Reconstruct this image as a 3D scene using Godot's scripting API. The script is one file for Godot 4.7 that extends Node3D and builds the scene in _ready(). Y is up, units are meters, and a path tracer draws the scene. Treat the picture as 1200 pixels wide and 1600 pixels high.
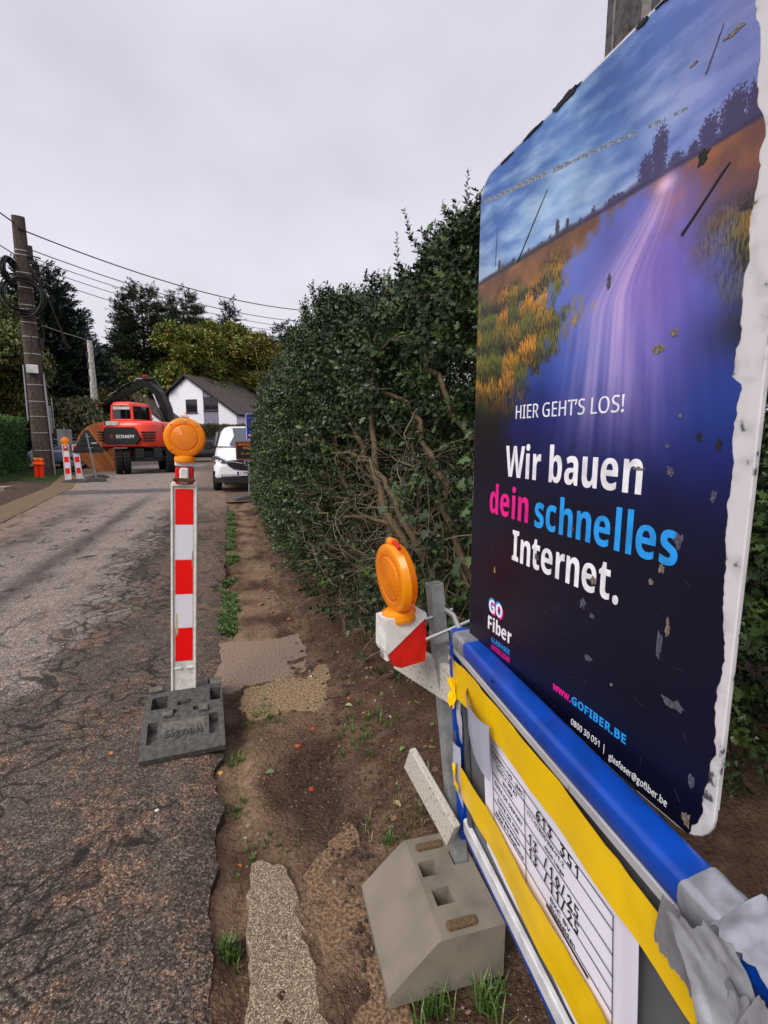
extends Node3D
# A village road with road works. Road frame: s metres along the road, t metres to its right, from the camera's foot.

const AL := Vector3(-0.304, 0, -0.953)
const RT := Vector3(0.953, 0, -0.304)
var rng := RandomNumberGenerator.new()
var counts := {}
var T := {}
var cap_cache := {}


class Mb:
	var v := PackedVector3Array()
	var n := PackedVector3Array()
	var uv := PackedVector2Array()
	var uv2 := PackedVector2Array()
	var c := PackedColorArray()
	var i := PackedInt32Array()
	var col := Color.WHITE
	var use_col := false
	var xf := Transform3D()

	func vert(p: Vector3, nn: Vector3, t := Vector2.ZERO) -> int:
		v.append(xf * p)
		n.append((xf.basis * nn).normalized())
		uv.append(t)
		if use_col:
			c.append(col)
		return v.size() - 1

	func face(a: int, b: int, d: int) -> void:   # counter-clockwise from outside
		i.append(a)
		i.append(d)
		i.append(b)

	func tri(a: Vector3, b: Vector3, d: Vector3) -> void:
		var nn := (b - a).cross(d - a)
		if nn.length_squared() < 1e-18:
			return
		nn = nn.normalized()
		face(vert(a, nn), vert(b, nn), vert(d, nn))

	func quad(a: Vector3, b: Vector3, d: Vector3, e: Vector3) -> void:
		var nn := (d - a).cross(e - b)
		if nn.length_squared() < 1e-18:
			return
		nn = nn.normalized()
		var k := vert(a, nn, Vector2(0, 1))
		vert(b, nn, Vector2(1, 1))
		vert(d, nn, Vector2(1, 0))
		vert(e, nn, Vector2(0, 0))
		face(k, k + 1, k + 2)
		face(k, k + 2, k + 3)

	func _q(ids: Array, out: Vector3) -> void:
		var a := v[ids[0]]
		var nn := (v[ids[1]] - a).cross(v[ids[2]] - a)
		var o := (xf.basis * out)
		if nn.dot(o) < 0:
			ids.reverse()
		face(ids[0], ids[1], ids[2])
		if ids.size() > 3:
			face(ids[0], ids[2], ids[3])

	func box(at: Vector3, size: Vector3, ch := 0.0, turn := Basis()) -> void:
		var keep := xf
		xf = xf * Transform3D(turn, at)
		var h := size * 0.5
		ch = minf(ch, minf(h.x, minf(h.y, h.z)) * 0.9)
		var id := {}
		for sx in [-1, 1]:
			for sy in [-1, 1]:
				for sz in [-1, 1]:
					var s := Vector3(sx, sy, sz)
					for ax in 3:
						var p := Vector3(s.x * (h.x - ch), s.y * (h.y - ch), s.z * (h.z - ch))
						p[ax] = s[ax] * h[ax]
						var nn := Vector3.ZERO
						nn[ax] = s[ax]
						id[[sx, sy, sz, ax]] = vert(p, nn)
		for ax in 3:
			for sg in [-1, 1]:
				var q := []
				for pq in [[-1, -1], [1, -1], [1, 1], [-1, 1]]:
					var k := [0, 0, 0]
					k[ax] = sg
					k[(ax + 1) % 3] = pq[0]
					k[(ax + 2) % 3] = pq[1]
					q.append(id[[k[0], k[1], k[2], ax]])
				var o := Vector3.ZERO
				o[ax] = sg
				_q(q, o)
		if ch > 0.0:
			for ax in 3:
				var b := (ax + 1) % 3
				var d := (ax + 2) % 3
				for p in [-1, 1]:
					for q in [-1, 1]:
						var k0 := [0, 0, 0]
						k0[b] = p
						k0[d] = q
						k0[ax] = -1
						var k1 := k0.duplicate()
						k1[ax] = 1
						var o := Vector3.ZERO
						o[b] = p
						o[d] = q
						_q([id[[k0[0], k0[1], k0[2], b]], id[[k1[0], k1[1], k1[2], b]], id[[k1[0], k1[1], k1[2], d]], id[[k0[0], k0[1], k0[2], d]]], o)
			for sx in [-1, 1]:
				for sy in [-1, 1]:
					for sz in [-1, 1]:
						_q([id[[sx, sy, sz, 0]], id[[sx, sy, sz, 1]], id[[sx, sy, sz, 2]]], Vector3(sx, sy, sz))
		xf = keep

	func tube(pts: Array, rads: Array, sides := 8, caps := true) -> void:
		var m := pts.size()
		var up := Vector3.UP
		var d0: Vector3 = (pts[1] - pts[0]).normalized()
		if absf(d0.dot(up)) > 0.95:
			up = Vector3.RIGHT
		var side := d0.cross(up).normalized()
		var first := v.size()
		var acc := 0.0
		for k in m:
			var d: Vector3 = (pts[mini(k + 1, m - 1)] - pts[maxi(k - 1, 0)]).normalized()
			side = (side - d * side.dot(d)).normalized()
			var o := d.cross(side)
			if k > 0:
				acc += (pts[k] - pts[k - 1]).length()
			var r: float = rads[mini(k, rads.size() - 1)]
			for j in sides + 1:
				var a := TAU * j / sides
				var nn := side * cos(a) + o * sin(a)
				vert(pts[k] + nn * r, nn, Vector2(float(j) / sides, acc))
		for k in m - 1:
			for j in sides:
				var a := first + k * (sides + 1) + j
				face(a, a + 1, a + sides + 2)
				face(a, a + sides + 2, a + sides + 1)
		if caps:
			for e in [0, m - 1]:
				var d: Vector3 = (pts[1] - pts[0] if e == 0 else pts[m - 1] - pts[m - 2]).normalized() * (-1.0 if e == 0 else 1.0)
				var base: int = first + e * (sides + 1)
				var cc := vert(pts[e], d)
				var f0 := v.size()
				for j in sides:
					v.append(v[base + j])
					n.append((xf.basis * d).normalized())
					uv.append(Vector2.ZERO)
					if use_col:
						c.append(col)
				for j in sides:
					_q([cc, f0 + j, f0 + (j + 1) % sides], d)

	func lathe(prof: Array, sides := 24, smooth := false, y_axis := Transform3D()) -> void:   # prof: Vector2(r, y), going up on the outside
		var keep := xf
		xf = xf * y_axis
		for k in prof.size() - 1:
			var a: Vector2 = prof[k]
			var b: Vector2 = prof[k + 1]
			var t := (b - a)
			if t.length() < 1e-7:
				continue
			var na := Vector2(t.y, -t.x).normalized()
			var n0 := na
			var n1 := na
			if smooth:
				if k > 0:
					var t0: Vector2 = a - prof[k - 1]
					n0 = (na + Vector2(t0.y, -t0.x).normalized()).normalized()
				if k < prof.size() - 2:
					var t1: Vector2 = prof[k + 2] - b
					n1 = (na + Vector2(t1.y, -t1.x).normalized()).normalized()
			var first := v.size()
			for j in sides + 1:
				var g := TAU * j / sides
				var cs := cos(g)
				var sn := sin(g)
				vert(Vector3(a.x * cs, a.y, a.x * sn), Vector3(n0.x * cs, n0.y, n0.x * sn), Vector2(float(j) / sides, a.y))
				vert(Vector3(b.x * cs, b.y, b.x * sn), Vector3(n1.x * cs, n1.y, n1.x * sn), Vector2(float(j) / sides, b.y))
			for j in sides:
				var q := first + j * 2
				face(q, q + 1, q + 3)
				face(q, q + 3, q + 2)
		xf = keep

	func prism(poly: PackedVector2Array, z0: float, z1: float, ch := 0.0, smooth_side := false) -> void:   # outline in xy, front at z1
		if Geometry2D.is_polygon_clockwise(poly):
			poly.reverse()
		var inner := poly
		if ch > 0.0:
			var off := Geometry2D.offset_polygon(poly, -ch)
			if off.size() == 1 and off[0].size() > 2:
				inner = off[0]
			else:
				ch = 0.0
		for e in 2:
			var ring := inner if e == 0 and ch > 0.0 else poly
			if Geometry2D.is_polygon_clockwise(ring):
				ring.reverse()
			var z := z1 if e == 0 else z0
			var nn := Vector3(0, 0, 1.0 if e == 0 else -1.0)
			if z0 > z1:
				nn = -nn
			var first := v.size()
			for p in ring:
				vert(Vector3(p.x, p.y, z), nn, p)
			var ids := Geometry2D.triangulate_polygon(ring)
			for k in range(0, ids.size(), 3):
				_q([first + ids[k], first + ids[k + 1], first + ids[k + 2]], nn)
		var zt := z1
		if ch > 0.0:
			zt = z1 - signf(z1 - z0) * ch
			var m := poly.size()
			for k in m:   # a sloping edge band: nearest points of the inner ring
				var p := poly[k]
				var q := poly[(k + 1) % m]
				var pi := _near(inner, p)
				var qi := _near(inner, q)
				var o := Vector3((q - p).y, -(q - p).x, signf(z1 - z0) * (q - p).length())
				var a := Vector3(p.x, p.y, zt)
				var b := Vector3(q.x, q.y, zt)
				_flat([a, b, Vector3(qi.x, qi.y, z1), Vector3(pi.x, pi.y, z1)], o)
		var mm := poly.size()
		for k in mm:
			var p := poly[k]
			var q := poly[(k + 1) % mm]
			var o := Vector3((q - p).y, -(q - p).x, 0)
			if smooth_side:
				var pp := poly[(k + mm - 1) % mm]
				var qq := poly[(k + 2) % mm]
				var na := (Vector2((p - pp).y, -(p - pp).x).normalized() + Vector2(o.x, o.y).normalized()).normalized()
				var nb := (Vector2((qq - q).y, -(qq - q).x).normalized() + Vector2(o.x, o.y).normalized()).normalized()
				var f := vert(Vector3(p.x, p.y, z0), Vector3(na.x, na.y, 0))
				vert(Vector3(q.x, q.y, z0), Vector3(nb.x, nb.y, 0))
				vert(Vector3(q.x, q.y, zt), Vector3(nb.x, nb.y, 0))
				vert(Vector3(p.x, p.y, zt), Vector3(na.x, na.y, 0))
				_q([f, f + 1, f + 2, f + 3], o)
			else:
				_flat([Vector3(p.x, p.y, z0), Vector3(q.x, q.y, z0), Vector3(q.x, q.y, zt), Vector3(p.x, p.y, zt)], o)

	func _near(r: PackedVector2Array, p: Vector2) -> Vector2:
		var best := r[0]
		for q in r:
			if q.distance_squared_to(p) < best.distance_squared_to(p):
				best = q
		return best

	func _flat(q: Array, out: Vector3) -> void:
		var nn: Vector3 = (q[2] - q[0]).cross(q[3] - q[1])
		if nn.length_squared() < 1e-16:
			nn = (q[1] - q[0]).cross(q[2] - q[0])
		if nn.dot(out) < 0:
			q.reverse()
			nn = -nn
		if nn.length_squared() < 1e-18:
			return
		quad(q[0], q[1], q[2], q[3])

	func loft(rings: Array, closed := true, smooth := true, caps := true) -> void:   # rings of equally many points, each counter-clockwise seen from the last ring
		var m: int = rings[0].size()
		var first := v.size()
		if smooth:
			for k in rings.size():
				for j in m:
					var du: Vector3 = rings[k][(j + 1) % m] - rings[k][(j + m - 1) % m] if closed else rings[k][mini(j + 1, m - 1)] - rings[k][maxi(j - 1, 0)]
					var dv: Vector3 = rings[mini(k + 1, rings.size() - 1)][j] - rings[maxi(k - 1, 0)][j]
					vert(rings[k][j], du.cross(dv).normalized(), Vector2(float(j) / m, float(k) / rings.size()))
			for k in rings.size() - 1:
				for j in (m if closed else m - 1):
					var a := first + k * m + j
					var b := first + k * m + (j + 1) % m
					face(a, b, b + m)
					face(a, b + m, a + m)
		else:
			for k in rings.size() - 1:
				for j in (m if closed else m - 1):
					quad(rings[k][j], rings[k][(j + 1) % m], rings[k + 1][(j + 1) % m], rings[k + 1][j])
		if caps:
			for e in [0, rings.size() - 1]:
				var r: Array = rings[e]
				var cc := Vector3.ZERO
				for p in r:
					cc += p
				cc /= r.size()
				for j in m:
					if e == 0:
						tri(cc, r[(j + 1) % m], r[j])
					else:
						tri(cc, r[j], r[(j + 1) % m])

	func mesh(mat: Material = null) -> ArrayMesh:
		var a := []
		a.resize(Mesh.ARRAY_MAX)
		a[Mesh.ARRAY_VERTEX] = v
		a[Mesh.ARRAY_NORMAL] = n
		a[Mesh.ARRAY_TEX_UV] = uv
		if uv2.size() == v.size():
			a[Mesh.ARRAY_TEX_UV2] = uv2
		if use_col:
			a[Mesh.ARRAY_COLOR] = c
		a[Mesh.ARRAY_INDEX] = i
		var m := ArrayMesh.new()
		m.add_surface_from_arrays(Mesh.PRIMITIVE_TRIANGLES, a)
		if mat:
			m.surface_set_material(0, mat)
		return m


# ---------- naming and tagging ----------
func numbered(par: Node, nm: String) -> String:
	var key := str(par.get_instance_id()) + nm
	var k: int = counts.get(key, 0)
	counts[key] = k + 1
	return nm if k == 0 else "%s_%03d" % [nm, k]

func tag(o: Node, label: String, cat := "", group := "", kind := "") -> Node:
	if label:
		o.set_meta("label", label)
	if cat:
		o.set_meta("category", cat)
	if group:
		o.set_meta("group", group)
	if kind:
		o.set_meta("kind", kind)
	return o

func thing(nm: String, label: String, cat: String, at := Transform3D(), group := "") -> Node3D:
	var o := Node3D.new()
	o.name = numbered(self, nm)
	add_child(o, true)
	o.transform = at
	tag(o, label, cat, group)
	return o

func put(par: Node, nm: String, m: Mesh, mat: Material = null, at := Transform3D()) -> MeshInstance3D:
	var o := MeshInstance3D.new()
	o.name = numbered(par, nm)
	o.mesh = m
	if mat:
		o.material_override = mat
	o.transform = at
	par.add_child(o, true)
	return o

func part(par: Node, nm: String, mb: Mb, mat: Material, at := Transform3D()) -> MeshInstance3D:
	return put(par, nm, mb.mesh(mat), null, at)

func boxp(par: Node, nm: String, at: Vector3, size: Vector3, mat: Material, ch := 0.004, turn := Basis()) -> MeshInstance3D:
	var b := Mb.new()
	b.box(at, size, ch, turn)
	return part(par, nm, b, mat)

func swarm(par: Node, nm: String, m: Mesh, xs: Array, cols := PackedColorArray()) -> MultiMeshInstance3D:
	var mm := MultiMesh.new()
	mm.transform_format = MultiMesh.TRANSFORM_3D
	mm.use_colors = cols.size() > 0
	mm.mesh = m
	mm.instance_count = xs.size()
	for k in xs.size():
		mm.set_instance_transform(k, xs[k])
		if cols.size() > 0:
			mm.set_instance_color(k, cols[k])
	var o := MultiMeshInstance3D.new()
	o.name = numbered(par, nm)
	o.multimesh = mm
	o.set_meta("kind", "stuff")
	par.add_child(o, true)
	return o

func copy_of(o: Node3D, at: Transform3D, label: String) -> Node3D:
	var c: Node3D = o.duplicate()
	var nm := String(o.name)
	if nm.length() > 4 and nm[nm.length() - 4] == "_" and nm.right(3).is_valid_int():
		nm = nm.left(nm.length() - 4)
	c.name = numbered(self, nm)
	add_child(c, true)
	c.transform = at
	if label:
		c.set_meta("label", label)
	return c

# ---------- materials ----------
func noise(freq: float, type := FastNoiseLite.TYPE_SIMPLEX_SMOOTH, oct := 3, sd := 1) -> FastNoiseLite:
	var f := FastNoiseLite.new()
	f.noise_type = type
	f.frequency = freq
	f.seed = sd
	f.fractal_octaves = oct
	f.fractal_type = FastNoiseLite.FRACTAL_FBM if oct > 1 else FastNoiseLite.FRACTAL_NONE
	return f

func ntex(key: String, f: FastNoiseLite, size: int, stops: Array) -> Texture2D:
	if T.has(key):
		return T[key]
	var src := f.get_seamless_image(size, size)
	src.convert(Image.FORMAT_L8)
	var d := src.get_data()
	var lut := []
	for k in 256:
		var x := k / 255.0
		var cc: Color = stops[stops.size() - 1][1]
		for q in stops.size() - 1:
			if x <= stops[q + 1][0]:
				cc = stops[q][1].lerp(stops[q + 1][1], clampf((x - stops[q][0]) / maxf(stops[q + 1][0] - stops[q][0], 1e-5), 0, 1))
				break
		lut.append([int(cc.r * 255), int(cc.g * 255), int(cc.b * 255)])
	var o := PackedByteArray()
	o.resize(size * size * 3)
	for k in size * size:
		var l: Array = lut[d[k]]
		o[k * 3] = l[0]
		o[k * 3 + 1] = l[1]
		o[k * 3 + 2] = l[2]
	T[key] = ImageTexture.create_from_image(Image.create_from_data(size, size, false, Image.FORMAT_RGB8, o))
	return T[key]

func gy(x: float) -> Color:
	return Color(x, x, x)

func base_textures() -> void:
	ntex("soft", noise(0.012, FastNoiseLite.TYPE_SIMPLEX_SMOOTH, 5, 11), 256, [[0.0, gy(0.84)], [0.4, gy(0.95)], [0.6, gy(1.0)], [1.0, gy(1.0)]])
	ntex("grime", noise(0.02, FastNoiseLite.TYPE_SIMPLEX_SMOOTH, 5, 12), 512, [[0.0, Color(0.5, 0.47, 0.43)], [0.3, Color(0.78, 0.76, 0.73)], [0.55, gy(0.95)], [1.0, gy(1.0)]])
	ntex("grain", noise(0.2, FastNoiseLite.TYPE_SIMPLEX_SMOOTH, 3, 13), 256, [[0.0, gy(0.55)], [0.5, gy(0.85)], [1.0, gy(1.0)]])
	var cell := noise(0.11, FastNoiseLite.TYPE_CELLULAR, 1, 14)
	cell.cellular_return_type = FastNoiseLite.RETURN_CELL_VALUE
	cell.cellular_jitter = 1.0
	ntex("stones", cell, 1024, [[0.0, Color(0.34, 0.33, 0.32)], [0.3, Color(0.54, 0.52, 0.5)], [0.66, Color(0.7, 0.68, 0.66)], [0.84, Color(0.82, 0.8, 0.78)], [0.92, Color(1, 0.98, 0.96)], [1.0, Color(1, 1, 1)]])
	cell.cellular_return_type = FastNoiseLite.RETURN_DISTANCE2_SUB
	ntex("stones_h", cell, 1024, [[0.0, gy(0.0)], [0.5, gy(0.75)], [1.0, gy(1.0)]])
	ntex("dirt", noise(0.05, FastNoiseLite.TYPE_SIMPLEX_SMOOTH, 6, 15), 512, [[0.0, Color(0.42, 0.4, 0.38)], [0.35, Color(0.66, 0.64, 0.62)], [0.6, Color(0.84, 0.82, 0.79)], [0.85, Color(1, 0.98, 0.94)], [1.0, Color(1, 1, 1)]])
	ntex("dirt_h", noise(0.05, FastNoiseLite.TYPE_SIMPLEX_SMOOTH, 6, 15), 512, [[0.0, gy(0.0)], [1.0, gy(1.0)]])
	var crumb := noise(0.035, FastNoiseLite.TYPE_CELLULAR, 4, 18)
	crumb.cellular_return_type = FastNoiseLite.RETURN_DISTANCE
	crumb.fractal_gain = 0.62
	crumb.fractal_lacunarity = 2.3
	ntex("soil", crumb, 1024, [[0.0, Color(1, 0.97, 0.93)], [0.25, Color(0.86, 0.83, 0.8)], [0.5, Color(0.74, 0.71, 0.68)], [0.8, Color(0.55, 0.52, 0.5)], [1.0, Color(0.4, 0.38, 0.36)]])
	ntex("soil_h", crumb, 1024, [[0.0, gy(1.0)], [1.0, gy(0.0)]])
	ntex("scuff", noise(0.03, FastNoiseLite.TYPE_SIMPLEX_SMOOTH, 6, 16), 512, [[0.0, gy(0.25)], [0.17, gy(0.4)], [0.21, gy(0.88)], [0.5, gy(0.97)], [1.0, gy(1.0)]])
	ntex("wave", noise(0.012, FastNoiseLite.TYPE_SIMPLEX_SMOOTH, 2, 17), 256, [[0.0, gy(0.0)], [1.0, gy(1.0)]])

func mat(c: Color, rough := 0.6, o := {}) -> StandardMaterial3D:
	var m := StandardMaterial3D.new()
	m.albedo_color = c
	m.roughness = rough
	m.metallic = o.get("metal", 0.0)
	m.metallic_specular = o.get("spec", 0.5)
	var k: String = o.get("tex", "soft")
	if k != "":
		m.albedo_texture = T[k]
		m.uv1_triplanar = true
		m.uv1_scale = Vector3.ONE * float(o.get("scale", 1.0))
	if o.has("bump"):
		m.uv1_triplanar = true
		m.uv1_scale = Vector3.ONE * float(o.get("scale", 1.0))
		m.heightmap_enabled = true
		m.heightmap_texture = T[o.get("bump_tex", "grain")]
		m.heightmap_scale = o.bump
	if o.has("coat"):
		m.clearcoat_enabled = true
		m.clearcoat = o.coat
		m.clearcoat_roughness = 0.1
	if o.has("vc"):
		m.vertex_color_use_as_albedo = true
	if o.has("back"):
		m.backlight_enabled = true
		m.backlight = o.back
	return m

func metal(c: Color, rough := 0.45, tx := "soft") -> StandardMaterial3D:
	return mat(c, rough, {"metal": 0.75, "tex": tx, "scale": 4.0})

# ---------- lettering ----------
func text_mesh(s: String, bold: bool, depth: float) -> TextMesh:
	var t := TextMesh.new()
	var f := SystemFont.new()
	f.font_names = PackedStringArray(["Droid Sans"])
	f.font_weight = 700 if bold else 400
	t.font = f
	t.font_size = 48
	t.pixel_size = 0.01
	t.depth = depth
	t.curve_step = 2.0
	t.text = s
	t.horizontal_alignment = HORIZONTAL_ALIGNMENT_LEFT
	return t

func txt(par: Node, s: String, at: Transform3D, w: float, cap: float, m: Material, bold := true, nm := "lettering", depth := 0.0006) -> MeshInstance3D:
	var t := text_mesh(s, bold, depth)
	if not cap_cache.has(bold):
		cap_cache[bold] = text_mesh("H", bold, depth).get_aabb()
	var h: AABB = cap_cache[bold]
	var a := t.get_aabb()
	var sx := w / maxf(a.size.x, 1e-5)
	var sy := cap / maxf(h.size.y, 1e-5)
	var local := Transform3D(Basis(Vector3(sx, 0, 0), Vector3(0, sy, 0), Vector3(0, 0, 1)), Vector3(-a.position.x * sx, -h.position.y * sy, 0))
	return put(par, nm, t, m, at * local)

func road(s: float, t: float, y := 0.0) -> Vector3:
	return AL * s + RT * t + Vector3(0, y, 0)

func yaw(az: float) -> Basis:   # a basis whose -z looks towards azimuth az (degrees, right positive)
	return Basis(Vector3.UP, deg_to_rad(-az))

func rr(a: float, b: float) -> float:
	return rng.randf_range(a, b)

func sm(a: float, b: float, x: float) -> float:
	return smoothstep(a, b, x)


func _ready() -> void:
	rng.seed = 20251
	# ---- camera ----
	var cam := Camera3D.new()
	cam.name = "camera"
	cam.position = Vector3(0, 1.5, 0)
	cam.rotation_degrees = Vector3(-8.64, 0, 0)
	cam.fov = 92.2
	cam.near = 0.05
	cam.far = 2000.0
	add_child(cam)
	cam.current = true
	# ---- sky, exposure ----
	var env := Environment.new()
	var sky := Sky.new()
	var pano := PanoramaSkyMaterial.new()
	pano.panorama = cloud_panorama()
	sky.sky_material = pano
	env.background_mode = Environment.BG_SKY
	env.sky = sky
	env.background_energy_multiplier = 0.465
	env.tonemap_mode = Environment.TONE_MAPPER_LINEAR
	env.tonemap_exposure = 2.2
	env.sdfgi_enabled = true
	env.ssao_enabled = true
	env.ssil_enabled = true
	var we := WorldEnvironment.new()
	we.name = "environment"
	we.environment = env
	add_child(we)
	# ---- the sun behind the clouds ----
	var sun := DirectionalLight3D.new()
	sun.name = "sun"
	sun.light_color = Color(1.0, 0.97, 0.93)
	sun.light_energy = 0.5
	sun.light_angular_distance = 35.0
	sun.shadow_enabled = true
	sun.sky_mode = DirectionalLight3D.SKY_MODE_LIGHT_ONLY
	sun.look_at_from_position(Vector3(-9, 15, 13), Vector3.ZERO)
	add_child(sun)

	base_textures()
	# ---- large structure ----
	build_ground()
	build_house()
	build_far_things()
	build_trees()
	build_left_side()
	build_holly()
	# ---- objects ----
	build_excavator()
	build_van()
	build_signs_by_van()
	build_delineator()
	build_barrier()
	build_poster_sign()
	# ---- small details ----
	build_litter()


func cloud_panorama() -> ImageTexture:
	var w := 1024
	var h := 512
	var f := noise(1.1, FastNoiseLite.TYPE_SIMPLEX_SMOOTH, 4, 5)
	var f2 := noise(3.0, FastNoiseLite.TYPE_SIMPLEX_SMOOTH, 4, 6)
	var im := Image.create_empty(w, h, false, Image.FORMAT_RGBF)
	for y in h:
		var el := (0.5 - (y + 0.5) / h) * PI
		for x in w:
			var az := ((x + 0.5) / w) * TAU
			var d := Vector3(cos(el) * cos(az), sin(el), cos(el) * sin(az))
			var q := d * 1.6
			q.y *= 2.0
			var k := f.get_noise_3d(q.x, q.y, q.z) * 0.075 + f2.get_noise_3d(q.x, q.y, q.z) * 0.04
			var low := 1.0 - smoothstep(0.0, 0.7, maxf(el, 0.0))
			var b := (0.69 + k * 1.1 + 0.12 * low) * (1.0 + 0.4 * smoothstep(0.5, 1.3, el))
			im.set_pixel(x, y, Color(b * (0.995 + 0.01 * low), b * (0.955 + 0.02 * low), b * (1.125 - 0.04 * low)))
	return ImageTexture.create_from_image(im)


# ================= ground =================
func road_left(s: float) -> float:
	return -3.75 - 0.1 * maxf(s - 9.0, 0.0) * 0.9 - (0.6 * maxf(s - 17.0, 0.0) * 0.2)

func road_texture() -> ImageTexture:
	var w := 1400
	var h := 1024
	var warp := noise(0.9, FastNoiseLite.TYPE_SIMPLEX_SMOOTH, 3, 31)
	var crack := noise(1.0, FastNoiseLite.TYPE_CELLULAR, 1, 32)
	crack.cellular_return_type = FastNoiseLite.RETURN_DISTANCE2_SUB
	crack.cellular_jitter = 1.0
	var big := noise(0.55, FastNoiseLite.TYPE_SIMPLEX_SMOOTH, 3, 33)
	var mid := noise(2.6, FastNoiseLite.TYPE_SIMPLEX_SMOOTH, 4, 34)
	var fine := noise(11.0, FastNoiseLite.TYPE_SIMPLEX_SMOOTH, 3, 35)
	var o := PackedByteArray()
	o.resize(w * h * 3)
	var ln60 := log(60.0)
	for x in w:
		var s := 0.5 * exp((x + 0.5) / w * ln60)
		for y in h:
			var t := -5.4 + 5.6 * (y + 0.5) / h
			var nb := big.get_noise_2d(s, t * 1.6)
			var nm := mid.get_noise_2d(s * 0.7, t)
			var nf := fine.get_noise_2d(s, t)
			var nm2 := mid.get_noise_2d(s * 0.6 + 40.0, t * 1.1 - 13.0)
			# the light worn lane and the rest of the surface
			var lane_r := -1.12 + 0.012 * s + nb * 0.5 + nm * 0.16
			var lane := smoothstep(-0.12, 0.25, lane_r - t) * smoothstep(1.5, 3.6, s + nb * 1.2)
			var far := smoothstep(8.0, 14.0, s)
			var r := 0.116
			var g := 0.096
			var b := 0.081
			var lr := 0.29 + nf * 0.05 + nm * 0.03
			lane = lane * (1.0 - 0.45 * smoothstep(0.2, 0.4, nm2) * (1.0 - far))
			r = lerpf(r + nf * 0.03 + nm * 0.022, lr, lane)
			g = lerpf(g + nf * 0.026 + nm * 0.019, lr * 0.875, lane)
			b = lerpf(b + nf * 0.024 + nm * 0.017, lr * 0.79, lane)
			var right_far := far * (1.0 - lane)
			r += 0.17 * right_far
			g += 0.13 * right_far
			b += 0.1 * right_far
			# dark wheel tracks
			var tr1 := exp(-pow((t + 2.18 - 0.02 * s - nb * 0.08) / 0.16, 2.0)) * smoothstep(3.0, 5.0, s) * smoothstep(16.0, 11.0, s)
			var tr2 := exp(-pow((t + 3.0 + nb * 0.25) / 0.3, 2.0)) * smoothstep(6.0, 8.5, s) * smoothstep(14.5, 11.0, s)
			var dk := clampf(tr1 * 0.62 + tr2 * (0.5 + nm * 0.5), 0.0, 0.72)
			r *= 1.0 - dk
			g *= 1.0 - dk
			b *= 1.0 - dk * 0.95
			# brown soil trodden onto the right half
			var soil := smoothstep(0.12, 0.42, mid.get_noise_2d(s * 0.75 + 9.0, t * 0.9 + 4.0) + 0.6 * nf + 0.5 * fine.get_noise_2d(s * 4.0, t * 4.0) + 0.1 * nb) * (1.0 - lane * 0.85)
			soil = maxf(soil * 0.75, 0.55 * smoothstep(-0.75, -0.15, t + nm * 0.2) * smoothstep(3.0, 6.0, s) * (0.8 + nf))
			r = lerpf(r, 0.21 + nf * 0.06, soil)
			g = lerpf(g, 0.138 + nf * 0.04, soil)
			b = lerpf(b, 0.09 + nf * 0.028, soil)
			# yellow clay by the left kerb
			var clay := smoothstep(1.1, 0.0, t - road_left(s) + nm * 0.6) * smoothstep(18.0, 14.0, s)
			r = lerpf(r, 0.24 + nf * 0.06, clay * 0.8)
			g = lerpf(g, 0.175 + nf * 0.05, clay * 0.8)
			b = lerpf(b, 0.125 + nf * 0.03, clay * 0.8)
			# the strip of newer asphalt across the road
			var patch := smoothstep(14.6, 14.8, s + nm * 0.1) * smoothstep(15.9, 15.7, s + nm * 0.1) * smoothstep(-4.5, -4.2, t + nm * 0.2)
			r = lerpf(r, 0.115, patch)
			g = lerpf(g, 0.113, patch)
			b = lerpf(b, 0.118, patch)
			# cracks: an alligator net in the worn band, long splits elsewhere
			var wx := s + 0.16 * warp.get_noise_2d(s * 2.0, t * 2.0)
			var wy := t + 0.16 * warp.get_noise_2d(s * 2.0 + 77.0, t * 2.0 + 5.0)
			var zone := smoothstep(-0.02, 0.22, 0.36 - absf(t - lane_r - 0.12) * 0.62 + nb * 0.35)
			var gain := maxf(1.0, s / 3.0)
			var c1 := crack.get_noise_2d(wx * 7.0, wy * 7.0) + 1.0
			var c2 := crack.get_noise_2d(wx * 1.5 + 31.0, wy * 2.4) + 1.0
			var c3 := crack.get_noise_2d(wx * 15.0, wy * 15.0 + 9.0) + 1.0
			var wide := (0.075 + 0.05 * nm) * gain
			var k := (1.0 - smoothstep(wide * 0.5, wide * 1.5, c1)) * zone
			k = maxf(k, (1.0 - smoothstep(0.012 * gain, 0.034 * gain, c2)) * smoothstep(-0.05, 0.2, nm2) * (0.25 + 0.75 * smoothstep(3.0, 5.0, s)))
			k = maxf(k, (1.0 - smoothstep(0.06 * gain, 0.15 * gain, c3)) * zone * smoothstep(0.0, 0.25, nm2) * 0.8)
			k *= (1.0 - 0.6 * far) * (1.0 - 0.35 * soil)
			r *= 1.0 - 0.82 * k
			g *= 1.0 - 0.82 * k
			b *= 1.0 - 0.82 * k
			var q := (y * w + x) * 3
			var lift := 1.0 + 0.35 * fine.get_noise_2d(s * 6.0 + 3.0, t * 6.0)
			r *= lift
			g *= lift
			b *= lift
			o[q] = int(255.0 * pow(clampf(r / 0.5, 0.0, 1.0), 0.4545))
			o[q + 1] = int(255.0 * pow(clampf(g / 0.5, 0.0, 1.0), 0.4545))
			o[q + 2] = int(255.0 * pow(clampf(b / 0.5, 0.0, 1.0), 0.4545))
	return ImageTexture.create_from_image(Image.create_from_data(w, h, false, Image.FORMAT_RGB8, o))


var hn: FastNoiseLite
var hn2: FastNoiseLite

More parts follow.
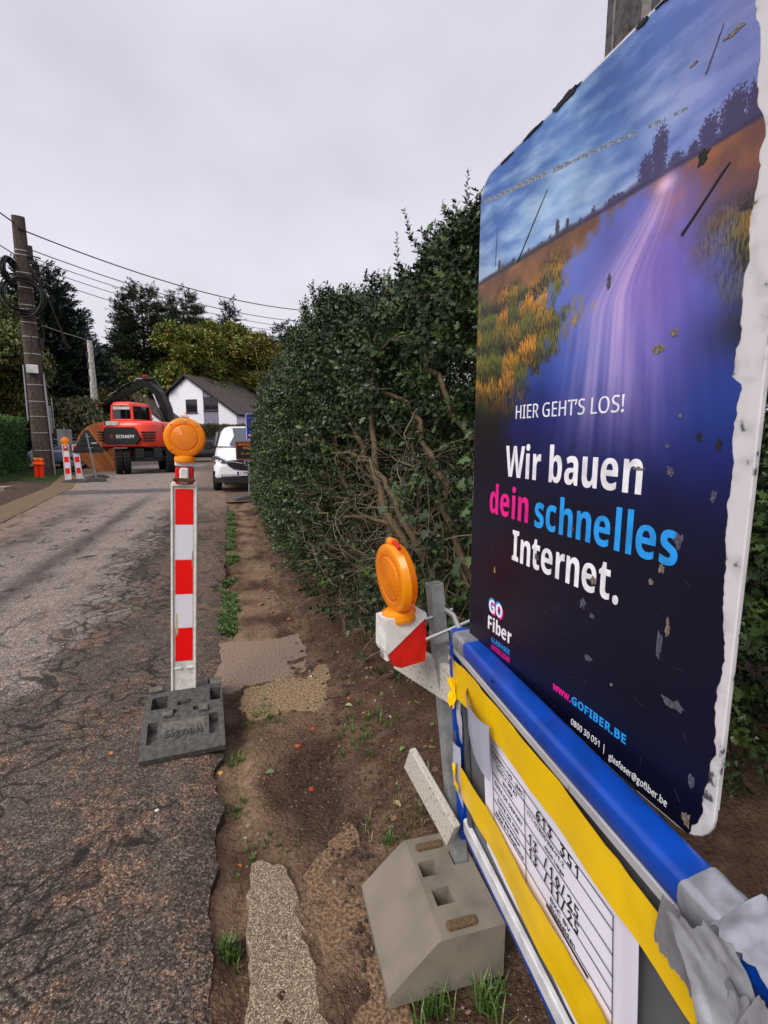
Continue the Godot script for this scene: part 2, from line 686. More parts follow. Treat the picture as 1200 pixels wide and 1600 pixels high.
func verge_height(s: float, t: float) -> float:
	var y := -0.045 + hn.get_noise_2d(s * 1.3, t * 1.3) * 0.03 + hn2.get_noise_2d(s * 9.0, t * 9.0) * 0.011
	y += 0.11 * sm(0.45, 1.0, t) * sm(0.9, 2.0, s)        # the soil banks up under the hedge
	y -= 0.035 * exp(-pow((t + 0.02) / 0.06, 2.0)) * sm(7.0, 5.0, s)
	y -= 0.03 * exp(-pow((s - 2.05) / 0.4, 2.0) - pow((t - 0.25) / 0.25, 2.0))
	return y

func road_edge(s: float) -> float:
	return -0.1 + 0.012 * maxf(s - 4.0, 0.0) + hn.get_noise_2d(s * 2.2, 50.0) * 0.045 + hn2.get_noise_2d(s * 7.0, 9.0) * 0.018 + hn2.get_noise_2d(s * 40.0, 19.0) * 0.008

func build_ground() -> void:
	hn = noise(1.0, FastNoiseLite.TYPE_SIMPLEX_SMOOTH, 3, 41)
	hn2 = noise(1.0, FastNoiseLite.TYPE_SIMPLEX_SMOOTH, 3, 42)
	# the terrain, out to the horizon
	var b := Mb.new()
	for r in 24:
		for j in 24:
			var x0 := (r - 12) * 50.0
			var z0 := (j - 12) * 50.0
			b.quad(Vector3(x0, -0.16, z0 + 50), Vector3(x0 + 50, -0.16, z0 + 50), Vector3(x0 + 50, -0.16, z0), Vector3(x0, -0.16, z0))
	tag(part(self, "ground", b, mat(Color(0.3, 0.32, 0.2), 0.95, {"tex": "dirt", "scale": 0.3})), "grassy ground stretching away under the village", "ground", "", "structure")
	# the road: rows that grow with distance, UV2 = (log s, t)
	var m := mat(Color.WHITE, 0.82, {"tex": "stones", "bump": 0.32, "bump_tex": "stones_h", "spec": 0.4})
	m.uv1_triplanar = false
	m.detail_enabled = true
	m.detail_uv_layer = BaseMaterial3D.DETAIL_UV_2
	m.detail_blend_mode = BaseMaterial3D.BLEND_MODE_MUL
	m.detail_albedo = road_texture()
	b = Mb.new()
	var rows := 330
	var cols := 70
	for k in rows + 1:
		var s := 0.5 * pow(60.0, float(k) / rows)
		var e := road_edge(s)
		var l := road_left(s)
		for j in cols + 1:
			var q := float(j) / cols
			q = 1.0 - pow(1.0 - q, 1.7)
			var t := lerpf(l, e, q)
			var y := hn.get_noise_2d(s * 0.8, t * 0.8) * 0.012 + hn2.get_noise_2d(s * 8.0, t * 8.0) * 0.004
			var near := e - t
			if near < 0.16:
				y -= 0.03 * pow(1.0 - near / 0.16, 2.0) + hn2.get_noise_2d(s * 40.0, t * 40.0) * 0.004
			b.vert(road(s, t, y), Vector3.UP, Vector2(s, t) / 0.62)
			b.uv2.append(Vector2(log(s / 0.5) / log(60.0), (t + 5.4) / 5.6))
	for k in rows:
		for j in cols:
			var a := k * (cols + 1) + j
			b.face(a, a + 1, a + cols + 2)
			b.face(a, a + cols + 2, a + cols + 1)
	for k in rows:   # the broken edge drops to the soil
		var a := k * (cols + 1) + cols
		var p := b.v[a]
		var p2 := b.v[a + cols + 1]
		b.quad(p - Vector3(0, 0.09, 0), p2 - Vector3(0, 0.09, 0), p2, p)
		for z in 4:
			b.uv2.append(b.uv2[a])
	var nn := b.n
	for k in range(1, rows):
		for j in range(1, cols):
			var a := k * (cols + 1) + j
			nn[a] = (b.v[a + 1] - b.v[a - 1]).cross(b.v[a + cols + 1] - b.v[a - cols - 1]).normalized()
	b.n = nn
	tag(part(self, "road", b, m), "cracked old asphalt lane with a worn light track and brown soil stains", "road", "", "structure")
	# junction beyond the excavator
	b = Mb.new()
	for k in 12:
		for j in 12:
			var s0 := 29.9 + k * 3.0
			var t0 := -24.0 + j * 3.0
			b.quad(road(s0, t0, -0.01), road(s0, t0 + 3, -0.01), road(s0 + 3, t0 + 3, -0.01), road(s0 + 3, t0, -0.01))
	tag(part(self, "street", b, mat(Color(0.5, 0.46, 0.43), 0.85, {"tex": "dirt", "scale": 0.4})), "grey side street where the road opens out beyond the excavator", "street", "", "structure")
	# asphalt apron to the right of the lane by the van
	b = Mb.new()
	for k in 17:
		var s0 := 12.0 + k * 1.06
		b.quad(road(s0, -0.05, -0.006), road(s0, 4.2, -0.006), road(s0 + 1.06, 4.2, -0.006), road(s0 + 1.06, -0.05, -0.006))
	tag(part(self, "parking_bay", b, mat(Color(0.47, 0.38, 0.31), 0.9, {"tex": "dirt", "scale": 0.6})), "soil-stained parking bay under the white van", "parking bay", "", "structure")
	# right verge
	b = Mb.new()
	b.use_col = true
	rows = 270
	cols = 90
	var cn := noise(1.6, FastNoiseLite.TYPE_SIMPLEX_SMOOTH, 4, 43)
	for k in rows + 1:
		var s := 0.45 * pow(30.0, float(k) / rows)
		for j in cols + 1:
			var t := -0.45 + 3.6 * pow(float(j) / cols, 1.45)
			var y := verge_height(s, t)
			var c1 := cn.get_noise_2d(s, t * 1.5)
			var c2 := cn.get_noise_2d(s * 4.0 + 9.0, t * 4.0)
			var dark := Color(0.115, 0.076, 0.054)
			var light := Color(0.42, 0.305, 0.22)
			var path := sm(0.75, 0.35, t + c1 * 0.25) * sm(0.9, 1.6, s)
			var cc := dark.lerp(light, clampf(path * (0.6 + c1 * 1.3) + c2 * 0.5, 0.0, 1.0))
			var moss := sm(0.1, 0.35, c2 + c1 * 0.4) * sm(0.2, 0.0, absf(t - 0.05)) * 0.6
			cc = cc.lerp(Color(0.09, 0.1, 0.035), moss)
			var wet := exp(-pow((s - 2.0) / 0.5, 2.0) - pow((t - 0.3) / 0.16, 2.0))
			cc = cc.lerp(Color(0.06, 0.04, 0.03), clampf(wet * 1.1, 0, 0.8))
			b.col = cc
			b.vert(road(s, t, y), Vector3.UP)
	for k in rows:
		for j in cols:
			var a := k * (cols + 1) + j
			b.face(a, a + 1, a + cols + 2)
			b.face(a, a + cols + 2, a + cols + 1)
	nn = b.n
	for k in range(1, rows):
		for j in range(1, cols):
			var a := k * (cols + 1) + j
			nn[a] = (b.v[a + 1] - b.v[a - 1]).cross(b.v[a + cols + 1] - b.v[a - cols - 1]).normalized()
	b.n = nn
	tag(part(self, "verge_soil", b, mat(Color.WHITE, 0.95, {"vc": 1, "tex": "soil", "scale": 1.5, "bump": 1.5, "bump_tex": "soil_h", "spec": 0.25})), "bare brown soil strip between the road and the holly hedge", "soil", "", "structure")
	# concrete remains in the verge
	var pale := mat(Color(0.74, 0.68, 0.59), 0.9, {"tex": "stones", "scale": 3.0, "bump": 0.1, "bump_tex": "stones_h"})
	var pink := mat(Color(0.66, 0.58, 0.52), 0.9, {"tex": "dirt", "scale": 3.0, "bump": 0.5, "bump_tex": "dirt_h"})
	var tan := mat(Color(0.64, 0.55, 0.43), 0.92, {"tex": "dirt", "scale": 2.0, "bump": 0.3, "bump_tex": "dirt_h"})
	slab("concrete_slab", "pinkish grey concrete slab remains crossing the soil strip by the delineator foot", [Vector2(2.82, -0.2), Vector2(3.0, 0.05), Vector2(3.02, 0.3), Vector2(3.2, 0.47), Vector2(3.42, 0.5), Vector2(3.72, 0.48), Vector2(3.66, 0.2), Vector2(3.72, -0.05), Vector2(3.7, -0.2), Vector2(3.3, -0.25)], -0.028, pink, 0.03)
	slab("concrete_slab", "tan broken concrete piece half buried in soil beside the pinkish slab", [Vector2(2.6, 0.08), Vector2(2.66, 0.3), Vector2(2.58, 0.42), Vector2(2.72, 0.56), Vector2(2.95, 0.6), Vector2(3.12, 0.62), Vector2(3.22, 0.49), Vector2(3.04, 0.33), Vector2(2.97, 0.05), Vector2(2.75, 0.0)], -0.034, tan, 0.03)
	slab("gutter_stone", "pale exposed aggregate concrete strip at the road edge in the foreground", [Vector2(0.8, -0.02), Vector2(0.8, 0.19), Vector2(1.17, 0.18), Vector2(1.42, 0.16), Vector2(1.6, 0.15), Vector2(1.66, 0.03), Vector2(1.5, 0.0), Vector2(1.3, 0.0), Vector2(1.1, -0.015)], -0.034, pale, 0.012)
	slab("gutter_stone", "soil covered concrete strip running under the grey fence foot", [Vector2(0.8, 0.2), Vector2(0.8, 0.4), Vector2(1.3, 0.42), Vector2(1.56, 0.44), Vector2(1.75, 0.42), Vector2(1.7, 0.34), Vector2(1.55, 0.2), Vector2(1.2, 0.21)], -0.04, mat(Color(0.56, 0.46, 0.36), 0.92, {"tex": "dirt", "scale": 2.6, "bump": 0.4, "bump_tex": "dirt_h"}), 0.02)
	# left side: gutter, verge, lawn
	b = Mb.new()
	for k in 60:
		var s0 := 6.0 + k * 0.28
		var s1 := s0 + 0.27
		for z in [[0.0, -0.62, 0.012]]:
			var l0 := road_left(s0) + 0.03
			var l1 := road_left(s1) + 0.03
			b.quad(road(s0, l0 + z[1], z[2] + 0.03), road(s0, l0, z[2]), road(s1, l1, z[2]), road(s1, l1 + z[1], z[2] + 0.03))
			b.quad(road(s0, l0, z[2] - 0.06), road(s1, l1, z[2] - 0.06), road(s1, l1, z[2]), road(s0, l0, z[2]))
	tag(part(self, "gutter", b, mat(Color(0.52, 0.44, 0.33), 0.9, {"tex": "dirt", "scale": 0.8})), "clay-stained concrete gutter along the left road edge", "gutter", "", "structure")
	b = Mb.new()
	b.use_col = true
	rows = 80
	cols = 40
	for k in rows + 1:
		var s := 5.0 + 21.0 * k / rows
		for j in cols + 1:
			var t := lerpf(road_left(s) - 0.5, road_left(s) - 6.0, float(j) / cols)
			var c1 := cn.get_noise_2d(s * 0.7, t * 0.7)
			var y := -0.03 + 0.1 * sm(0.0, 1.0, float(j) / 8.0) + c1 * 0.16 * sm(21.0, 17.0, s)
			var g := sm(18.5, 19.6, s + c1 * 0.7) + 0.35 * sm(13.0, 11.0, s + c1)
			b.col = Color(0.1, 0.06, 0.04).lerp(Color(0.07, 0.12, 0.03), clampf(g, 0, 1))
			b.vert(road(s, t, y), Vector3.UP)
	for k in rows:
		for j in cols:
			var a := k * (cols + 1) + j
			b.face(a, a + cols + 2, a + 1)
			b.face(a, a + cols + 1, a + cols + 2)
	nn = b.n
	for k in range(1, rows):
		for j in range(1, cols):
			var a := k * (cols + 1) + j
			nn[a] = (b.v[a + cols + 1] - b.v[a - cols - 1]).cross(b.v[a + 1] - b.v[a - 1]).normalized()
	b.n = nn
	tag(part(self, "left_verge", b, mat(Color.WHITE, 0.95, {"vc": 1, "tex": "soil", "scale": 0.7, "bump": 2.0, "bump_tex": "soil_h"})), "dug brown soil and short lawn beside the left hedge", "verge", "", "structure")
	slab("stone_slab", "flat grey stone slab lying on the soil before the big pole", [Vector2(15.7, -6.75), Vector2(15.75, -5.75), Vector2(16.25, -5.7), Vector2(16.3, -6.7)], 0.16, mat(Color(0.5, 0.46, 0.4), 0.9), 0.1)

func slab(nm: String, label: String, poly: Array, y: float, m: Material, thick: float) -> void:
	var pts := PackedVector2Array()
	var k := 0
	for q in poly.size():   # a rougher outline
		var a: Vector2 = poly[q]
		var d: Vector2 = poly[(q + 1) % poly.size()]
		var parts := maxi(2, int(a.distance_to(d) / 0.03)) if a.distance_to(d) < 1.0 else 3
		for z in parts:
			var p := a.lerp(d, float(z) / parts)
			p += Vector2(hn.get_noise_2d(k * 1.7, 3.0), hn.get_noise_2d(k * 1.7, 90.0)) * 0.03
			pts.append(p)
			k += 1
	var b := Mb.new()
	# polygon in (s, t)
	b.xf = Transform3D(Basis(RT, AL, Vector3.UP), Vector3(0, y, 0))
	var turned := PackedVector2Array()
	for p in pts:
		turned.append(Vector2(p.y, p.x))
	b.prism(turned, -thick - 0.06, 0.0, 0.006)
	tag(part(self, nm, b, m), label, "concrete" if nm != "stone_slab" else "stone")


# ================= the advertising sign =================
func round_rect(x0: float, y0: float, x1: float, y1: float, r: float, seg := 6) -> PackedVector2Array:
	var o := PackedVector2Array()
	for q in [[x1 - r, y1 - r, 0], [x0 + r, y1 - r, 1], [x0 + r, y0 + r, 2], [x1 - r, y0 + r, 3]]:
		for k in seg + 1:
			var a: float = (q[2] + float(k) / seg) * PI / 2
			o.append(Vector2(q[0] + cos(a) * r, q[1] + sin(a) * r))
	return o

func poster_print() -> ImageTexture:
	var w := 600
	var h := 980
	var n1 := noise(1.0, FastNoiseLite.TYPE_SIMPLEX_SMOOTH, 4, 51)
	var n2 := noise(1.0, FastNoiseLite.TYPE_SIMPLEX_SMOOTH, 3, 52)
	var n3 := noise(1.0, FastNoiseLite.TYPE_SIMPLEX, 2, 53)
	var trees := [[0.14, 0.024, 0.018], [0.16, 0.014, 0.01], [0.30, 0.014, 0.008], [0.40, 0.013, 0.01], [0.43, 0.03, 0.016], [0.47, 0.022, 0.012], [0.52, 0.01, 0.012], [0.565, 0.014, 0.014], [0.72, 0.036, 0.038], [0.75, 0.06, 0.034], [0.79, 0.018, 0.03], [0.83, 0.018, 0.02], [0.86, 0.034, 0.036], [0.905, 0.042, 0.05], [0.95, 0.04, 0.05], [0.22, 0.012, 0.02], [0.36, 0.01, 0.03], [0.63, 0.012, 0.05], [0.08, 0.008, 0.03]]
	var o := PackedByteArray()
	o.resize(w * h * 3)
	var hz := 0.2
	for y in h:
		var v := (y + 0.5) / h
		for x in w:
			var a := (x + 0.5) / w
			var f := n1.get_noise_2d(a * 9.0, v * 14.0)
			# sky: cloud streaks fan out from the vanishing point
			var dx := a - 0.72
			var dy := hz - v + 0.05
			var ang := atan2(dx, dy) * 2.4
			var rad := sqrt(dx * dx + dy * dy)
			var streak := n2.get_noise_2d(a * 2.4 + v * 3.0, v * 17.0 - a * 1.2) + 0.5 * n1.get_noise_2d(a * 7.0 + v * 5.0, v * 40.0 - a * 3.0 + rad) + 0.1 * n1.get_noise_2d(ang * 3.0, rad * 3.0)
			var c := Color(0.22, 0.4, 0.68).lerp(Color(0.66, 0.77, 0.9), clampf(v / hz * 0.66 + 0.14 + streak * 0.85, 0, 1))
			c = c.lerp(Color(0.66, 0.8, 0.92), 0.45 * exp(-pow((a - 0.42) / 0.25, 2) - pow((v - 0.14) / 0.06, 2)))
			c = c.lerp(Color(0.5, 0.5, 0.76), sm(0.45, 1.0, a) * 0.66)
			# tree line
			var far := sm(hz - 0.012, hz - 0.002, v + 0.004 * f)
			for q in trees:
				var tx: float = (a - q[0]) / (q[2] * 0.55)
				if absf(tx) < 1.2:
					var ty: float = (hz - v) / q[1]
					if ty > -0.2 and tx * tx + pow(maxf(ty - 0.55, 0) / 0.45, 2) < 1.0 + 0.9 * n3.get_noise_2d(a * 140.0, v * 200.0) and ty < 1.15:
						far = maxf(far, 0.86)
			c = c.lerp(Color(0.22, 0.18, 0.33) if a > 0.5 else Color(0.2, 0.18, 0.2), far)
			# the land
			var land := sm(hz - 0.002, hz + 0.004, v)
			if land > 0.0:
				var g := Color(0.56, 0.37, 0.22).lerp(Color(0.4, 0.27, 0.18), clampf(0.5 + f, 0, 1))
				var depth := (v - hz)
				# tussocks: grassy fans
				var clump := n2.get_noise_2d(a * 26.0, v * 30.0)
				var blades := n3.get_noise_2d((a + v * 0.25 + 0.03 * clump) * 190.0, v * 60.0)
				var green := Color(0.24, 0.27, 0.09).lerp(Color(0.78, 0.6, 0.17), clampf(0.4 + clump * 0.75 + blades * 0.8, 0, 1))
				green = green.lerp(Color(0.06, 0.08, 0.06), clampf(-clump * 1.3 - 0.12 + blades * 0.6, 0, 0.7))
				green = green.lerp(Color(0.66, 0.38, 0.12), clampf(n1.get_noise_2d(a * 7.0 + 4, v * 9.0) * 1.3, 0, 0.6))
				var meadow := green.lerp(Color(0.52, 0.42, 0.14), 0.4)
				if (a < 0.5 or a > 0.78) and depth < 0.32:
					for row in 9:
						var vb := hz + 0.035 + 0.03 * row + 0.0026 * row * row
						var wr := 0.045 + 0.011 * row
						var ai := floorf(a / wr + 0.5 * (row % 2))
						var jx := n3.get_noise_2d(ai * 31.7, row * 17.3)
						var jy := n3.get_noise_2d(ai * 13.1 + 80.0, row * 29.9)
						var lx := (a - (ai + 0.5 - 0.5 * (row % 2) + 0.3 * jx) * wr) / (wr * 0.78)
						var ly := (vb + jy * 0.012 - v) / (0.03 + 0.0062 * row)
						if ly < -0.35 or ly > 1.2 or absf(lx) > 1.0:
							continue
						var fan := n3.get_noise_2d(lx * (5.5 - 2.0 * ly) * 3.0 + ai * 7.0, ly * 2.0 + row * 9.0)
						if lx * lx * 0.8 + pow(maxf(ly, 0.0), 2.0) > 0.85 + fan * 0.6:
							continue
						var hue := clampf(0.5 + jx * 1.2, 0, 1)
						var tip := Color(0.42, 0.44, 0.13).lerp(Color(0.86, 0.57, 0.13), hue)
						var shade := clampf(ly * 1.1 + 0.12 + fan * 0.9, 0, 1)
						meadow = Color(0.07, 0.09, 0.05).lerp(tip, shade)
				g = g.lerp(meadow, sm(0.02, 0.06, depth + f * 0.03))
				# water
				var water := Color(0.4, 0.47, 0.78).lerp(Color(0.16, 0.28, 0.66), sm(0.05, 0.26, depth))
				water = water.lerp(Color(0.42, 0.3, 0.68), 0.6 * exp(-pow((a - 0.74) / 0.16, 2) - pow((v - 0.31) / 0.1, 2)))
				var shore_l := 0.62 - depth * 3.2 + f * 0.12 + 0.06 * clump
				var shore_near := 0.28 + 0.1 * clump + f * 0.06 + 0.2 * sm(0.24, 0.12, depth)
				shore_l = lerpf(shore_l, shore_near, sm(0.05, 0.13, depth))
				var shore_r := 0.69 + depth * 1.35 + f * 0.08
				var wet := sm(shore_l - 0.05, shore_l + 0.1, a) * sm(shore_r + 0.16, shore_r - 0.04, a)
				if a > 0.68:   # the right bank burns orange, then greens
					var rb := Color(0.6, 0.38, 0.25).lerp(Color(0.44, 0.28, 0.26), clampf(0.4 + f * 1.3, 0, 1))
					rb = rb.lerp(Color(0.32, 0.24, 0.33), sm(0.03, 0.08, depth))
					rb = rb.lerp(meadow * 0.8, sm(0.05, 0.1, depth) * sm(0.78, 0.92, a))
					g = g.lerp(rb, sm(0.66, 0.76, a))
				g = g.lerp(water, wet)
				# darkness below
				var low := sm(0.3, 0.5, v + 0.05 * f)
				g = g.lerp(Color(0.05, 0.06, 0.08).lerp(Color(0.1, 0.13, 0.42), sm(0.12, 0.34, a + 0.1 * f)), low * sm(0.36, 0.5, v))
				g = g.lerp(Color(0.04, 0.045, 0.14), sm(0.46, 0.66, v - 0.03 * sm(0.5, 1.0, a) + 0.015 * f))
				g = g.lerp(Color(0.03, 0.04, 0.06), 0.85 * sm(0.8, 1.0, a) * exp(-pow((v - 0.405) / 0.035, 2)))
				g = g.lerp(Color(0.08, 0.25, 0.6), 0.7 * sm(0.72, 0.95, a) * exp(-pow((v - 0.48) / 0.05, 2)))
				c = c.lerp(g, land)
			# the bright track in the middle
			if v > 0.18 and v < 0.62:
				var k := (v - 0.2) / 0.28
				var mid := 0.775 - 0.115 * sm(0.0, 0.5, k)
				var half := 0.01 + 0.2 * minf(maxf(k, 0.0), 0.5) + 0.05 * maxf(k - 0.5, 0.0)
				var ln := n3.get_noise_2d((a - mid) / (half + 0.01) * 3.0, v * 2.0) * 0.4 + 0.8
				var beam := exp(-pow((a - mid) / (half * 1.3 + 0.006), 2) * 1.3) * ln * sm(0.185, 0.24, v) * sm(0.6, 0.41, v)
				c = c.lerp(Color(0.9, 0.8, 0.92), clampf(beam * 0.66, 0, 0.75))
				c = c.lerp(Color(0.62, 0.36, 0.8), 0.22 * exp(-pow((a - mid - half) / (half + 0.03), 2)) * sm(0.19, 0.24, v) * sm(0.56, 0.4, v))
			c = c.lerp(Color(1, 0.82, 0.95), 0.75 * exp(-pow((a - 0.772) / 0.022, 2) - pow((v - 0.212) / 0.009, 2)))
			var gr := 1.0 + 0.05 * n3.get_noise_2d(a * 260.0, v * 420.0)
			var q := (y * w + x) * 3
			o[q] = int(clampf(c.r * gr, 0, 1) * 255)
			o[q + 1] = int(clampf(c.g * gr, 0, 1) * 255)
			o[q + 2] = int(clampf(c.b * gr, 0, 1) * 255)
	return ImageTexture.create_from_image(Image.create_from_data(w, h, false, Image.FORMAT_RGB8, o))

func blot(w: float, h: float, sd: float, n := 14) -> PackedVector2Array:
	var o := PackedVector2Array()
	for k in n:
		var a := TAU * k / n
		var r := 1.0 + 0.55 * hn.get_noise_2d(cos(a) * 1.9 + sd, sin(a) * 1.9 + sd * 3.1) * 1.6
		o.append(Vector2(cos(a) * w * 0.5 * r, sin(a) * h * 0.5 * r))
	return o

func build_poster_sign() -> void:
	var fr := Transform3D(Basis(-AL, Vector3.UP, -RT), road(1.187, 0.63))
	var o := thing("advertising_sign", "large weathered blue advertising board with white lettering about fast internet", "sign", fr)
	var white := mat(Color(0.8, 0.79, 0.8), 0.5, {"tex": "scuff", "scale": 1.1})
	var b := Mb.new()
	b.prism(round_rect(0.0, 0.912, 0.738, 2.125, 0.055), -0.006, 0.0, 0.0015, true)
	part(o, "panel", b, white)
	# a folded rim behind the plate
	b = Mb.new()
	for q in [[Vector3(0.368, 0.918, -0.014), Vector3(0.63, 0.006, 0.016)], [Vector3(0.368, 2.119, -0.014), Vector3(0.63, 0.006, 0.016)], [Vector3(0.006, 1.52, -0.014), Vector3(0.006, 1.1, 0.016)], [Vector3(0.726, 1.52, -0.014), Vector3(0.006, 1.1, 0.016)]]:
		b.box(q[0], q[1], 0.001)
	part(o, "rim", b, white)
	# the print: torn along the right
	var pr := PackedVector2Array()
	var edge := [Vector2(0.676, 2.118), Vector2(0.682, 2.02), Vector2(0.69, 1.958), Vector2(0.694, 1.901), Vector2(0.7055, 1.867), Vector2(0.702, 1.8), Vector2(0.701, 1.729), Vector2(0.7, 1.665), Vector2(0.703, 1.66), Vector2(0.702, 1.63), Vector2(0.699, 1.6), Vector2(0.7, 1.578), Vector2(0.711, 1.567), Vector2(0.712, 1.53), Vector2(0.71, 1.5), Vector2(0.713, 1.435), Vector2(0.711, 1.41), Vector2(0.714, 1.364), Vector2(0.72, 1.255), Vector2(0.723, 1.171), Vector2(0.728, 1.063), Vector2(0.721, 1.05), Vector2(0.723, 1.022), Vector2(0.72, 0.965), Vector2(0.716, 0.945), Vector2(0.708, 0.935), Vector2(0.703, 0.917)]
	for k in edge.size() - 1:
		var d: Vector2 = edge[k + 1] - edge[k]
		var parts := maxi(1, int(d.length() / 0.006))
		for z in parts:
			var p: Vector2 = edge[k] + d * (float(z) / parts)
			p.x += hn2.get_noise_2d(p.y * 9.0, 7.0) * 0.007 + hn2.get_noise_2d(p.y * 47.0, 17.0) * 0.003 + hn2.get_noise_2d(p.y * 260.0, 27.0) * 0.001
			pr.append(p)
	pr.append(edge[edge.size() - 1])
	for k in 8:
		var a := PI * 1.5 - PI * 0.5 * k / 7.0
		pr.append(Vector2(0.058 + cos(a) * 0.053, 0.969 + sin(a) * 0.053))
	for k in 40:
		pr.append(Vector2(0.0045 + hn2.get_noise_2d(k * 3.1, 4.0) * 0.0014, 0.985 + 1.06 * k / 39.0))
	for k in 8:
		var a := PI - PI * 0.5 * k / 7.0
		pr.append(Vector2(0.058 + cos(a) * 0.054, 2.064 + sin(a) * 0.054))
	b = Mb.new()
	b.prism(pr, 0.0002, 0.0016)
	for k in b.v.size():
		b.uv[k] = Vector2(b.v[k].x / 0.735, (2.12 - b.v[k].y) / 1.205)
	var pm := StandardMaterial3D.new()
	pm.albedo_texture = poster_print()
	pm.albedo_color = Color(0.94, 0.94, 0.96)
	pm.roughness = 0.36
	pm.metallic_specular = 0.45
	pm.detail_enabled = true
	pm.detail_blend_mode = BaseMaterial3D.BLEND_MODE_MUL
	pm.detail_albedo = T["soft"]
	part(o, "print", b, pm)
	# lettering
	var w := mat(Color(0.93, 0.93, 0.96), 0.5)
	var pk := mat(Color(0.93, 0.05, 0.56), 0.5)
	var cy := mat(Color(0.12, 0.6, 0.93), 0.5)
	var z := 0.0019
	var P := func(x: float, y: float, dz := 0.0) -> Transform3D: return Transform3D(Basis(), Vector3(x, y, z + dz))
	txt(o, "HIER GEHT’S LOS!", P.call(0.198, 1.541), 0.32, 0.029, w, false)
	txt(o, "Wir bauen", P.call(0.163, 1.409), 0.404, 0.072, w)
	txt(o, "dein", P.call(0.096, 1.312), 0.166, 0.071, pk)
	txt(o, "schnelles", P.call(0.287, 1.308), 0.356, 0.071, cy)
	txt(o, "Internet.", P.call(0.205, 1.216), 0.331, 0.071, w)
	txt(o, "www.", P.call(0.378, 0.98), 0.056, 0.0165, pk)
	txt(o, "GOFIBER.BE", P.call(0.437, 0.98), 0.139, 0.0165, cy)
	txt(o, "0800 30 051", P.call(0.439, 0.937), 0.078, 0.0125, w, false)
	txt(o, "|", P.call(0.528, 0.936), 0.0012, 0.013, w, false)
	txt(o, "glasfaser@gofiber.be", P.call(0.541, 0.93), 0.123, 0.012, w, false)
	# the little logo: coloured shadows behind white letters
	txt(o, "GO", P.call(0.106, 1.061, -0.0002), 0.062, 0.034, cy, true, "emblem_lettering")
	txt(o, "GO", P.call(0.114, 1.053, -0.0002), 0.062, 0.034, pk, true, "emblem_lettering")
	txt(o, "GO", P.call(0.11, 1.057, 0.0003), 0.062, 0.034, w, true, "emblem_lettering")
	txt(o, "Fiber", P.call(0.106, 1.009), 0.11, 0.036, w, true, "emblem_lettering")
	txt(o, "GLASFASER", P.call(0.126, 0.981), 0.085, 0.0125, cy, false, "emblem_lettering")
	txt(o, "OSTBELGIEN", P.call(0.126, 0.962), 0.086, 0.0125, pk, false, "emblem_lettering")
	# damage: flakes, scratches, dirt
	var beige := mat(Color(0.5, 0.46, 0.42), 0.8, {"tex": "grime", "scale": 14.0})
	var greyf := mat(Color(0.32, 0.32, 0.4), 0.8, {"tex": "grime", "scale": 14.0})
	var black := mat(Color(0.05, 0.05, 0.055), 0.75)
	var yel := mat(Color(0.6, 0.56, 0.2), 0.7)
	var fl := [[0.475, 1.241, 0.022, 0.02, beige], [0.6, 1.274, 0.012, 0.012, beige], [0.637, 1.215, 0.01, 0.042, beige], [0.473, 1.091, 0.025, 0.016, greyf], [0.477, 1.174, 0.015, 0.012, greyf], [0.535, 1.069, 0.008, 0.009, beige], [0.129, 1.17, 0.008, 0.018, yel], [0.29, 0.918, 0.02, 0.008, yel], [0.698, 0.938, 0.016, 0.026, beige], [0.627, 1.531, 0.007, 0.007, beige], [0.609, 1.487, 0.016, 0.01, greyf], [0.618, 1.45, 0.018, 0.018, greyf], [0.69, 1.42, 0.012, 0.022, greyf], [0.643, 1.349, 0.02, 0.03, greyf], [0.617, 1.3, 0.014, 0.02, beige], [0.347, 1.73, 0.018, 0.022, greyf], [0.465, 1.76, 0.014, 0.03, greyf], [0.579, 1.632, 0.034, 0.02, beige], [0.604, 1.65, 0.016, 0.016, beige], [0.198, 1.787, 0.018, 0.02, beige], [0.626, 1.871, 0.024, 0.028, black], [0.6, 2.0, 0.016, 0.006, beige], [0.655, 2.0, 0.04, 0.007, beige], [0.3, 1.245, 0.018, 0.02, greyf], [0.56, 1.45, 0.03, 0.008, beige], [0.66, 1.5, 0.01, 0.016, black], [0.69, 1.49, 0.012, 0.02, black], [0.45, 1.19, 0.02, 0.03, greyf], [0.41, 1.325, 0.01, 0.016, greyf], [0.66, 1.1, 0.05, 0.02, greyf], [0.625, 1.18, 0.012, 0.06, greyf], [0.7, 1.0, 0.012, 0.03, greyf]]
	for k in fl.size():
		var q: Array = fl[k]
		b = Mb.new()
		b.prism(blot(q[2] * 0.72, q[3] * 0.72, k * 1.37), 0.0, 0.0012)
		part(o, "flake", b, q[4], P.call(q[0], q[1], -0.0008))
	for q in [[Vector2(0.279, 1.983), Vector2(0.181, 1.879), 0.003, mat(Color(0.1, 0.12, 0.06), 0.8)], [Vector2(0.667, 1.846), Vector2(0.603, 1.782), 0.0042, black], [Vector2(0.64, 2.02), Vector2(0.62, 1.975), 0.002, greyf], [Vector2(0.09, 1.98), Vector2(0.085, 1.9), 0.0015, greyf]]:
		b = Mb.new()
		var A: Vector2 = q[0]
		var B: Vector2 = q[1]
		var side := (B - A).normalized().orthogonal()
		var poly := PackedVector2Array()
		for k in 9:
			poly.append(A.lerp(B, k / 8.0) + side * q[2] * (0.2 + 0.45 * k / 8.0 + 0.5 * hn2.get_noise_2d(k * 5.0, q[2] * 999)))
		for k in 9:
			poly.append(A.lerp(B, 1.0 - k / 8.0) - side * q[2] * (0.2 + 0.4 * (1.0 - k / 8.0)))
		b.prism(poly, 0.0008, 0.0026)
		part(o, "scratch", b, q[3])
	# a line of old glue across the sky
	var glue := mat(Color(0.55, 0.6, 0.68), 0.8, {"tex": "grime", "scale": 10.0})
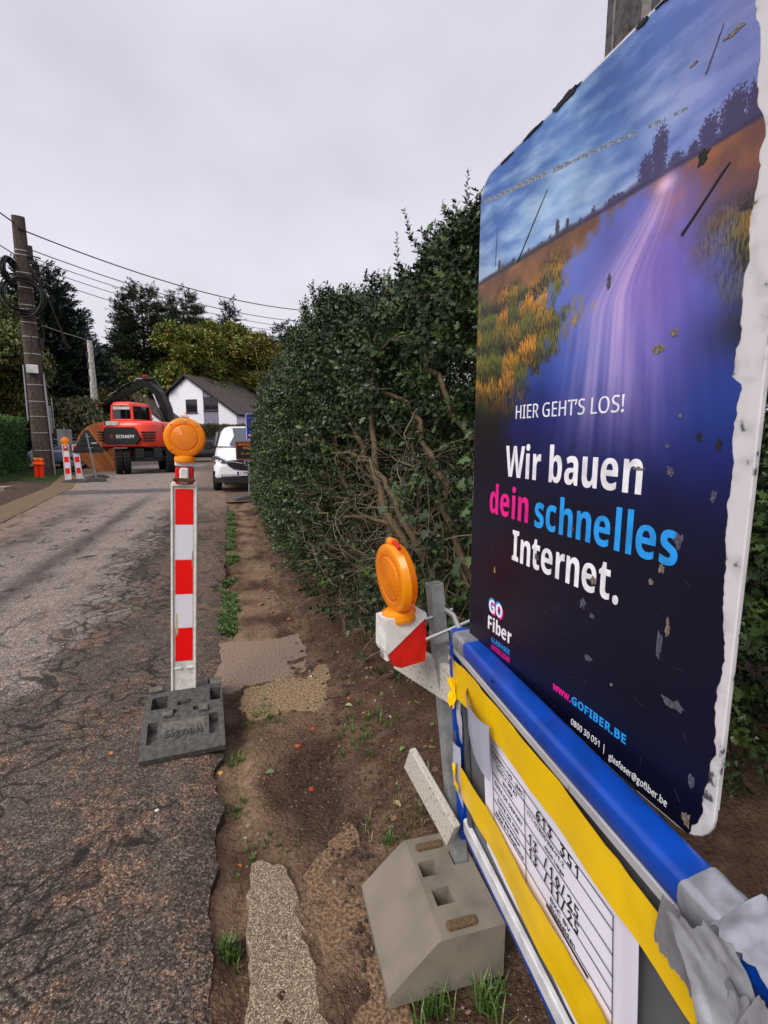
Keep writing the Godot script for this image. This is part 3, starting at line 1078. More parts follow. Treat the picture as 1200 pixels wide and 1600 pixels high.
	for k in 26:
		var u := 0.03 + 0.6 * k / 26.0
		if k == 11 or k > 20 and k % 2:
			continue
		b = Mb.new()
		b.box(Vector3(0, 0, 0), Vector3(0.0235, 0.0055 + 0.003 * hn2.get_noise_2d(k * 9.0, 2.0) + (0.004 if k < 14 else 0.0), 0.0008), 0.0, Basis(Vector3.BACK, -0.2))
		part(o, "glue_mark", b, glue, Transform3D(Basis(), Vector3(u, 2.065 - 0.207 * (u - 0.03) + 0.002 * hn2.get_noise_2d(k * 3.0, 5.0), 0.0013)))
	# fine scratches
	b = Mb.new()
	for k in 70:
		var x := rr(0.03, 0.69)
		var y := rr(0.95, 1.5)
		var a := rr(-1.2, 1.9)
		var l := rr(0.004, 0.026)
		b.box(Vector3(x, y, 0.0018), Vector3(l, 0.0005, 0.0006), 0.0, Basis(Vector3.BACK, a))
	tag(part(o, "scratches", b, mat(Color(0.17, 0.18, 0.27), 0.6)), "", "", "", "stuff")
	# black rot on the upper and lower edge
	for q in [[0.33, 2.12, 0.05, 0.012], [0.3, 2.117, 0.03, 0.01], [0.22, 2.118, 0.06, 0.005], [0.5, 2.117, 0.02, 0.008], [0.12, 2.115, 0.05, 0.004], [0.56, 2.118, 0.06, 0.005], [0.32, 0.921, 0.03, 0.012], [0.4, 0.918, 0.05, 0.007], [0.2, 0.92, 0.05, 0.006], [0.55, 0.916, 0.09, 0.006]]:
		b = Mb.new()
		b.prism(blot(q[2], q[3], q[0] * 30, 18), 0.0, 0.003)
		part(o, "dirt_patch", b, black, P.call(q[0], q[1], -0.0012))
	# brackets
	for y in [1.15, 1.85]:
		boxp(o, "bracket", Vector3(0.38, y, -0.035), Vector3(0.4, 0.04, 0.055), metal(Color(0.5, 0.5, 0.52)), 0.004)
	# the post
	var p := thing("metal_post", "tall dark grey ribbed metal post behind the blue advertising board", "post", Transform3D(Basis(-AL, Vector3.UP, -RT), road(0.807, 0.748)))
	b = Mb.new()
	var prof := PackedVector2Array()
	for q in [[1, 1], [-1, 1], [-1, -1], [1, -1]]:
		pass
	for e in 4:
		var c := cos(e * PI / 2)
		var s := sin(e * PI / 2)
		for q in [Vector2(0.052, -0.042), Vector2(0.052, -0.022), Vector2(0.046, -0.019), Vector2(0.046, -0.008), Vector2(0.053, -0.005), Vector2(0.053, 0.02), Vector2(0.049, 0.023), Vector2(0.052, 0.026), Vector2(0.052, 0.042), Vector2(0.042, 0.052)]:
			prof.append(Vector2(q.x * c - q.y * s, q.x * s + q.y * c))
	b.xf = Transform3D(Basis(Vector3.RIGHT, Vector3.BACK, Vector3.DOWN), Vector3.ZERO)
	b.prism(prof, 0.1, -4.2)
	part(p, "shaft", b, mat(Color(0.33, 0.32, 0.325), 0.55, {"metal": 0.4, "tex": "grime", "scale": 5.0}))


# ================= the barrier with the taped notice =================
func ribbon(par: Node, nm: String, m: Material, pts: Array, rows := 3, z_amp := 0.0, sd := 0.0, thick := 0.0008) -> MeshInstance3D:
	# pts: [x, y_low, y_high, z] across; a thin sheet with two faces
	var b := Mb.new()
	var n := pts.size()
	var grid := []
	for k in n:
		var col := []
		for r in rows + 1:
			var q := float(r) / rows
			var y: float = lerpf(pts[k][1], pts[k][2], q)
			var zz: float = pts[k][3] + z_amp * (1.3 * absf(hn.get_noise_2d(pts[k][0] * 9.0 + sd, y * 7.0 + pts[k][0] * 5.0)) + 0.7 * hn2.get_noise_2d(pts[k][0] * 14.0 + sd, y * 6.0) + 0.03 * hn2.get_noise_2d(pts[k][0] * 45.0 + sd, y * 45.0))
			col.append(Vector3(pts[k][0], y, zz))
		grid.append(col)
	for side in 2:
		var first := b.v.size()
		for k in n:
			for r in rows + 1:
				var du: Vector3 = grid[mini(k + 1, n - 1)][r] - grid[maxi(k - 1, 0)][r]
				var dv: Vector3 = grid[k][mini(r + 1, rows)] - grid[k][maxi(r - 1, 0)]
				var nn := du.cross(dv).normalized() * (1.0 if side == 0 else -1.0)
				b.vert(grid[k][r] + nn * (thick if side == 0 else 0.0), nn)
		for k in n - 1:
			for r in rows:
				var a := first + k * (rows + 1) + r
				if side == 0:
					b.face(a, a + rows + 1, a + rows + 2)
					b.face(a, a + rows + 2, a + 1)
				else:
					b.face(a, a + rows + 2, a + rows + 1)
					b.face(a, a + 1, a + rows + 2)
	return part(par, nm, b, m)

func crumple(par: Node, nm: String, m: Material, at: Vector3, size: Vector2, amp: float, sd: float, turn := Basis()) -> void:
	var pts := []
	var n := 22
	for k in n + 1:
		pts.append([-size.x / 2 + size.x * k / n, -size.y / 2 + 0.012 * hn.get_noise_2d(k * 0.25, sd), size.y / 2 + 0.012 * hn.get_noise_2d(k * 0.3, sd + 30), 0.0])
	var o := ribbon(par, nm, m, pts, 14, amp, sd)
	o.transform = Transform3D(turn, at)

func build_barrier() -> void:
	var d2 := Vector3(-0.216, 0, -0.976)
	var n2 := Vector3(0.976, 0, -0.216)
	var fr := Transform3D(Basis(-d2, Vector3.UP, -n2), n2 * 0.5 + d2 * 1.305)
	var lean := Transform3D(Basis(Vector3.RIGHT, deg_to_rad(4.0)), Vector3.ZERO)
	var pivot := Transform3D(Basis(), Vector3(0, 0.95, 0))
	var o := thing("notice_stand", "blue framed notice board leaning on the fence below the advertising board", "notice board", fr * pivot * lean * pivot.affine_inverse())
	var blue := mat(Color(0.0, 0.25, 0.64), 0.34, {"coat": 0.1, "tex": "soft", "scale": 3.0, "bump": 0.1, "bump_tex": "wave"})
	var grey := mat(Color(0.38, 0.385, 0.4), 0.45, {"tex": "soft"})
	var alu := metal(Color(0.78, 0.79, 0.8), 0.35)
	var L := 1.32
	boxp(o, "panel", Vector3(L / 2, 0.6, -0.012), Vector3(L - 0.02, 0.64, 0.01), grey, 0.002)
	# rounded top rail with an upturned end
	var b := Mb.new()
	var rings := []
	for k in 26:
		var x := -0.012 + (L + 0.012) * pow(k / 25.0, 1.6)
		var e := sqrt(clampf((x + 0.012) / 0.04, 0.0, 1.0))
		var ring := []
		for j in 14:
			var a := TAU * j / 14.0
			var ex := cos(a)
			var ey := sin(a)
			ring.append(Vector3(x, 0.93 + 0.024 * signf(ey) * pow(absf(ey), 0.42) * (0.35 + 0.65 * e) , -0.008 + 0.03 * signf(ex) * pow(absf(ex), 0.55) * (0.35 + 0.65 * e)))
		ring.reverse()
		rings.append(ring)
	b.loft(rings)
	part(o, "rail", b, blue)
	boxp(o, "rail", Vector3(0.004, 0.575, 0.0), Vector3(0.034, 0.66, 0.036), blue, 0.008)
	boxp(o, "rail", Vector3(L / 2, 0.272, -0.01), Vector3(L, 0.035, 0.03), blue, 0.005)
	boxp(o, "trim", Vector3(L / 2, 0.893, 0.008), Vector3(L - 0.06, 0.022, 0.02), mat(Color(0.8, 0.8, 0.82), 0.35, {"metal": 0.3}), 0.004)
	boxp(o, "trim", Vector3(L / 2, 0.316, 0.004), Vector3(L - 0.06, 0.05, 0.018), mat(Color(0.82, 0.82, 0.84), 0.4, {"tex": "soft", "scale": 4.0}), 0.006)
	boxp(o, "trim", Vector3(0.065, 0.6, 0.002), Vector3(0.02, 0.53, 0.012), metal(Color(0.5, 0.51, 0.53)), 0.002)
	boxp(o, "screw", Vector3(0.09, 0.942, 0.022), Vector3(0.008, 0.008, 0.004), mat(Color(0.06, 0.06, 0.07)), 0.002)
	boxp(o, "screw", Vector3(0.31, 0.94, 0.0226), Vector3(0.007, 0.007, 0.004), mat(Color(0.06, 0.06, 0.07)), 0.002)
	boxp(o, "bolt", Vector3(0.61, 0.89, 0.014), Vector3(0.012, 0.012, 0.008), alu, 0.003)
	# the paper form
	var paper := mat(Color(0.9, 0.89, 0.95), 0.6, {"tex": ""})
	var pts := []
	for k in 30:
		var x := 0.2 + 0.585 * k / 29.0
		pts.append([x, 0.4 - 0.03 * x, 0.84, 0.0065 + 0.002 * sin(x * 23.0) + 0.012 * sm(0.72, 0.785, x)])
	ribbon(o, "paper_form", paper, pts, 4, 0.0012, 3.0)
	var ink := mat(Color(0.12, 0.12, 0.14), 0.7)
	var pen := mat(Color(0.03, 0.03, 0.035), 0.6)
	var zf := 0.0105
	var rows := [0.745, 0.716, 0.669, 0.627, 0.595, 0.553, 0.43]
	b = Mb.new()
	for y in rows:
		b.box(Vector3(0.4925, y, zf), Vector3(0.455, 0.0016, 0.0008))
	for x in [0.265, 0.43, 0.72]:
		b.box(Vector3(x, 0.588, zf + 0.0002), Vector3(0.0016, 0.316, 0.0008))
	part(o, "form_lines", b, ink)
	var PT := func(x: float, y: float) -> Transform3D: return Transform3D(Basis(), Vector3(x + 0.055, y, zf))
	txt(o, "FIBERHOOD - JMS", PT.call(0.216, 0.724), 0.15, 0.0105, ink, false)
	txt(o, "CHECK IN AT", PT.call(0.236, 0.698), 0.105, 0.0105, ink, false)
	txt(o, "WORK", PT.call(0.268, 0.678), 0.05, 0.0105, ink, false)
	txt(o, "DATE DE DEPART", PT.call(0.222, 0.643), 0.14, 0.0105, ink, false)
	txt(o, "DATE DE FIN", PT.call(0.236, 0.605), 0.105, 0.0105, ink, false)
	txt(o, "Entrepreneur", PT.call(0.24, 0.577), 0.108, 0.0105, ink, false)
	txt(o, "NOM & Telephone", PT.call(0.222, 0.559), 0.142, 0.0105, ink, false)
	txt(o, "1Y1-02R0D3W-YT-Z", PT.call(0.386, 0.697), 0.14, 0.0105, ink, false)
	txt(o, "4000 Liège", PT.call(0.455, 0.677), 0.07, 0.008, ink, false)
	txt(o, "BKC BV", PT.call(0.475, 0.572), 0.07, 0.0105, ink, false)
	txt(o, "Brosvelden", PT.call(0.475, 0.556), 0.085, 0.009, ink, false)
	# pen strokes
	var hand := {"6": [[0.7, 1], [0.2, 0.6], [0.1, 0.2], [0.5, 0], [0.8, 0.25], [0.5, 0.5], [0.15, 0.3]], "1": [[0.2, 0.7], [0.55, 1], [0.5, 0]], "3": [[0.1, 0.9], [0.7, 0.95], [0.35, 0.55], [0.75, 0.3], [0.4, 0], [0.05, 0.15]], "5": [[0.8, 1], [0.2, 1], [0.2, 0.55], [0.7, 0.45], [0.6, 0.05], [0.1, 0.05]], "0": [[0.5, 1], [0.1, 0.5], [0.5, 0], [0.9, 0.5], [0.5, 1]], "2": [[0.1, 0.8], [0.5, 1], [0.8, 0.75], [0.1, 0], [0.9, 0.02]], "/": [[0.1, 0], [0.6, 1.1]]}
	var strokes := func(s: String, x: float, y: float, wd: float, ht: float, th: float) -> void:
		var mb := Mb.new()
		for k in s.length():
			if not hand.has(s[k]):
				continue
			var g: Array = hand[s[k]]
			for q in g.size() - 1:
				var A := Vector2(x + 0.055 + (k + g[q][0] * 0.75) * wd, y + g[q][1] * ht)
				var B := Vector2(x + 0.055 + (k + g[q + 1][0] * 0.75) * wd, y + g[q + 1][1] * ht)
				mb.box(Vector3((A.x + B.x) / 2, (A.y + B.y) / 2, zf + 0.0001 + q * 0.00003), Vector3(A.distance_to(B) + th, th, 0.0007), 0.0, Basis(Vector3.BACK, (B - A).angle()))
		part(o, "handwriting", mb, pen)
	strokes.call("613 351", 0.425, 0.7205, 0.0225, 0.0235, 0.0036)
	strokes.call("13 /10/25", 0.39, 0.632, 0.021, 0.0235, 0.0034)
	strokes.call("13 /11/25", 0.39, 0.5985, 0.021, 0.0225, 0.0034)
	b = Mb.new()
	b.box(Vector3(0.585, 0.545, zf + 0.0003), Vector3(0.14, 0.006, 0.0008), 0.0, Basis(Vector3.BACK, -0.03))
	part(o, "pen_stroke", b, pen)
	# yellow tapes
	var yel := mat(Color(0.93, 0.76, 0.0), 0.3, {"tex": "", "coat": 0.2})
	pts = []
	for k in 50:
		var x := -0.012 + (L - 0.05) * k / 49.0
		pts.append([x, lerpf(0.755, 0.785, sm(0.0, 0.35, x)) - 0.02 * sm(0.5, 1.0, x), lerpf(0.868, 0.882, sm(0.0, 0.2, x)) - 0.022 * sm(0.55, 0.9, x), 0.019 + 0.002 * sin(x * 30.0) - 0.006 * sm(0.05, -0.0, x)])
	tag(ribbon(o, "yellow_tape", yel, pts, 6, 0.0022, 1.0), "upper strip of yellow plastic tape")
	pts = []
	for k in 40:
		var x := -0.012 + (L - 0.25) * k / 39.0
		pts.append([x, lerpf(0.44, 0.42, x) - 0.015 * sm(0.3, 0.6, x), lerpf(0.545, 0.53, x), 0.018 + 0.004 * sin(x * 17.0)])
	tag(ribbon(o, "yellow_tape", yel, pts, 6, 0.003, 9.0), "lower strip of yellow plastic tape")
	crumple(o, "tape_knot", yel, Vector3(0.045, 0.77, 0.03), Vector2(0.03, 0.09), 0.02, 4.0)
	crumple(o, "tape_knot", yel, Vector3(0.05, 0.5, 0.032), Vector2(0.03, 0.1), 0.02, 14.0)
	# torn grey paper hanging under the upper tape
	var torn := mat(Color(0.62, 0.63, 0.7), 0.55)
	pts = []
	for k in 16:
		var q := k / 15.0
		pts.append([0.13 + 0.19 * q, lerpf(0.83, 0.69, pow(q, 0.8)) - 0.02 * sin(q * PI), 0.835, 0.015 + 0.035 * sin(q * 2.4)])
	ribbon(o, "paper_flap", torn, pts, 6, 0.004, 6.0)
	pts = []
	for k in 12:
		var q := k / 11.0
		pts.append([0.012 + 0.05 * q, lerpf(0.6, 0.4, q), lerpf(0.63, 0.6, q), 0.012 + 0.022 * sin(q * 2.8)])
	ribbon(o, "paper_flap", torn, pts, 6, 0.003, 16.0)
	crumple(o, "paper_flap", mat(Color(0.7, 0.7, 0.73), 0.55), Vector3(0.048, 0.69, 0.012), Vector2(0.03, 0.16), 0.006, 26.0)
	# duct tape
	var duct := mat(Color(0.6, 0.61, 0.64), 0.27, {"metal": 0.4, "tex": "soft", "scale": 8.0})
	var bits := [[Vector3(0.9, 0.929, 0.0), 0.085, 3.0], [Vector3(0.085, 0.929, 0.0), 0.075, 8.0]]
	for q in bits:   # wrapped over the rail
		b = Mb.new()
		rings = []
		for k in 9:
			var x: float = q[0].x - q[1] / 2 + q[1] * k / 8.0
			var ring := []
			for j in 16:
				var a := TAU * j / 16.0
				var g := 0.0325 + 0.0022 * hn.get_noise_2d(k * 1.5 + q[2], j * 2.0)
				ring.append(Vector3(x + 0.006 * hn.get_noise_2d(j * 1.0, q[2] * 5 + k * 0.02), 0.93 + (g - 0.006) * signf(sin(a)) * pow(absf(sin(a)), 0.42), -0.008 + g * signf(cos(a)) * pow(absf(cos(a)), 0.55)))
			ring.reverse()
			rings.append(ring)
		b.loft(rings)
		part(o, "duct_tape", b, duct)
	var duct2 := mat(Color(0.64, 0.65, 0.68), 0.28, {"metal": 0.3, "tex": "soft", "scale": 8.0})
	crumple(o, "duct_tape", duct, Vector3(0.868, 0.874, 0.03), Vector2(0.066, 0.085), 0.004, 40.0, Basis(Vector3.BACK, -0.2))
	crumple(o, "duct_tape", duct2, Vector3(0.94, 0.9, 0.042), Vector2(0.085, 0.13), 0.012, 50.0, Basis(Vector3.UP, 0.2) * Basis(Vector3.BACK, 0.5))
	crumple(o, "duct_tape", duct, Vector3(0.942, 0.82, 0.036), Vector2(0.07, 0.2), 0.008, 60.0, Basis(Vector3.BACK, 0.08))
	crumple(o, "duct_tape", duct2, Vector3(0.985, 0.85, 0.04), Vector2(0.07, 0.19), 0.01, 64.0, Basis(Vector3.BACK, -0.3))
	crumple(o, "duct_tape", duct, Vector3(0.96, 0.958, -0.005), Vector2(0.1, 0.07), 0.008, 66.0, Basis(Vector3.RIGHT, -1.3))
	crumple(o, "duct_tape", mat(Color(0.62, 0.6, 0.56), 0.28, {"metal": 0.5, "tex": ""}), Vector3(0.05, 0.895, 0.03), Vector2(0.03, 0.06), 0.02, 70.0)
	# ---- the fence behind it ----
	var galv := mat(Color(0.6, 0.62, 0.62), 0.5, {"metal": 0.4, "tex": "soft", "scale": 5.0})
	var lo := Vector3(0.25, 0.1, -1.43)
	var hi := Vector3(0.155, 1.055, -1.47)
	var up := (hi - lo).normalized()
	var xx := up.cross(Vector3(0.3, 0, 0.95)).normalized()
	var f := thing("fence_post", "leaning square galvanised tube standing in the concrete fence foot", "post", Transform3D(Basis(xx, up, xx.cross(up)), lo))
	b = Mb.new()
	var hgt := hi.distance_to(lo)
	for q in [[0, 0.021, 0.042, 0.003], [0, -0.021, 0.042, 0.003], [0.021, 0, 0.003, 0.039], [-0.021, 0, 0.003, 0.039]]:
		b.box(Vector3(q[0], hgt / 2, q[1]), Vector3(q[2], hgt, q[3]), 0.0008)
	part(f, "tube", b, galv)
	boxp(f, "collar", Vector3(0, hgt - 0.17, 0), Vector3(0.05, 0.035, 0.05), mat(Color(0.66, 0.66, 0.66), 0.5), 0.004)
	# the planks
	var plank_m := mat(Color(0.72, 0.7, 0.66), 0.6, {"tex": "scuff", "scale": 4.5})
	var pd := Vector3(-0.47, 0, -0.883)
	for q in [[Vector3(0.3, 0.752, -1.27), Vector3(0.042, 0.752, -1.64), "upper white barrier plank with black scuffs under the second amber lamp", 0.115], [Vector3(0.212, 0.3, -1.335), Vector3(0.088, 0.405, -1.56), "lower white barrier plank hanging askew behind the notice board", 0.1]]:
		var A: Vector3 = q[0]
		var B: Vector3 = q[1]
		var dx := (A - B).normalized()
		var zz := dx.cross(Vector3.UP).normalized()
		var pl := thing("barrier_plank", q[2], "plank", Transform3D(Basis(dx, zz.cross(dx), zz), B), "white barrier planks on the fence")
		boxp(pl, "plank", Vector3(A.distance_to(B) / 2, 0, 0), Vector3(A.distance_to(B), q[3], 0.024), plank_m, 0.003)
		boxp(pl, "edge_strip", Vector3(A.distance_to(B) / 2, q[3] / 2 - 0.012, -0.0135), Vector3(A.distance_to(B) - 0.01, 0.012, 0.004), plank_m, 0.001)
	# the concrete foot
	var c := mat(Color(0.47, 0.44, 0.39), 0.85, {"tex": "soft", "scale": 2.2, "bump": 0.1, "bump_tex": "grain"})
	var ft := thing("concrete_block", "heavy grey concrete fence foot with square holes in its top", "concrete block", Transform3D(Basis(Vector3(0.25, 0, 0.968), Vector3.UP, Vector3(-0.968, 0, 0.25)), Vector3(0.205, -0.03, -1.335)))
	# x runs along the block towards the camera, z towards the road; the long slope faces the road
	b = Mb.new()
	var prof := PackedVector2Array([Vector2(-0.1, 0.0), Vector2(0.24, 0.0), Vector2(0.242, 0.035), Vector2(0.105, 0.165), Vector2(0.09, 0.172), Vector2(-0.1, 0.172)])
	var cs := CSGPolygon3D.new()
	cs.polygon = prof
	cs.depth = 0.35
	cs.mode = CSGPolygon3D.MODE_DEPTH
	# polygon x -> z of the foot, depth along x
	cs.transform = Transform3D(Basis(Vector3(0, 0, 1), Vector3.UP, Vector3(-1, 0, 0)), Vector3(-0.185, 0, 0))
	cs.material = c
	var comb := CSGCombiner3D.new()
	comb.name = "body"
	comb.add_child(cs)
	for q in [[-0.061, 0.05], [0.04, 0.04], [-0.08, -0.062]]:
		var hole := CSGBox3D.new()
		hole.operation = CSGShape3D.OPERATION_SUBTRACTION
		hole.size = Vector3(0.055, 0.2, 0.055)
		hole.position = Vector3(q[0], 0.14, q[1])
		hole.material = c
		comb.add_child(hole)
	ft.add_child(comb)
	for x in [-0.14, 0.135]:
		boxp(ft, "stacking_rib", Vector3(x, 0.176, 0.02), Vector3(0.026, 0.018, 0.09), mat(Color(0.46, 0.39, 0.28), 0.9, {"tex": "dirt", "scale": 6.0}), 0.005)
	# ---- the second lamp, clamped to the post ----
	var lampx := Transform3D(Basis(Vector3.UP, deg_to_rad(-66)), Vector3(0.062, 0.0, -1.36))
	lampx.origin.y = 0.0
	warning_lamp(Transform3D(Basis(Vector3.BACK, 0.1) * lampx.basis, Vector3(0.06, 0.836, -1.37)), "amber warning lamp turned sideways with a red and white housing above the barrier plank", false)


# ================= lamps and delineator =================
func warning_lamp(at: Transform3D, label: String, plain: bool) -> Node3D:
	# local: origin under the housing, y up, the lens faces +z
	var o := thing("warning_lamp", label, "lamp", at, "amber lamps in the roadworks")
	var amber := mat(Color(1.0, 0.7, 0.1), 0.28, {"coat": 0.5, "back": Color(1.0, 0.6, 0.1), "tex": "", "spec": 0.5})
	var deep := mat(Color(1.0, 0.65, 0.06), 0.22, {"coat": 0.8, "back": Color(1.0, 0.65, 0.1), "tex": "", "scale": 3.0, "bump": 0.12, "bump_tex": "stones_h"})
	var red := mat(Color(0.78, 0.03, 0.03), 0.45, {"tex": "soft", "scale": 5.0})
	var white := mat(Color(0.84, 0.83, 0.82), 0.45, {"tex": "soft", "scale": 5.0})
	var alu := metal(Color(0.72, 0.72, 0.72), 0.35)
	var lens_y := 0.0
	var small := Basis.from_scale(Vector3(0.86, 0.92, 0.86))
	var squash := Basis() if plain else Basis.from_scale(Vector3(1, 1, 0.72))
	var b: Mb
	if plain:
		boxp(o, "housing", Vector3(0, 0.045, 0.0), Vector3(0.09, 0.1, 0.05), red, 0.008)
		boxp(o, "housing_cap", Vector3(0, 0.115, 0.0), Vector3(0.094, 0.04, 0.054), white, 0.008)
		boxp(o, "spout", Vector3(0, 0.05, 0.03), Vector3(0.046, 0.085, 0.03), white, 0.01)
		boxp(o, "clamp", Vector3(0, 0.03, 0.047), Vector3(0.1, 0.02, 0.008), mat(Color(0.42, 0.3, 0.2), 0.4, {"metal": 0.6}), 0.002)
		for x in [-0.045, 0.045]:
			boxp(o, "bolt", Vector3(x, 0.03, 0.05), Vector3(0.016, 0.016, 0.016), mat(Color(0.45, 0.32, 0.22), 0.4, {"metal": 0.7}), 0.004)
		lens_y = 0.245
	else:
		b = Mb.new()   # slanted red lower body, white hood
		var body := PackedVector2Array([Vector2(-0.06, 0.0), Vector2(0.03, 0.0), Vector2(0.055, 0.012), Vector2(0.066, 0.04), Vector2(0.07, 0.075), Vector2(-0.068, 0.152), Vector2(-0.076, 0.14), Vector2(-0.07, 0.05)])
		b.xf = Transform3D(Basis(Vector3(0, 0, 1), Vector3.UP, Vector3.LEFT), Vector3.ZERO)
		b.prism(body, -0.043, 0.043, 0.006)
		part(o, "housing", b, red, Transform3D(small, Vector3(0, 0.012, 0)))
		b = Mb.new()
		b.xf = Transform3D(Basis(Vector3(0, 0, 1), Vector3.UP, Vector3.LEFT), Vector3.ZERO)
		b.prism(PackedVector2Array([Vector2(0.076, 0.055), Vector2(0.08, 0.07), Vector2(0.068, 0.165), Vector2(-0.06, 0.165), Vector2(-0.078, 0.158), Vector2(-0.08, 0.143)]), -0.046, 0.046, 0.006)
		part(o, "housing_cap", b, white, Transform3D(small, Vector3(0, 0.012, 0)))
		boxp(o, "lock_plate", Vector3(0.0, 0.05, 0.057), Vector3(0.04, 0.035, 0.012), white, 0.004)
		b = Mb.new()
		b.tube([Vector3(0, 0.052, 0.058), Vector3(0, 0.052, 0.07)], [0.008], 10)
		part(o, "lock", b, alu)
		for x in [0.035, -0.01]:
			boxp(o, "rib", Vector3(0.015, 0.07 + x * 0.5, -0.06 + x * 0.05), Vector3(0.03, 0.012, 0.016), red, 0.002)
		lens_y = 0.268
		b = Mb.new()
		b.tube([Vector3(0.035, 0.075, -0.06), Vector3(0.06, 0.105, -0.2)], [0.0055], 8)
		part(o, "bolt", b, alu)
		b = Mb.new()
		b.tube([Vector3(-0.035, 0.1, -0.06), Vector3(-0.02, 0.12, -0.19)], [0.0055], 8)
		part(o, "bolt", b, alu)
		b = Mb.new()
		b.tube([Vector3(0.07, 0.09, -0.155), Vector3(0.02, 0.115, -0.17), Vector3(-0.03, 0.125, -0.165)], [0.009], 6)
		part(o, "bracket", b, alu)
	# neck and lens: a lathe round z
	b = Mb.new()
	b.lathe([Vector2(0.0, -0.125), Vector2(0.05, -0.125), Vector2(0.052, -0.115), Vector2(0.05, -0.1), Vector2(0.036, -0.092), Vector2(0.0, -0.09)], 24)
	part(o, "neck", b, amber, Transform3D(Basis(), Vector3(0, lens_y, 0)))
	var zx := Transform3D(Basis(Vector3.RIGHT, Vector3.BACK, Vector3.DOWN), Vector3.ZERO)
	zx = Transform3D(Basis(Vector3.RIGHT, PI / 2), Vector3.ZERO)
	b = Mb.new()   # rim
	b.lathe([Vector2(0.078, -0.03), Vector2(0.094, -0.03), Vector2(0.099, -0.024), Vector2(0.1, -0.004), Vector2(0.102, -0.002), Vector2(0.102, 0.002), Vector2(0.1, 0.004), Vector2(0.099, 0.024), Vector2(0.094, 0.03), Vector2(0.078, 0.03)], 40, true, zx)
	part(o, "rim", b, amber, Transform3D(squash, Vector3(0, lens_y, 0)))
	for side in [1.0, -1.0]:
		var prof := []
		var n := 26
		for k in n + 1:
			var r := 0.08 * (1.0 - float(k) / n)
			var y := 0.028 + 0.012 * (1.0 - pow(r / 0.08, 2.0)) + (0.0011 if k % 2 else 0.0) * (1.0 if r > 0.012 else 0.0)
			if r > 0.068:
				y = 0.031
			elif r > 0.064:
				y = 0.0285
			prof.append(Vector2(r, y))
		b = Mb.new()
		b.lathe(prof, 40, false, zx if side > 0 else Transform3D(Basis(Vector3.RIGHT, -PI / 2), Vector3.ZERO))
		var len_o := part(o, "lens", b, deep, Transform3D(squash, Vector3(0, lens_y, 0)))
		b = Mb.new()   # prisms pressed into the lens
		for q in 30:
			var a := TAU * q / 30.0
			b.box(Vector3(cos(a) * 0.073, sin(a) * 0.073, 0.0315 * side), Vector3(0.004, 0.006, 0.002), 0.0005, Basis(Vector3.BACK, a))
		part(len_o, "prisms", b, amber)
	b = Mb.new()
	b.tube([Vector3(-0.016, lens_y + 0.103, 0), Vector3(0.016, lens_y + 0.103, 0)], [0.013], 10)
	part(o, "knob", b, amber)
	if plain:
		b = Mb.new()
		b.tube([Vector3(-0.022, lens_y + 0.108, 0.02), Vector3(0.022, lens_y + 0.108, 0.02), Vector3(0.0, lens_y + 0.082, 0.033), Vector3(-0.02, lens_y + 0.107, 0.021)], [0.0042], 6)
		part(o, "key_hook", b, mat(Color(0.8, 0.78, 0.75), 0.4))
		for q in 4:
			boxp(o, "screw", Vector3(cos(q * PI / 2 + 0.8) * 0.088, lens_y + sin(q * PI / 2 + 0.8) * 0.088, 0.031), Vector3(0.008, 0.008, 0.004), mat(Color(0.6, 0.35, 0.1), 0.4), 0.002)
	else:
		b = Mb.new()
		b.tube([Vector3(0.01, lens_y + 0.106, 0), Vector3(0.04, lens_y + 0.104, 0.005), Vector3(0.072, lens_y + 0.098, 0.012)], [0.007, 0.006, 0.005], 8)
		part(o, "latch", b, red)
	return o

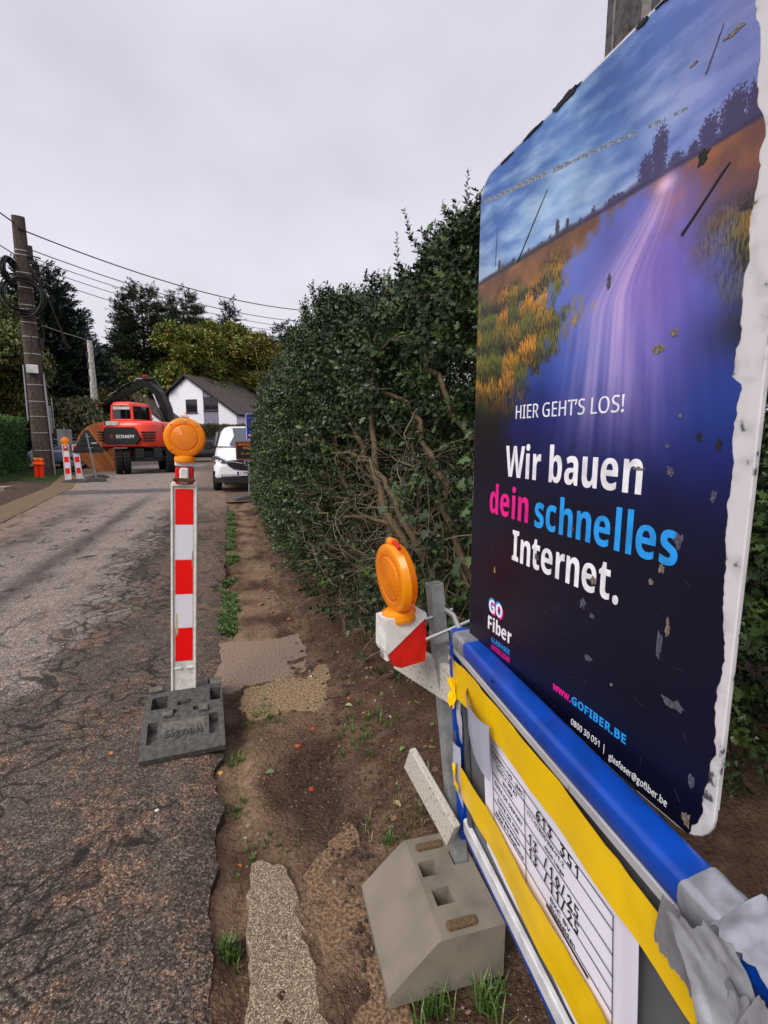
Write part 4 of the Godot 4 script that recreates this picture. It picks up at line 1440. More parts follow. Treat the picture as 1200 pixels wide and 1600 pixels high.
func delineator_board(at: Transform3D, label: String, full: bool) -> Node3D:
	var o := thing("delineator", label, "delineator", at, "red and white delineator boards")
	var white := mat(Color(0.82, 0.81, 0.78), 0.5, {"tex": "soft", "scale": 5.0})
	var sheet := mat(Color(0.84, 0.83, 0.87), 0.35, {"tex": ""})
	var red := mat(Color(0.9, 0.02, 0.015), 0.35, {"tex": ""})
	var b := Mb.new()
	b.prism(round_rect(-0.066, 0.0, 0.066, 1.195, 0.016, 4), -0.02, 0.012, 0.004, true)
	part(o, "board", b, white)
	var f := PackedVector2Array(round_rect(-0.066, 0.0, 0.066, 1.195, 0.016, 4))
	b = Mb.new()
	for q in [[Vector3(-0.058, 0.61, 0.015), Vector3(0.012, 1.14, 0.012)], [Vector3(0.058, 0.61, 0.015), Vector3(0.012, 1.14, 0.012)], [Vector3(0, 1.179, 0.015), Vector3(0.106, 0.014, 0.012)]]:
		b.box(q[0], q[1], 0.004)
	part(o, "raised_rim", b, white)
	for k in 5:
		var y := 0.21 + 0.1905 * (4 - k) + 0.094
		boxp(o, "red_stripe" if k % 2 == 0 else "white_stripe", Vector3(0, y, 0.0135), Vector3(0.088, 0.1885, 0.002), red if k % 2 == 0 else sheet, 0.0006)
	if full:
		for x in [-0.03, 0.03]:
			boxp(o, "ledge", Vector3(x, 0.168, 0.015), Vector3(0.04, 0.012, 0.01), white, 0.003)
		b = Mb.new()
		for s in [-0.022, 0.022]:
			for k in 7:
				var a0 := PI * k / 7.0
				var a1 := PI * (k + 1) / 7.0
				b.tube([Vector3(s + cos(a0) * 0.013, 0.1 - sin(a0) * 0.013, 0.0125), Vector3(s + cos(a1) * 0.013, 0.1 - sin(a1) * 0.013, 0.0125)], [0.0016], 5, false)
		part(o, "moulded_mark", b, white)
		b = Mb.new()
		b.prism(blot(0.012, 0.12, 3.0, 16), 0.0142, 0.0152)
		part(o, "torn_patch", b, mat(Color(0.75, 0.68, 0.52), 0.7), Transform3D(Basis(), Vector3(-0.036, 0.42, 0)))
		b = Mb.new()
		b.prism(blot(0.006, 0.1, 8.0, 16), 0.0142, 0.0152)
		part(o, "torn_patch", b, mat(Color(0.6, 0.56, 0.5), 0.7), Transform3D(Basis(), Vector3(0.04, 0.79, 0)))
	return o

func rubber_foot(at: Transform3D, label: String, word: bool, size := Vector3(0.42, 0.12, 0.8)) -> Node3D:
	# local: +z is the front end, x across
	var o := thing("rubber_weight", label, "sign foot", at, "black rubber sign feet")
	var m := mat(Color(0.31, 0.31, 0.3), 0.75, {"tex": "grime", "scale": 3.0, "bump": 0.15, "bump_tex": "dirt_h"})
	var m2 := mat(Color(0.4, 0.39, 0.36), 0.8, {"tex": "grime", "scale": 3.0})
	var X := size.x / 2
	var Z := size.z / 2
	var comb := CSGCombiner3D.new()
	comb.name = "body"
	var cs := CSGPolygon3D.new()
	cs.polygon = PackedVector2Array([Vector2(-Z + 0.02, 0), Vector2(Z - 0.01, 0), Vector2(Z, 0.03), Vector2(Z - 0.02, 0.06), Vector2(Z * 0.34, size.y), Vector2(-Z * 0.34, size.y), Vector2(-Z + 0.02, 0.06), Vector2(-Z, 0.03)])
	cs.depth = size.x
	cs.transform = Transform3D(Basis(Vector3(0, 0, 1), Vector3.UP, Vector3(-1, 0, 0)), Vector3(-X, 0, 0))
	cs.material = m
	comb.add_child(cs)
	var cut := [[0.0, 0.03, 0.075, 0.05, 0.1], [-0.135, -0.01, 0.085, 0.15, 0.09], [0.17, -0.02, 0.06, 0.16, 0.08], [-0.155, 0.26, 0.05, 0.15, 0.12], [0.155, 0.26, 0.05, 0.15, 0.12], [-0.155, -0.27, 0.05, 0.14, 0.12], [0.155, -0.27, 0.05, 0.14, 0.12]]
	for q in cut:
		var h := CSGBox3D.new()
		h.operation = CSGShape3D.OPERATION_SUBTRACTION
		h.size = Vector3(q[2] * size.x / 0.42, 0.2, q[3] * size.z / 0.8)
		h.position = Vector3(q[0] * size.x / 0.42, size.y + 0.1 - q[4] + (0.055 if absf(q[1]) > 0.2 else 0.0), q[1] * size.z / 0.8)
		h.material = m
		comb.add_child(h)
	for x in [-0.045, 0.06]:
		var h := CSGCylinder3D.new()
		h.operation = CSGShape3D.OPERATION_SUBTRACTION
		h.radius = 0.02
		h.height = 0.1
		h.position = Vector3(x, size.y, 0.1)
		h.material = m
		comb.add_child(h)
	o.add_child(comb)
	for q in [[-0.075, 0.12, 0.05], [0.095, 0.12, 0.045]]:
		boxp(o, "pad", Vector3(q[0], size.y + 0.004, q[1]), Vector3(q[2], 0.016, 0.05), m2, 0.004)
	boxp(o, "pad", Vector3(0.16, size.y + 0.004, -0.15), Vector3(0.06, 0.014, 0.07), m2, 0.004)
	boxp(o, "pad", Vector3(-0.15, size.y + 0.004, -0.16), Vector3(0.07, 0.014, 0.05), m2, 0.004)
	if word:
		var sl := Vector2(Z - 0.02 - Z * 0.34, size.y - 0.06)
		var a := atan2(sl.y, sl.x)
		var t := Transform3D(Basis(Vector3.RIGHT, -PI / 2 + a), Vector3(-0.085, size.y - 0.04, Z * 0.34 + 0.04 * sl.x / sl.y + 0.0))
		boxp(o, "name_plate", Vector3(0.0, size.y - 0.0265, Z * 0.34 + 0.0265 * sl.x / sl.y), Vector3(0.2, 0.004, 0.075), m2, 0.0015, Basis(Vector3.RIGHT, a))
		txt(o, "Signall", t.translated_local(Vector3(0, -0.012, 0.0035)), 0.17, 0.042, m, true, "lettering", 0.006)
	return o

func build_delineator() -> void:
	var fr := Basis(Vector3.UP, deg_to_rad(19.0))
	rubber_foot(Transform3D(Basis(Vector3.UP, deg_to_rad(20.0)), Vector3(-1.06, 0.0, -2.44)), "black rubber foot with an embossed word under the nearest striped board", true, Vector3(0.38, 0.12, 0.68))
	var bb := Basis(Vector3.BACK, deg_to_rad(-3.6)) * fr
	delineator_board(Transform3D(bb, Vector3(-1.118, 0.075, -2.57)), "tall narrow red and white striped board standing at the road edge", true)
	warning_lamp(Transform3D(bb, Vector3(-1.118, 0.075, -2.57) + bb * Vector3(0, 1.18, -0.006)), "round amber warning lamp on top of the nearest striped board", true)


# ================= the house and what stands far off =================
func win(par: Node, x0: float, y0: float, x1: float, y1: float, z: float, mull := 1) -> void:
	var fm := mat(Color(0.13, 0.13, 0.14), 0.5)
	var gl := mat(Color(0.07, 0.08, 0.095), 0.08, {"tex": "", "spec": 0.6})
	var w := boxp(par, "window", Vector3((x0 + x1) / 2, (y0 + y1) / 2, z + 0.0), Vector3(x1 - x0, y1 - y0, 0.05), fm, 0.01)
	for k in mull:
		var a := lerpf(x0, x1, float(k) / mull) + 0.05
		var b := lerpf(x0, x1, float(k + 1) / mull) - 0.05
		boxp(w, "pane", Vector3((a + b) / 2, (y0 + y1) / 2, z + 0.02), Vector3(b - a, y1 - y0 - 0.12, 0.022), gl, 0.0)
	boxp(w, "sill", Vector3((x0 + x1) / 2, y0 - 0.03, z + 0.05), Vector3(x1 - x0 + 0.14, 0.06, 0.16), mat(Color(0.36, 0.36, 0.38), 0.6), 0.01)

func roof_slope(par: Node, nm: String, a: Vector3, down: Vector3, along: Vector3, m: Material, seed0: int) -> void:
	# a: ridge corner at the front; a slab, and rows of tiles on it
	var nn := along.cross(down).normalized()
	if nn.y < 0:
		nn = -nn
	var b := Mb.new()
	var t := nn * -0.14
	var c := [a, a + along, a + along + down, a + down]
	b._flat([c[0], c[1], c[2], c[3]], nn)
	b._flat([c[0] + t, c[1] + t, c[2] + t, c[3] + t], -nn)
	for k in 4:
		var p: Vector3 = c[k]
		var q: Vector3 = c[(k + 1) % 4]
		b._flat([p, q, q + t, p + t], (p + q) / 2 - (c[0] + c[2]) / 2)
	var slab_o := part(par, nm, b, mat(Color(0.12, 0.11, 0.11), 0.8))
	b = Mb.new()
	b.use_col = true
	var rows := int(down.length() / 0.3)
	var cols := int(along.length() / 0.32)
	var ud := down.normalized()
	var ua := along.normalized()
	var r2 := RandomNumberGenerator.new()
	r2.seed = seed0
	for r in rows:
		for q in cols:
			var f := r2.randf_range(0.75, 1.15)
			b.col = Color(f, f * r2.randf_range(0.96, 1.02), f)
			var p := a + ud * ((r + 0.5) * down.length() / rows) + ua * ((q + 0.5) * along.length() / cols) + nn * 0.02
			b.box(p, Vector3(along.length() / cols - 0.02, 0.03, down.length() / rows + 0.03), 0.0, Basis(ua, nn, ua.cross(nn)) * Basis(Vector3.RIGHT, 0.09 if ua.cross(nn).dot(ud) > 0 else -0.09))
	tag(part(slab_o, "roof_tiles", b, m), "", "", "", "stuff")

func build_house() -> void:
	var wall := mat(Color(0.88, 0.88, 0.92), 0.8, {"tex": "", "bump": 0.5, "bump_tex": "grain"})
	var tile := mat(Color(0.3, 0.27, 0.25), 0.75, {"vc": 1, "tex": "grime", "scale": 0.7})
	var o := thing("white_house", "white rendered house with brown tiled roof and two dark windows in its gable", "house", Transform3D(yaw(20), Vector3(-17.6, 0, -45.0)))
	var b := Mb.new()
	b.prism(PackedVector2Array([Vector2(-2.0, 0), Vector2(1.75, 0), Vector2(1.75, 5.7), Vector2(0, 6.72), Vector2(-2.0, 5.36)]), -10.0, 0.0)
	part(o, "wall", b, wall)
	b = Mb.new()
	b.prism(PackedVector2Array([Vector2(3.35, 0), Vector2(5.2, 0), Vector2(5.2, 3.42), Vector2(3.35, 4.62)]), -9.98, 0.0)
	part(o, "wall", b, wall)
	b = Mb.new()
	b.prism(PackedVector2Array([Vector2(1.752, 0.01), Vector2(3.348, 0.01), Vector2(3.348, 4.6), Vector2(1.752, 5.66)]), -9.9, -0.08)
	part(o, "recessed_panel", b, mat(Color(0.5, 0.49, 0.57), 0.8))
	win(o, -0.15, 3.68, 1.1, 4.82, 0.0, 1)
	win(o, 1.8, 3.85, 3.3, 4.98, -0.07, 2)
	win(o, 0.55, 1.5, 1.7, 2.55, 0.0, 1)
	roof_slope(o, "roof", Vector3(0, 6.98, 0.3), Vector3(5.6, -3.55, 0), Vector3(0, 0, -10.4), tile, 3)
	roof_slope(o, "roof", Vector3(-0.01, 6.97, 0.3), Vector3(-2.3, -1.56, 0), Vector3(0, 0, -10.4), tile, 4)
	b = Mb.new()
	b.box(Vector3(0, 0, 0), Vector3(0.05, 0.2, 0.05))
	boxp(o, "chimney", Vector3(3.9, 5.3, -5.6), Vector3(0.5, 1.9, 0.5), mat(Color(0.22, 0.2, 0.2), 0.8), 0.02)
	boxp(o, "verge_board", Vector3(-1.15, 6.13, 0.32), Vector3(2.8, 0.2, 0.04), mat(Color(0.12, 0.11, 0.16), 0.6), 0.005, Basis(Vector3.BACK, 0.591))
	# the lower wing in front
	b = Mb.new()
	b.prism(PackedVector2Array([Vector2(-8.5, 0), Vector2(-0.2, 0), Vector2(-0.2, 2.6), Vector2(-4.3, 5.2), Vector2(-8.5, 2.6)]), 0.0, 2.4)
	part(o, "wing_wall", b, wall)
	roof_slope(o, "wing_roof", Vector3(-4.3, 5.42, 2.65), Vector3(4.7, -3.0, 0), Vector3(0, 0, -2.6), tile, 5)
	roof_slope(o, "wing_roof", Vector3(-4.31, 5.41, 2.65), Vector3(-4.6, -2.9, 0), Vector3(0, 0, -2.6), tile, 6)
	# the other white house, left
	o = thing("white_house", "pale house half hidden behind the big utility pole and the dark conifer", "house", Transform3D(yaw(-12), Vector3(-25.2, 0, -36.0)))
	b = Mb.new()
	b.prism(PackedVector2Array([Vector2(-5, 0), Vector2(4.0, 0), Vector2(4.0, 2.2), Vector2(-0.5, 4.7), Vector2(-5, 2.2)]), -8.0, 0.0)
	part(o, "wall", b, wall)
	roof_slope(o, "roof", Vector3(-0.5, 4.95, 0.3), Vector3(4.9, -2.72, 0), Vector3(0, 0, -8.5), tile, 7)
	roof_slope(o, "roof", Vector3(-0.51, 4.94, 0.3), Vector3(-4.9, -2.72, 0), Vector3(0, 0, -8.5), tile, 8)
	win(o, 1.0, 0.9, 2.4, 2.0, 0.0, 2)
	boxp(o, "door", Vector3(3.2, 1.0, 0.0), Vector3(0.9, 2.0, 0.06), mat(Color(0.25, 0.2, 0.16), 0.6))

func car(nm: String, label: String, c: Color, at: Transform3D) -> void:
	# local: front at +z
	var o := thing(nm, label, "car", at)
	var paint := mat(c, 0.3, {"coat": 0.8, "tex": "", "metal": 0.2})
	var glass := mat(Color(0.09, 0.11, 0.13), 0.06, {"tex": "", "spec": 0.7})
	var dark := mat(Color(0.05, 0.05, 0.055), 0.6)
	var b := Mb.new()
	var rings := []
	for q in [[2.1, 0.45, 0.62, 0.7], [2.02, 0.3, 0.78, 0.82], [1.5, 0.25, 0.93, 0.87], [0.9, 0.25, 0.98, 0.88], [-1.2, 0.25, 1.0, 0.88], [-1.9, 0.28, 0.98, 0.85], [-2.1, 0.4, 0.85, 0.78]]:
		rings.append(ring_of(q[0], q[1], q[2], q[3], q[3] * 0.94))
	rings.reverse()
	b.loft(rings)
	part(o, "body", b, paint)
	b = Mb.new()
	rings = []
	for q in [[1.0, 0.97, 0.8, 0.8], [0.2, 1.36, 0.74, 0.62], [-0.6, 1.45, 0.75, 0.6], [-1.2, 1.4, 0.75, 0.58], [-1.9, 1.0, 0.74, 0.7]]:
		rings.append(ring_of(q[0], 0.9, q[1], q[2], q[3]))
	rings.reverse()
	b.loft(rings)
	var cab := part(o, "cabin_glass", b, glass)
	b = Mb.new()
	rings = []
	for q in [[0.25, 1.36, 0.0, 0.64], [-0.6, 1.46, 0.0, 0.62], [-1.25, 1.41, 0.0, 0.6]]:
		rings.append(ring_of(q[0], q[1] - 0.03, q[1] + 0.015, q[3], q[3] * 0.94))
	rings.reverse()
	b.loft(rings)
	part(o, "roof", b, paint)
	for s in [-1.0, 1.0]:
		boxp(o, "headlight", Vector3(s * 0.62, 0.68, 2.03), Vector3(0.3, 0.13, 0.14), mat(Color(0.8, 0.82, 0.85), 0.12, {"tex": ""}), 0.04)
		boxp(o, "mirror", Vector3(s * 0.95, 1.0, 0.75), Vector3(0.2, 0.13, 0.1), paint, 0.03)
		for z in [1.3, -1.3]:
			b = Mb.new()
			b.tube([Vector3(s * 0.68, 0.31, z), Vector3(s * 0.89, 0.31, z)], [0.31], 20)
			var w := part(o, "wheel", b, dark)
			b = Mb.new()
			b.tube([Vector3(s * 0.885, 0.31, z), Vector3(s * 0.9, 0.31, z)], [0.2], 14)
			part(w, "rim", b, metal(Color(0.6, 0.6, 0.62)))
	boxp(o, "grille", Vector3(0, 0.6, 2.09), Vector3(0.8, 0.12, 0.05), dark, 0.02)
	boxp(o, "number_plate", Vector3(0, 0.43, 2.1), Vector3(0.5, 0.11, 0.02), mat(Color(0.8, 0.8, 0.8), 0.5), 0.003)

func ring_of(z: float, y0: float, y1: float, w0: float, w1: float, pw := 0.42, n := 28) -> Array:
	# a rounded box outline, wider below (w0) than above (w1), counter-clockwise seen from +z
	var o := []
	for k in n:
		var a := TAU * k / n
		var cx := signf(cos(a)) * pow(absf(cos(a)), pw)
		var cy := signf(sin(a)) * pow(absf(sin(a)), pw)
		var q := (cy + 1) / 2
		o.append(Vector3(cx * lerpf(w0, w1, q), lerpf(y0, y1, q), z))
	return o

func foot_stand(at: Transform3D, label: String) -> Node3D:
	return rubber_foot(at, label, false, Vector3(0.4, 0.11, 0.72))

func torus(b: Mb, at: Transform3D, R: float, r: float, seg := 26, sides := 6, wob := 0.0) -> void:
	var pts := []
	var rad := []
	for k in seg + 1:
		var a := TAU * k / seg
		var rr2 := R * (1.0 + wob * sin(a * 3 + R * 50))
		pts.append(at * Vector3(cos(a) * rr2, sin(a) * rr2, wob * 0.3 * cos(a * 2)))
		rad.append(r)
	b.tube(pts, rad, sides, false)

func build_far_things() -> void:
	var blk := mat(Color(0.035, 0.033, 0.035), 0.55)
	# ---- the big utility pole ----
	var pc := mat(Color(0.3, 0.255, 0.225), 0.85, {"tex": "grime", "scale": 0.8, "bump": 0.3, "bump_tex": "dirt_h"})
	var o := thing("utility_pole", "thick brown tapering utility pole with steel bands and black cable coils", "utility pole", Transform3D(yaw(-35), Vector3(-12.95, -0.1, -18.8)))
	var b := Mb.new()
	var rings := []
	for k in 10:
		var q := k / 9.0
		var w := lerpf(0.31, 0.2, q)
		var ring := []
		for j in 20:
			var a := TAU * j / 20
			ring.append(Vector3(signf(cos(a)) * pow(absf(cos(a)), 0.6) * w, q * 9.3, -signf(sin(a)) * pow(absf(sin(a)), 0.6) * w * 0.8))
		rings.append(ring)
	b.loft(rings)
	part(o, "shaft", b, pc)
	var band := metal(Color(0.72, 0.72, 0.72), 0.4)
	for y in [1.1, 1.75, 2.35, 2.9, 3.5, 4.6, 5.2, 5.7, 6.15, 6.3, 6.9, 7.4, 8.0, 8.15]:
		var w := lerpf(0.31, 0.2, y / 9.3) + 0.008
		b = Mb.new()
		rings = []
		for e in 2:
			var ring := []
			for j in 20:
				var a := TAU * j / 20
				ring.append(Vector3(signf(cos(a)) * pow(absf(cos(a)), 0.6) * w, y + e * 0.022, -signf(sin(a)) * pow(absf(sin(a)), 0.6) * w * 0.8))
			rings.append(ring)
		b.loft(rings)
		part(o, "steel_band", b, band)
	boxp(o, "junction_box", Vector3(-0.04, 4.05, 0.31), Vector3(0.36, 0.3, 0.16), mat(Color(0.8, 0.8, 0.8), 0.5), 0.02)
	boxp(o, "cable_box", Vector3(0.25, 8.15, 0.1), Vector3(0.16, 0.42, 0.2), blk, 0.02)
	boxp(o, "cable_box", Vector3(0.32, 5.05, 0.05), Vector3(0.14, 0.3, 0.16), blk, 0.02)
	b = Mb.new()
	b.tube([Vector3(0.33, 0.1, 0.2), Vector3(0.31, 2.2, 0.19), Vector3(0.28, 3.9, 0.17)], [0.035], 8)
	part(o, "cable_duct", b, metal(Color(0.6, 0.6, 0.62)))
	b = Mb.new()
	b.tube([Vector3(-0.33, 2.2, 0.12), Vector3(-0.3, 4.2, 0.1)], [0.03], 8)
	part(o, "cable_duct", b, metal(Color(0.6, 0.6, 0.62)))
	for k in 2:
		b = Mb.new()
		for q in 9:
			var R := (0.62 if k == 0 else 0.42) + rr(-0.07, 0.06)
			torus(b, Transform3D(Basis(Vector3.UP, rr(-0.12, 0.12)) * Basis(Vector3.RIGHT, rr(-0.1, 0.1)), (Vector3(-0.12, 6.55, 0.34) if k == 0 else Vector3(-0.4, 7.35, 0.18)) + Vector3(rr(-0.06, 0.06), rr(-0.07, 0.07), rr(-0.07, 0.07))) * Transform3D(Basis.from_scale(Vector3(1, 1.0, 1)) if k == 0 else Basis(Vector3.UP, 1.1), Vector3.ZERO), R, 0.03, 30, 6, 0.05)
		part(o, "cable_coil", b, blk)
	for q in [[[0.2, 7.7, 0.2], [0.5, 7.0, 0.3], [0.95, 5.6, 0.35], [1.15, 4.9, 0.3]], [[0.2, 7.6, 0.2], [0.62, 6.7, 0.3], [0.9, 5.7, 0.32], [1.05, 5.0, 0.3]], [[-0.1, 6.2, 0.35], [0.1, 5.6, 0.32], [-0.05, 4.8, 0.32], [0.05, 4.2, 0.3]], [[0.3, 6.0, 0.1], [0.42, 5.3, 0.15], [0.3, 4.7, 0.15]]]:
		b = Mb.new()
		var pts := []
		for p in q:
			pts.append(Vector3(p[0], p[1], p[2]))
		b.tube(curve(pts, 14), [0.018], 5)
		part(o, "loose_cable", b, mat(Color(0.16, 0.05, 0.045), 0.6))
	# small insulators
	for k in 4:
		b = Mb.new()
		b.tube([Vector3(0.2, 8.05 - k * 0.26, 0.1), Vector3(0.55, 8.02 - k * 0.27, 0.02)], [0.018, 0.03], 6)
		part(o, "wire_clamp", b, blk)
	# ---- the far pole whose wires cross the sky ----
	o = thing("utility_pole", "plain concrete pole hidden behind the holly hedge where the wires end", "utility pole", Transform3D(Basis(), Vector3(-4.7, 0, -31.0)))
	b = Mb.new()
	b.tube([Vector3(0, -0.1, 0), Vector3(0, 9.2, 0)], [0.2, 0.12], 10)
	part(o, "shaft", b, pc)
	# ---- the white pole ----
	o = thing("utility_pole", "slender pale concrete pole before the dark conifer", "utility pole", Transform3D(Basis(), Vector3(-17.0, 0, -29.6)))
	b = Mb.new()
	b.tube([Vector3(-0.05, -0.1, 0), Vector3(0, 3.5, 0), Vector3(0, 7.0, 0)], [0.24, 0.2, 0.14], 10)
	part(o, "shaft", b, mat(Color(0.74, 0.73, 0.72), 0.8, {"tex": "grime", "scale": 0.7}))
	b = Mb.new()
	b.tube([Vector3(0.0, 7.02, 0), Vector3(0, 7.16, 0)], [0.16], 10)
	part(o, "cap", b, blk)
	for y in [5.6, 4.9, 6.2]:
		boxp(o, "fitting", Vector3(-0.12, y, 0.14), Vector3(0.09, 0.35, 0.08), blk, 0.01)
	b = Mb.new()
	b.tube([Vector3(0, 7.0, 0), Vector3(-1.2, 7.35, 0.6), Vector3(-1.9, 7.6, 1.2)], [0.025], 6)
	part(o, "bracket_arm", b, metal(Color(0.5, 0.5, 0.52)))
	# ---- wires ----
	var P := Vector3(-12.75, 8.75, -18.6)
	var ends := [[Vector3(-0.1, 0.0, 0), Vector3(-4.7, 9.0, -31.0), "topmost thick wire from the big pole towards the hedge", 0.024, 0.5], [Vector3(0.3, -0.72, 0), Vector3(-4.7, 8.35, -31.0), "second wire below the thick topmost one", 0.018, 0.45], [Vector3(0.3, -0.98, 0), Vector3(-4.7, 8.0, -31.0), "third wire from the big pole towards the hedge", 0.014, 0.45], [Vector3(0.3, -1.25, 0), Vector3(-4.7, 7.7, -31.0), "fourth wire from the big pole towards the hedge", 0.014, 0.45], [Vector3(0.3, -1.55, 0), Vector3(-4.7, 7.35, -31.0), "lowest wire from the big pole towards the hedge", 0.014, 0.5], [Vector3(-0.25, 0.2, 0), Vector3(-8.6, 9.6, 6.0), "steep wire from the pole top out over the left edge", 0.024, 0.35], [Vector3(-0.25, -0.9, 0), Vector3(-8.9, 8.9, 6.0), "second wire running off to the left", 0.018, 0.35], [Vector3(-0.25, -1.3, 0), Vector3(-9.0, 8.5, 6.0), "third wire running off to the left", 0.018, 0.35], [Vector3(-0.3, -1.6, 0), Vector3(-9.3, 7.9, 6.0), "lowest wire running off to the left", 0.012, 0.35]]
	for q in ends:
		var A: Vector3 = P + q[0]
		var E: Vector3 = q[1]
		var pts := []
		for k in 21:
			var f := k / 20.0
			pts.append(A.lerp(E, f) - Vector3(0, q[4] * 4 * f * (1 - f), 0))
		b = Mb.new()
		b.tube(pts, [q[3]], 5)
		tag(part(self, "overhead_wire", b, blk), q[2], "wire", "overhead wires")
	# ---- cable drum ----
	var wood := mat(Color(0.68, 0.41, 0.19), 0.7, {"tex": "grime", "scale": 1.2})
	var wood2 := mat(Color(0.61, 0.36, 0.17), 0.7, {"tex": "grime", "scale": 1.3})
	var dr := Transform3D(yaw(-24) * Basis(Vector3.RIGHT, 0.0), Vector3(-12.35, 1.06, -22.1))
	o = thing("cable_drum", "big orange-brown wooden cable drum standing on edge behind the triangular sign", "cable drum", dr)
	var disc := PackedVector2Array()
	for k in 40:
		disc.append(Vector2(cos(TAU * k / 40), sin(TAU * k / 40)) * 1.08)
	for fl in 2:
		for k in 8:
			var x0 := -1.08 + 0.27 * k
			var strip := PackedVector2Array([Vector2(x0 + 0.006, -1.2), Vector2(x0 + 0.264, -1.2), Vector2(x0 + 0.264, 1.2), Vector2(x0 + 0.006, 1.2)])
			for poly in Geometry2D.intersect_polygons(disc, strip):
				b = Mb.new()
				b.xf = Transform3D(Basis(Vector3.BACK, 0.5), Vector3.ZERO)
				var z := 0.4 - fl * 0.86 + rng.randf() * 0.008
				b.prism(poly, z, z + 0.06, 0.004)
				part(o, "plank", b, wood if (k + fl) % 2 else wood2)
	b = Mb.new()
	b.tube([Vector3(0, 0, -0.4), Vector3(0, 0, 0.4)], [0.6], 24)
	part(o, "core", b, blk)
	b = Mb.new()
	b.tube([Vector3(0, 0, 0.46), Vector3(0, 0, 0.5)], [0.12], 14)
	part(o, "hub", b, blk)
	for k in 9:
		var a := -1.1 + k * 0.085
		txt(o, "o", Transform3D(Basis(Vector3.BACK, a + PI / 2), Vector3(cos(a) * 0.86, sin(a) * 0.86, 0.474)), 0.06, 0.1, blk, true, "stencil")
	# ---- things along the left verge ----
	var alu := metal(Color(0.6, 0.61, 0.63), 0.45)
	o = thing("triangular_sign", "dark back of a triangular warning sign on a slanting steel post", "sign", Transform3D(yaw(-28), Vector3(-10.05, 0.02, -16.85)))
	b = Mb.new()
	b.prism(PackedVector2Array([Vector2(-0.42, 0.95), Vector2(0.46, 0.95), Vector2(0.48, 1.0), Vector2(0.06, 1.72), Vector2(-0.04, 1.72), Vector2(-0.45, 1.0)]), -0.012, 0.012, 0.004)
	part(o, "plate", b, mat(Color(0.09, 0.095, 0.1), 0.5))
	for y in [1.05, 1.22, 1.38]:
		boxp(o, "stiffener", Vector3(0.015, y, 0.025), Vector3((1.75 - y) * 1.05, 0.035, 0.025), mat(Color(0.13, 0.135, 0.14), 0.5))
	b = Mb.new()
	b.tube([Vector3(0.18, 0.05, 0.03), Vector3(0.0, 1.62, 0.055)], [0.024], 8)
	part(o, "post", b, alu)
	boxp(o, "clamp", Vector3(0.03, 1.5, 0.05), Vector3(0.16, 0.03, 0.03), alu)
	boxp(o, "clamp", Vector3(0.075, 1.12, 0.05), Vector3(0.16, 0.03, 0.03), alu)
	boxp(o, "sticker", Vector3(0.2, 1.28, 0.04), Vector3(0.17, 0.04, 0.006), mat(Color(0.7, 0.7, 0.7), 0.5))
	foot_stand(Transform3D(yaw(60), Vector3(-9.85, 0.02, -16.75)), "grey rubber foot under the triangular sign")
	foot_stand(Transform3D(yaw(40), Vector3(-10.55, 0.02, -18.1)), "spare black rubber foot lying behind the triangular sign")
	var bx := Basis(Vector3.UP, deg_to_rad(30))
	var d1 := delineator_board(Transform3D(bx * Basis.from_scale(Vector3(1.45, 0.98, 1)), Vector3(-10.42, 0.1, -16.25)), "front one of two striped boards on the far left verge", false)
	delineator_board(Transform3D(bx * Basis.from_scale(Vector3(1.45, 0.98, 1)) * Basis(Vector3.BACK, 0.03), Vector3(-10.35, 0.08, -16.75)), "rear one of two striped boards on the far left verge", false)
	warning_lamp(Transform3D(bx * Basis.from_scale(Vector3(1.15, 1.15, 1.15)), Vector3(-10.42, 1.1, -16.26)), "distant small amber lamp on the front striped board of the left verge", true)
	foot_stand(Transform3D(yaw(70), Vector3(-10.3, 0.0, -16.4)), "black rubber foot under the two distant striped boards")
	o = thing("marker_posts", "bundle of orange plastic marker posts with yellow tops leaning at the pole", "marker posts", Transform3D(Basis(Vector3.BACK, -0.06), Vector3(-12.25, 0.0, -17.5)))
	for k in 4:
		b = Mb.new()
		b.box(Vector3(-0.12 + 0.085 * k, 0.36, 0.03 * (k % 2)), Vector3(0.08, 0.72 - 0.03 * (k % 2), 0.07), 0.015)
		part(o, "orange_post", b, mat(Color(0.95, 0.2, 0.03), 0.4))
		boxp(o, "cap", Vector3(-0.12 + 0.085 * k, 0.74, 0.03 * (k % 2)), Vector3(0.085, 0.07, 0.076), mat(Color(0.92, 0.55, 0.05), 0.4), 0.01)
	boxp(o, "strap", Vector3(0.01, 0.58, 0.035), Vector3(0.37, 0.07, 0.14), mat(Color(0.93, 0.4, 0.03), 0.4), 0.01)
	o = thing("grey_sign", "pale grey back of a square road sign on a post stand beside the big pole", "sign", Transform3D(yaw(-35), Vector3(-12.75, 0, -19.9)))
	boxp(o, "plate", Vector3(0, 1.5, 0), Vector3(0.5, 0.62, 0.02), mat(Color(0.5, 0.51, 0.52), 0.5), 0.006)
	boxp(o, "plate", Vector3(0.3, 1.0, 0.02), Vector3(0.5, 0.24, 0.02), mat(Color(0.4, 0.41, 0.42), 0.5), 0.006)
	b = Mb.new()
	b.tube([Vector3(0.0, 0.02, 0.03), Vector3(0.0, 1.9, 0.03)], [0.026], 8)
	part(o, "post", b, alu)
	b = Mb.new()
	b.tube([Vector3(0.42, 0.02, 0.0), Vector3(0.36, 1.0, 0.0)], [0.022], 8)
	part(o, "post", b, alu)
	boxp(o, "foot", Vector3(0.05, 0.04, 0.02), Vector3(0.5, 0.08, 0.3), mat(Color(0.3, 0.3, 0.3), 0.8), 0.02)
	o = thing("blue_sign", "small blue sign on a grey pole in front of the pale far house", "sign", Transform3D(yaw(-35), Vector3(-16.9, 0, -26.0)))
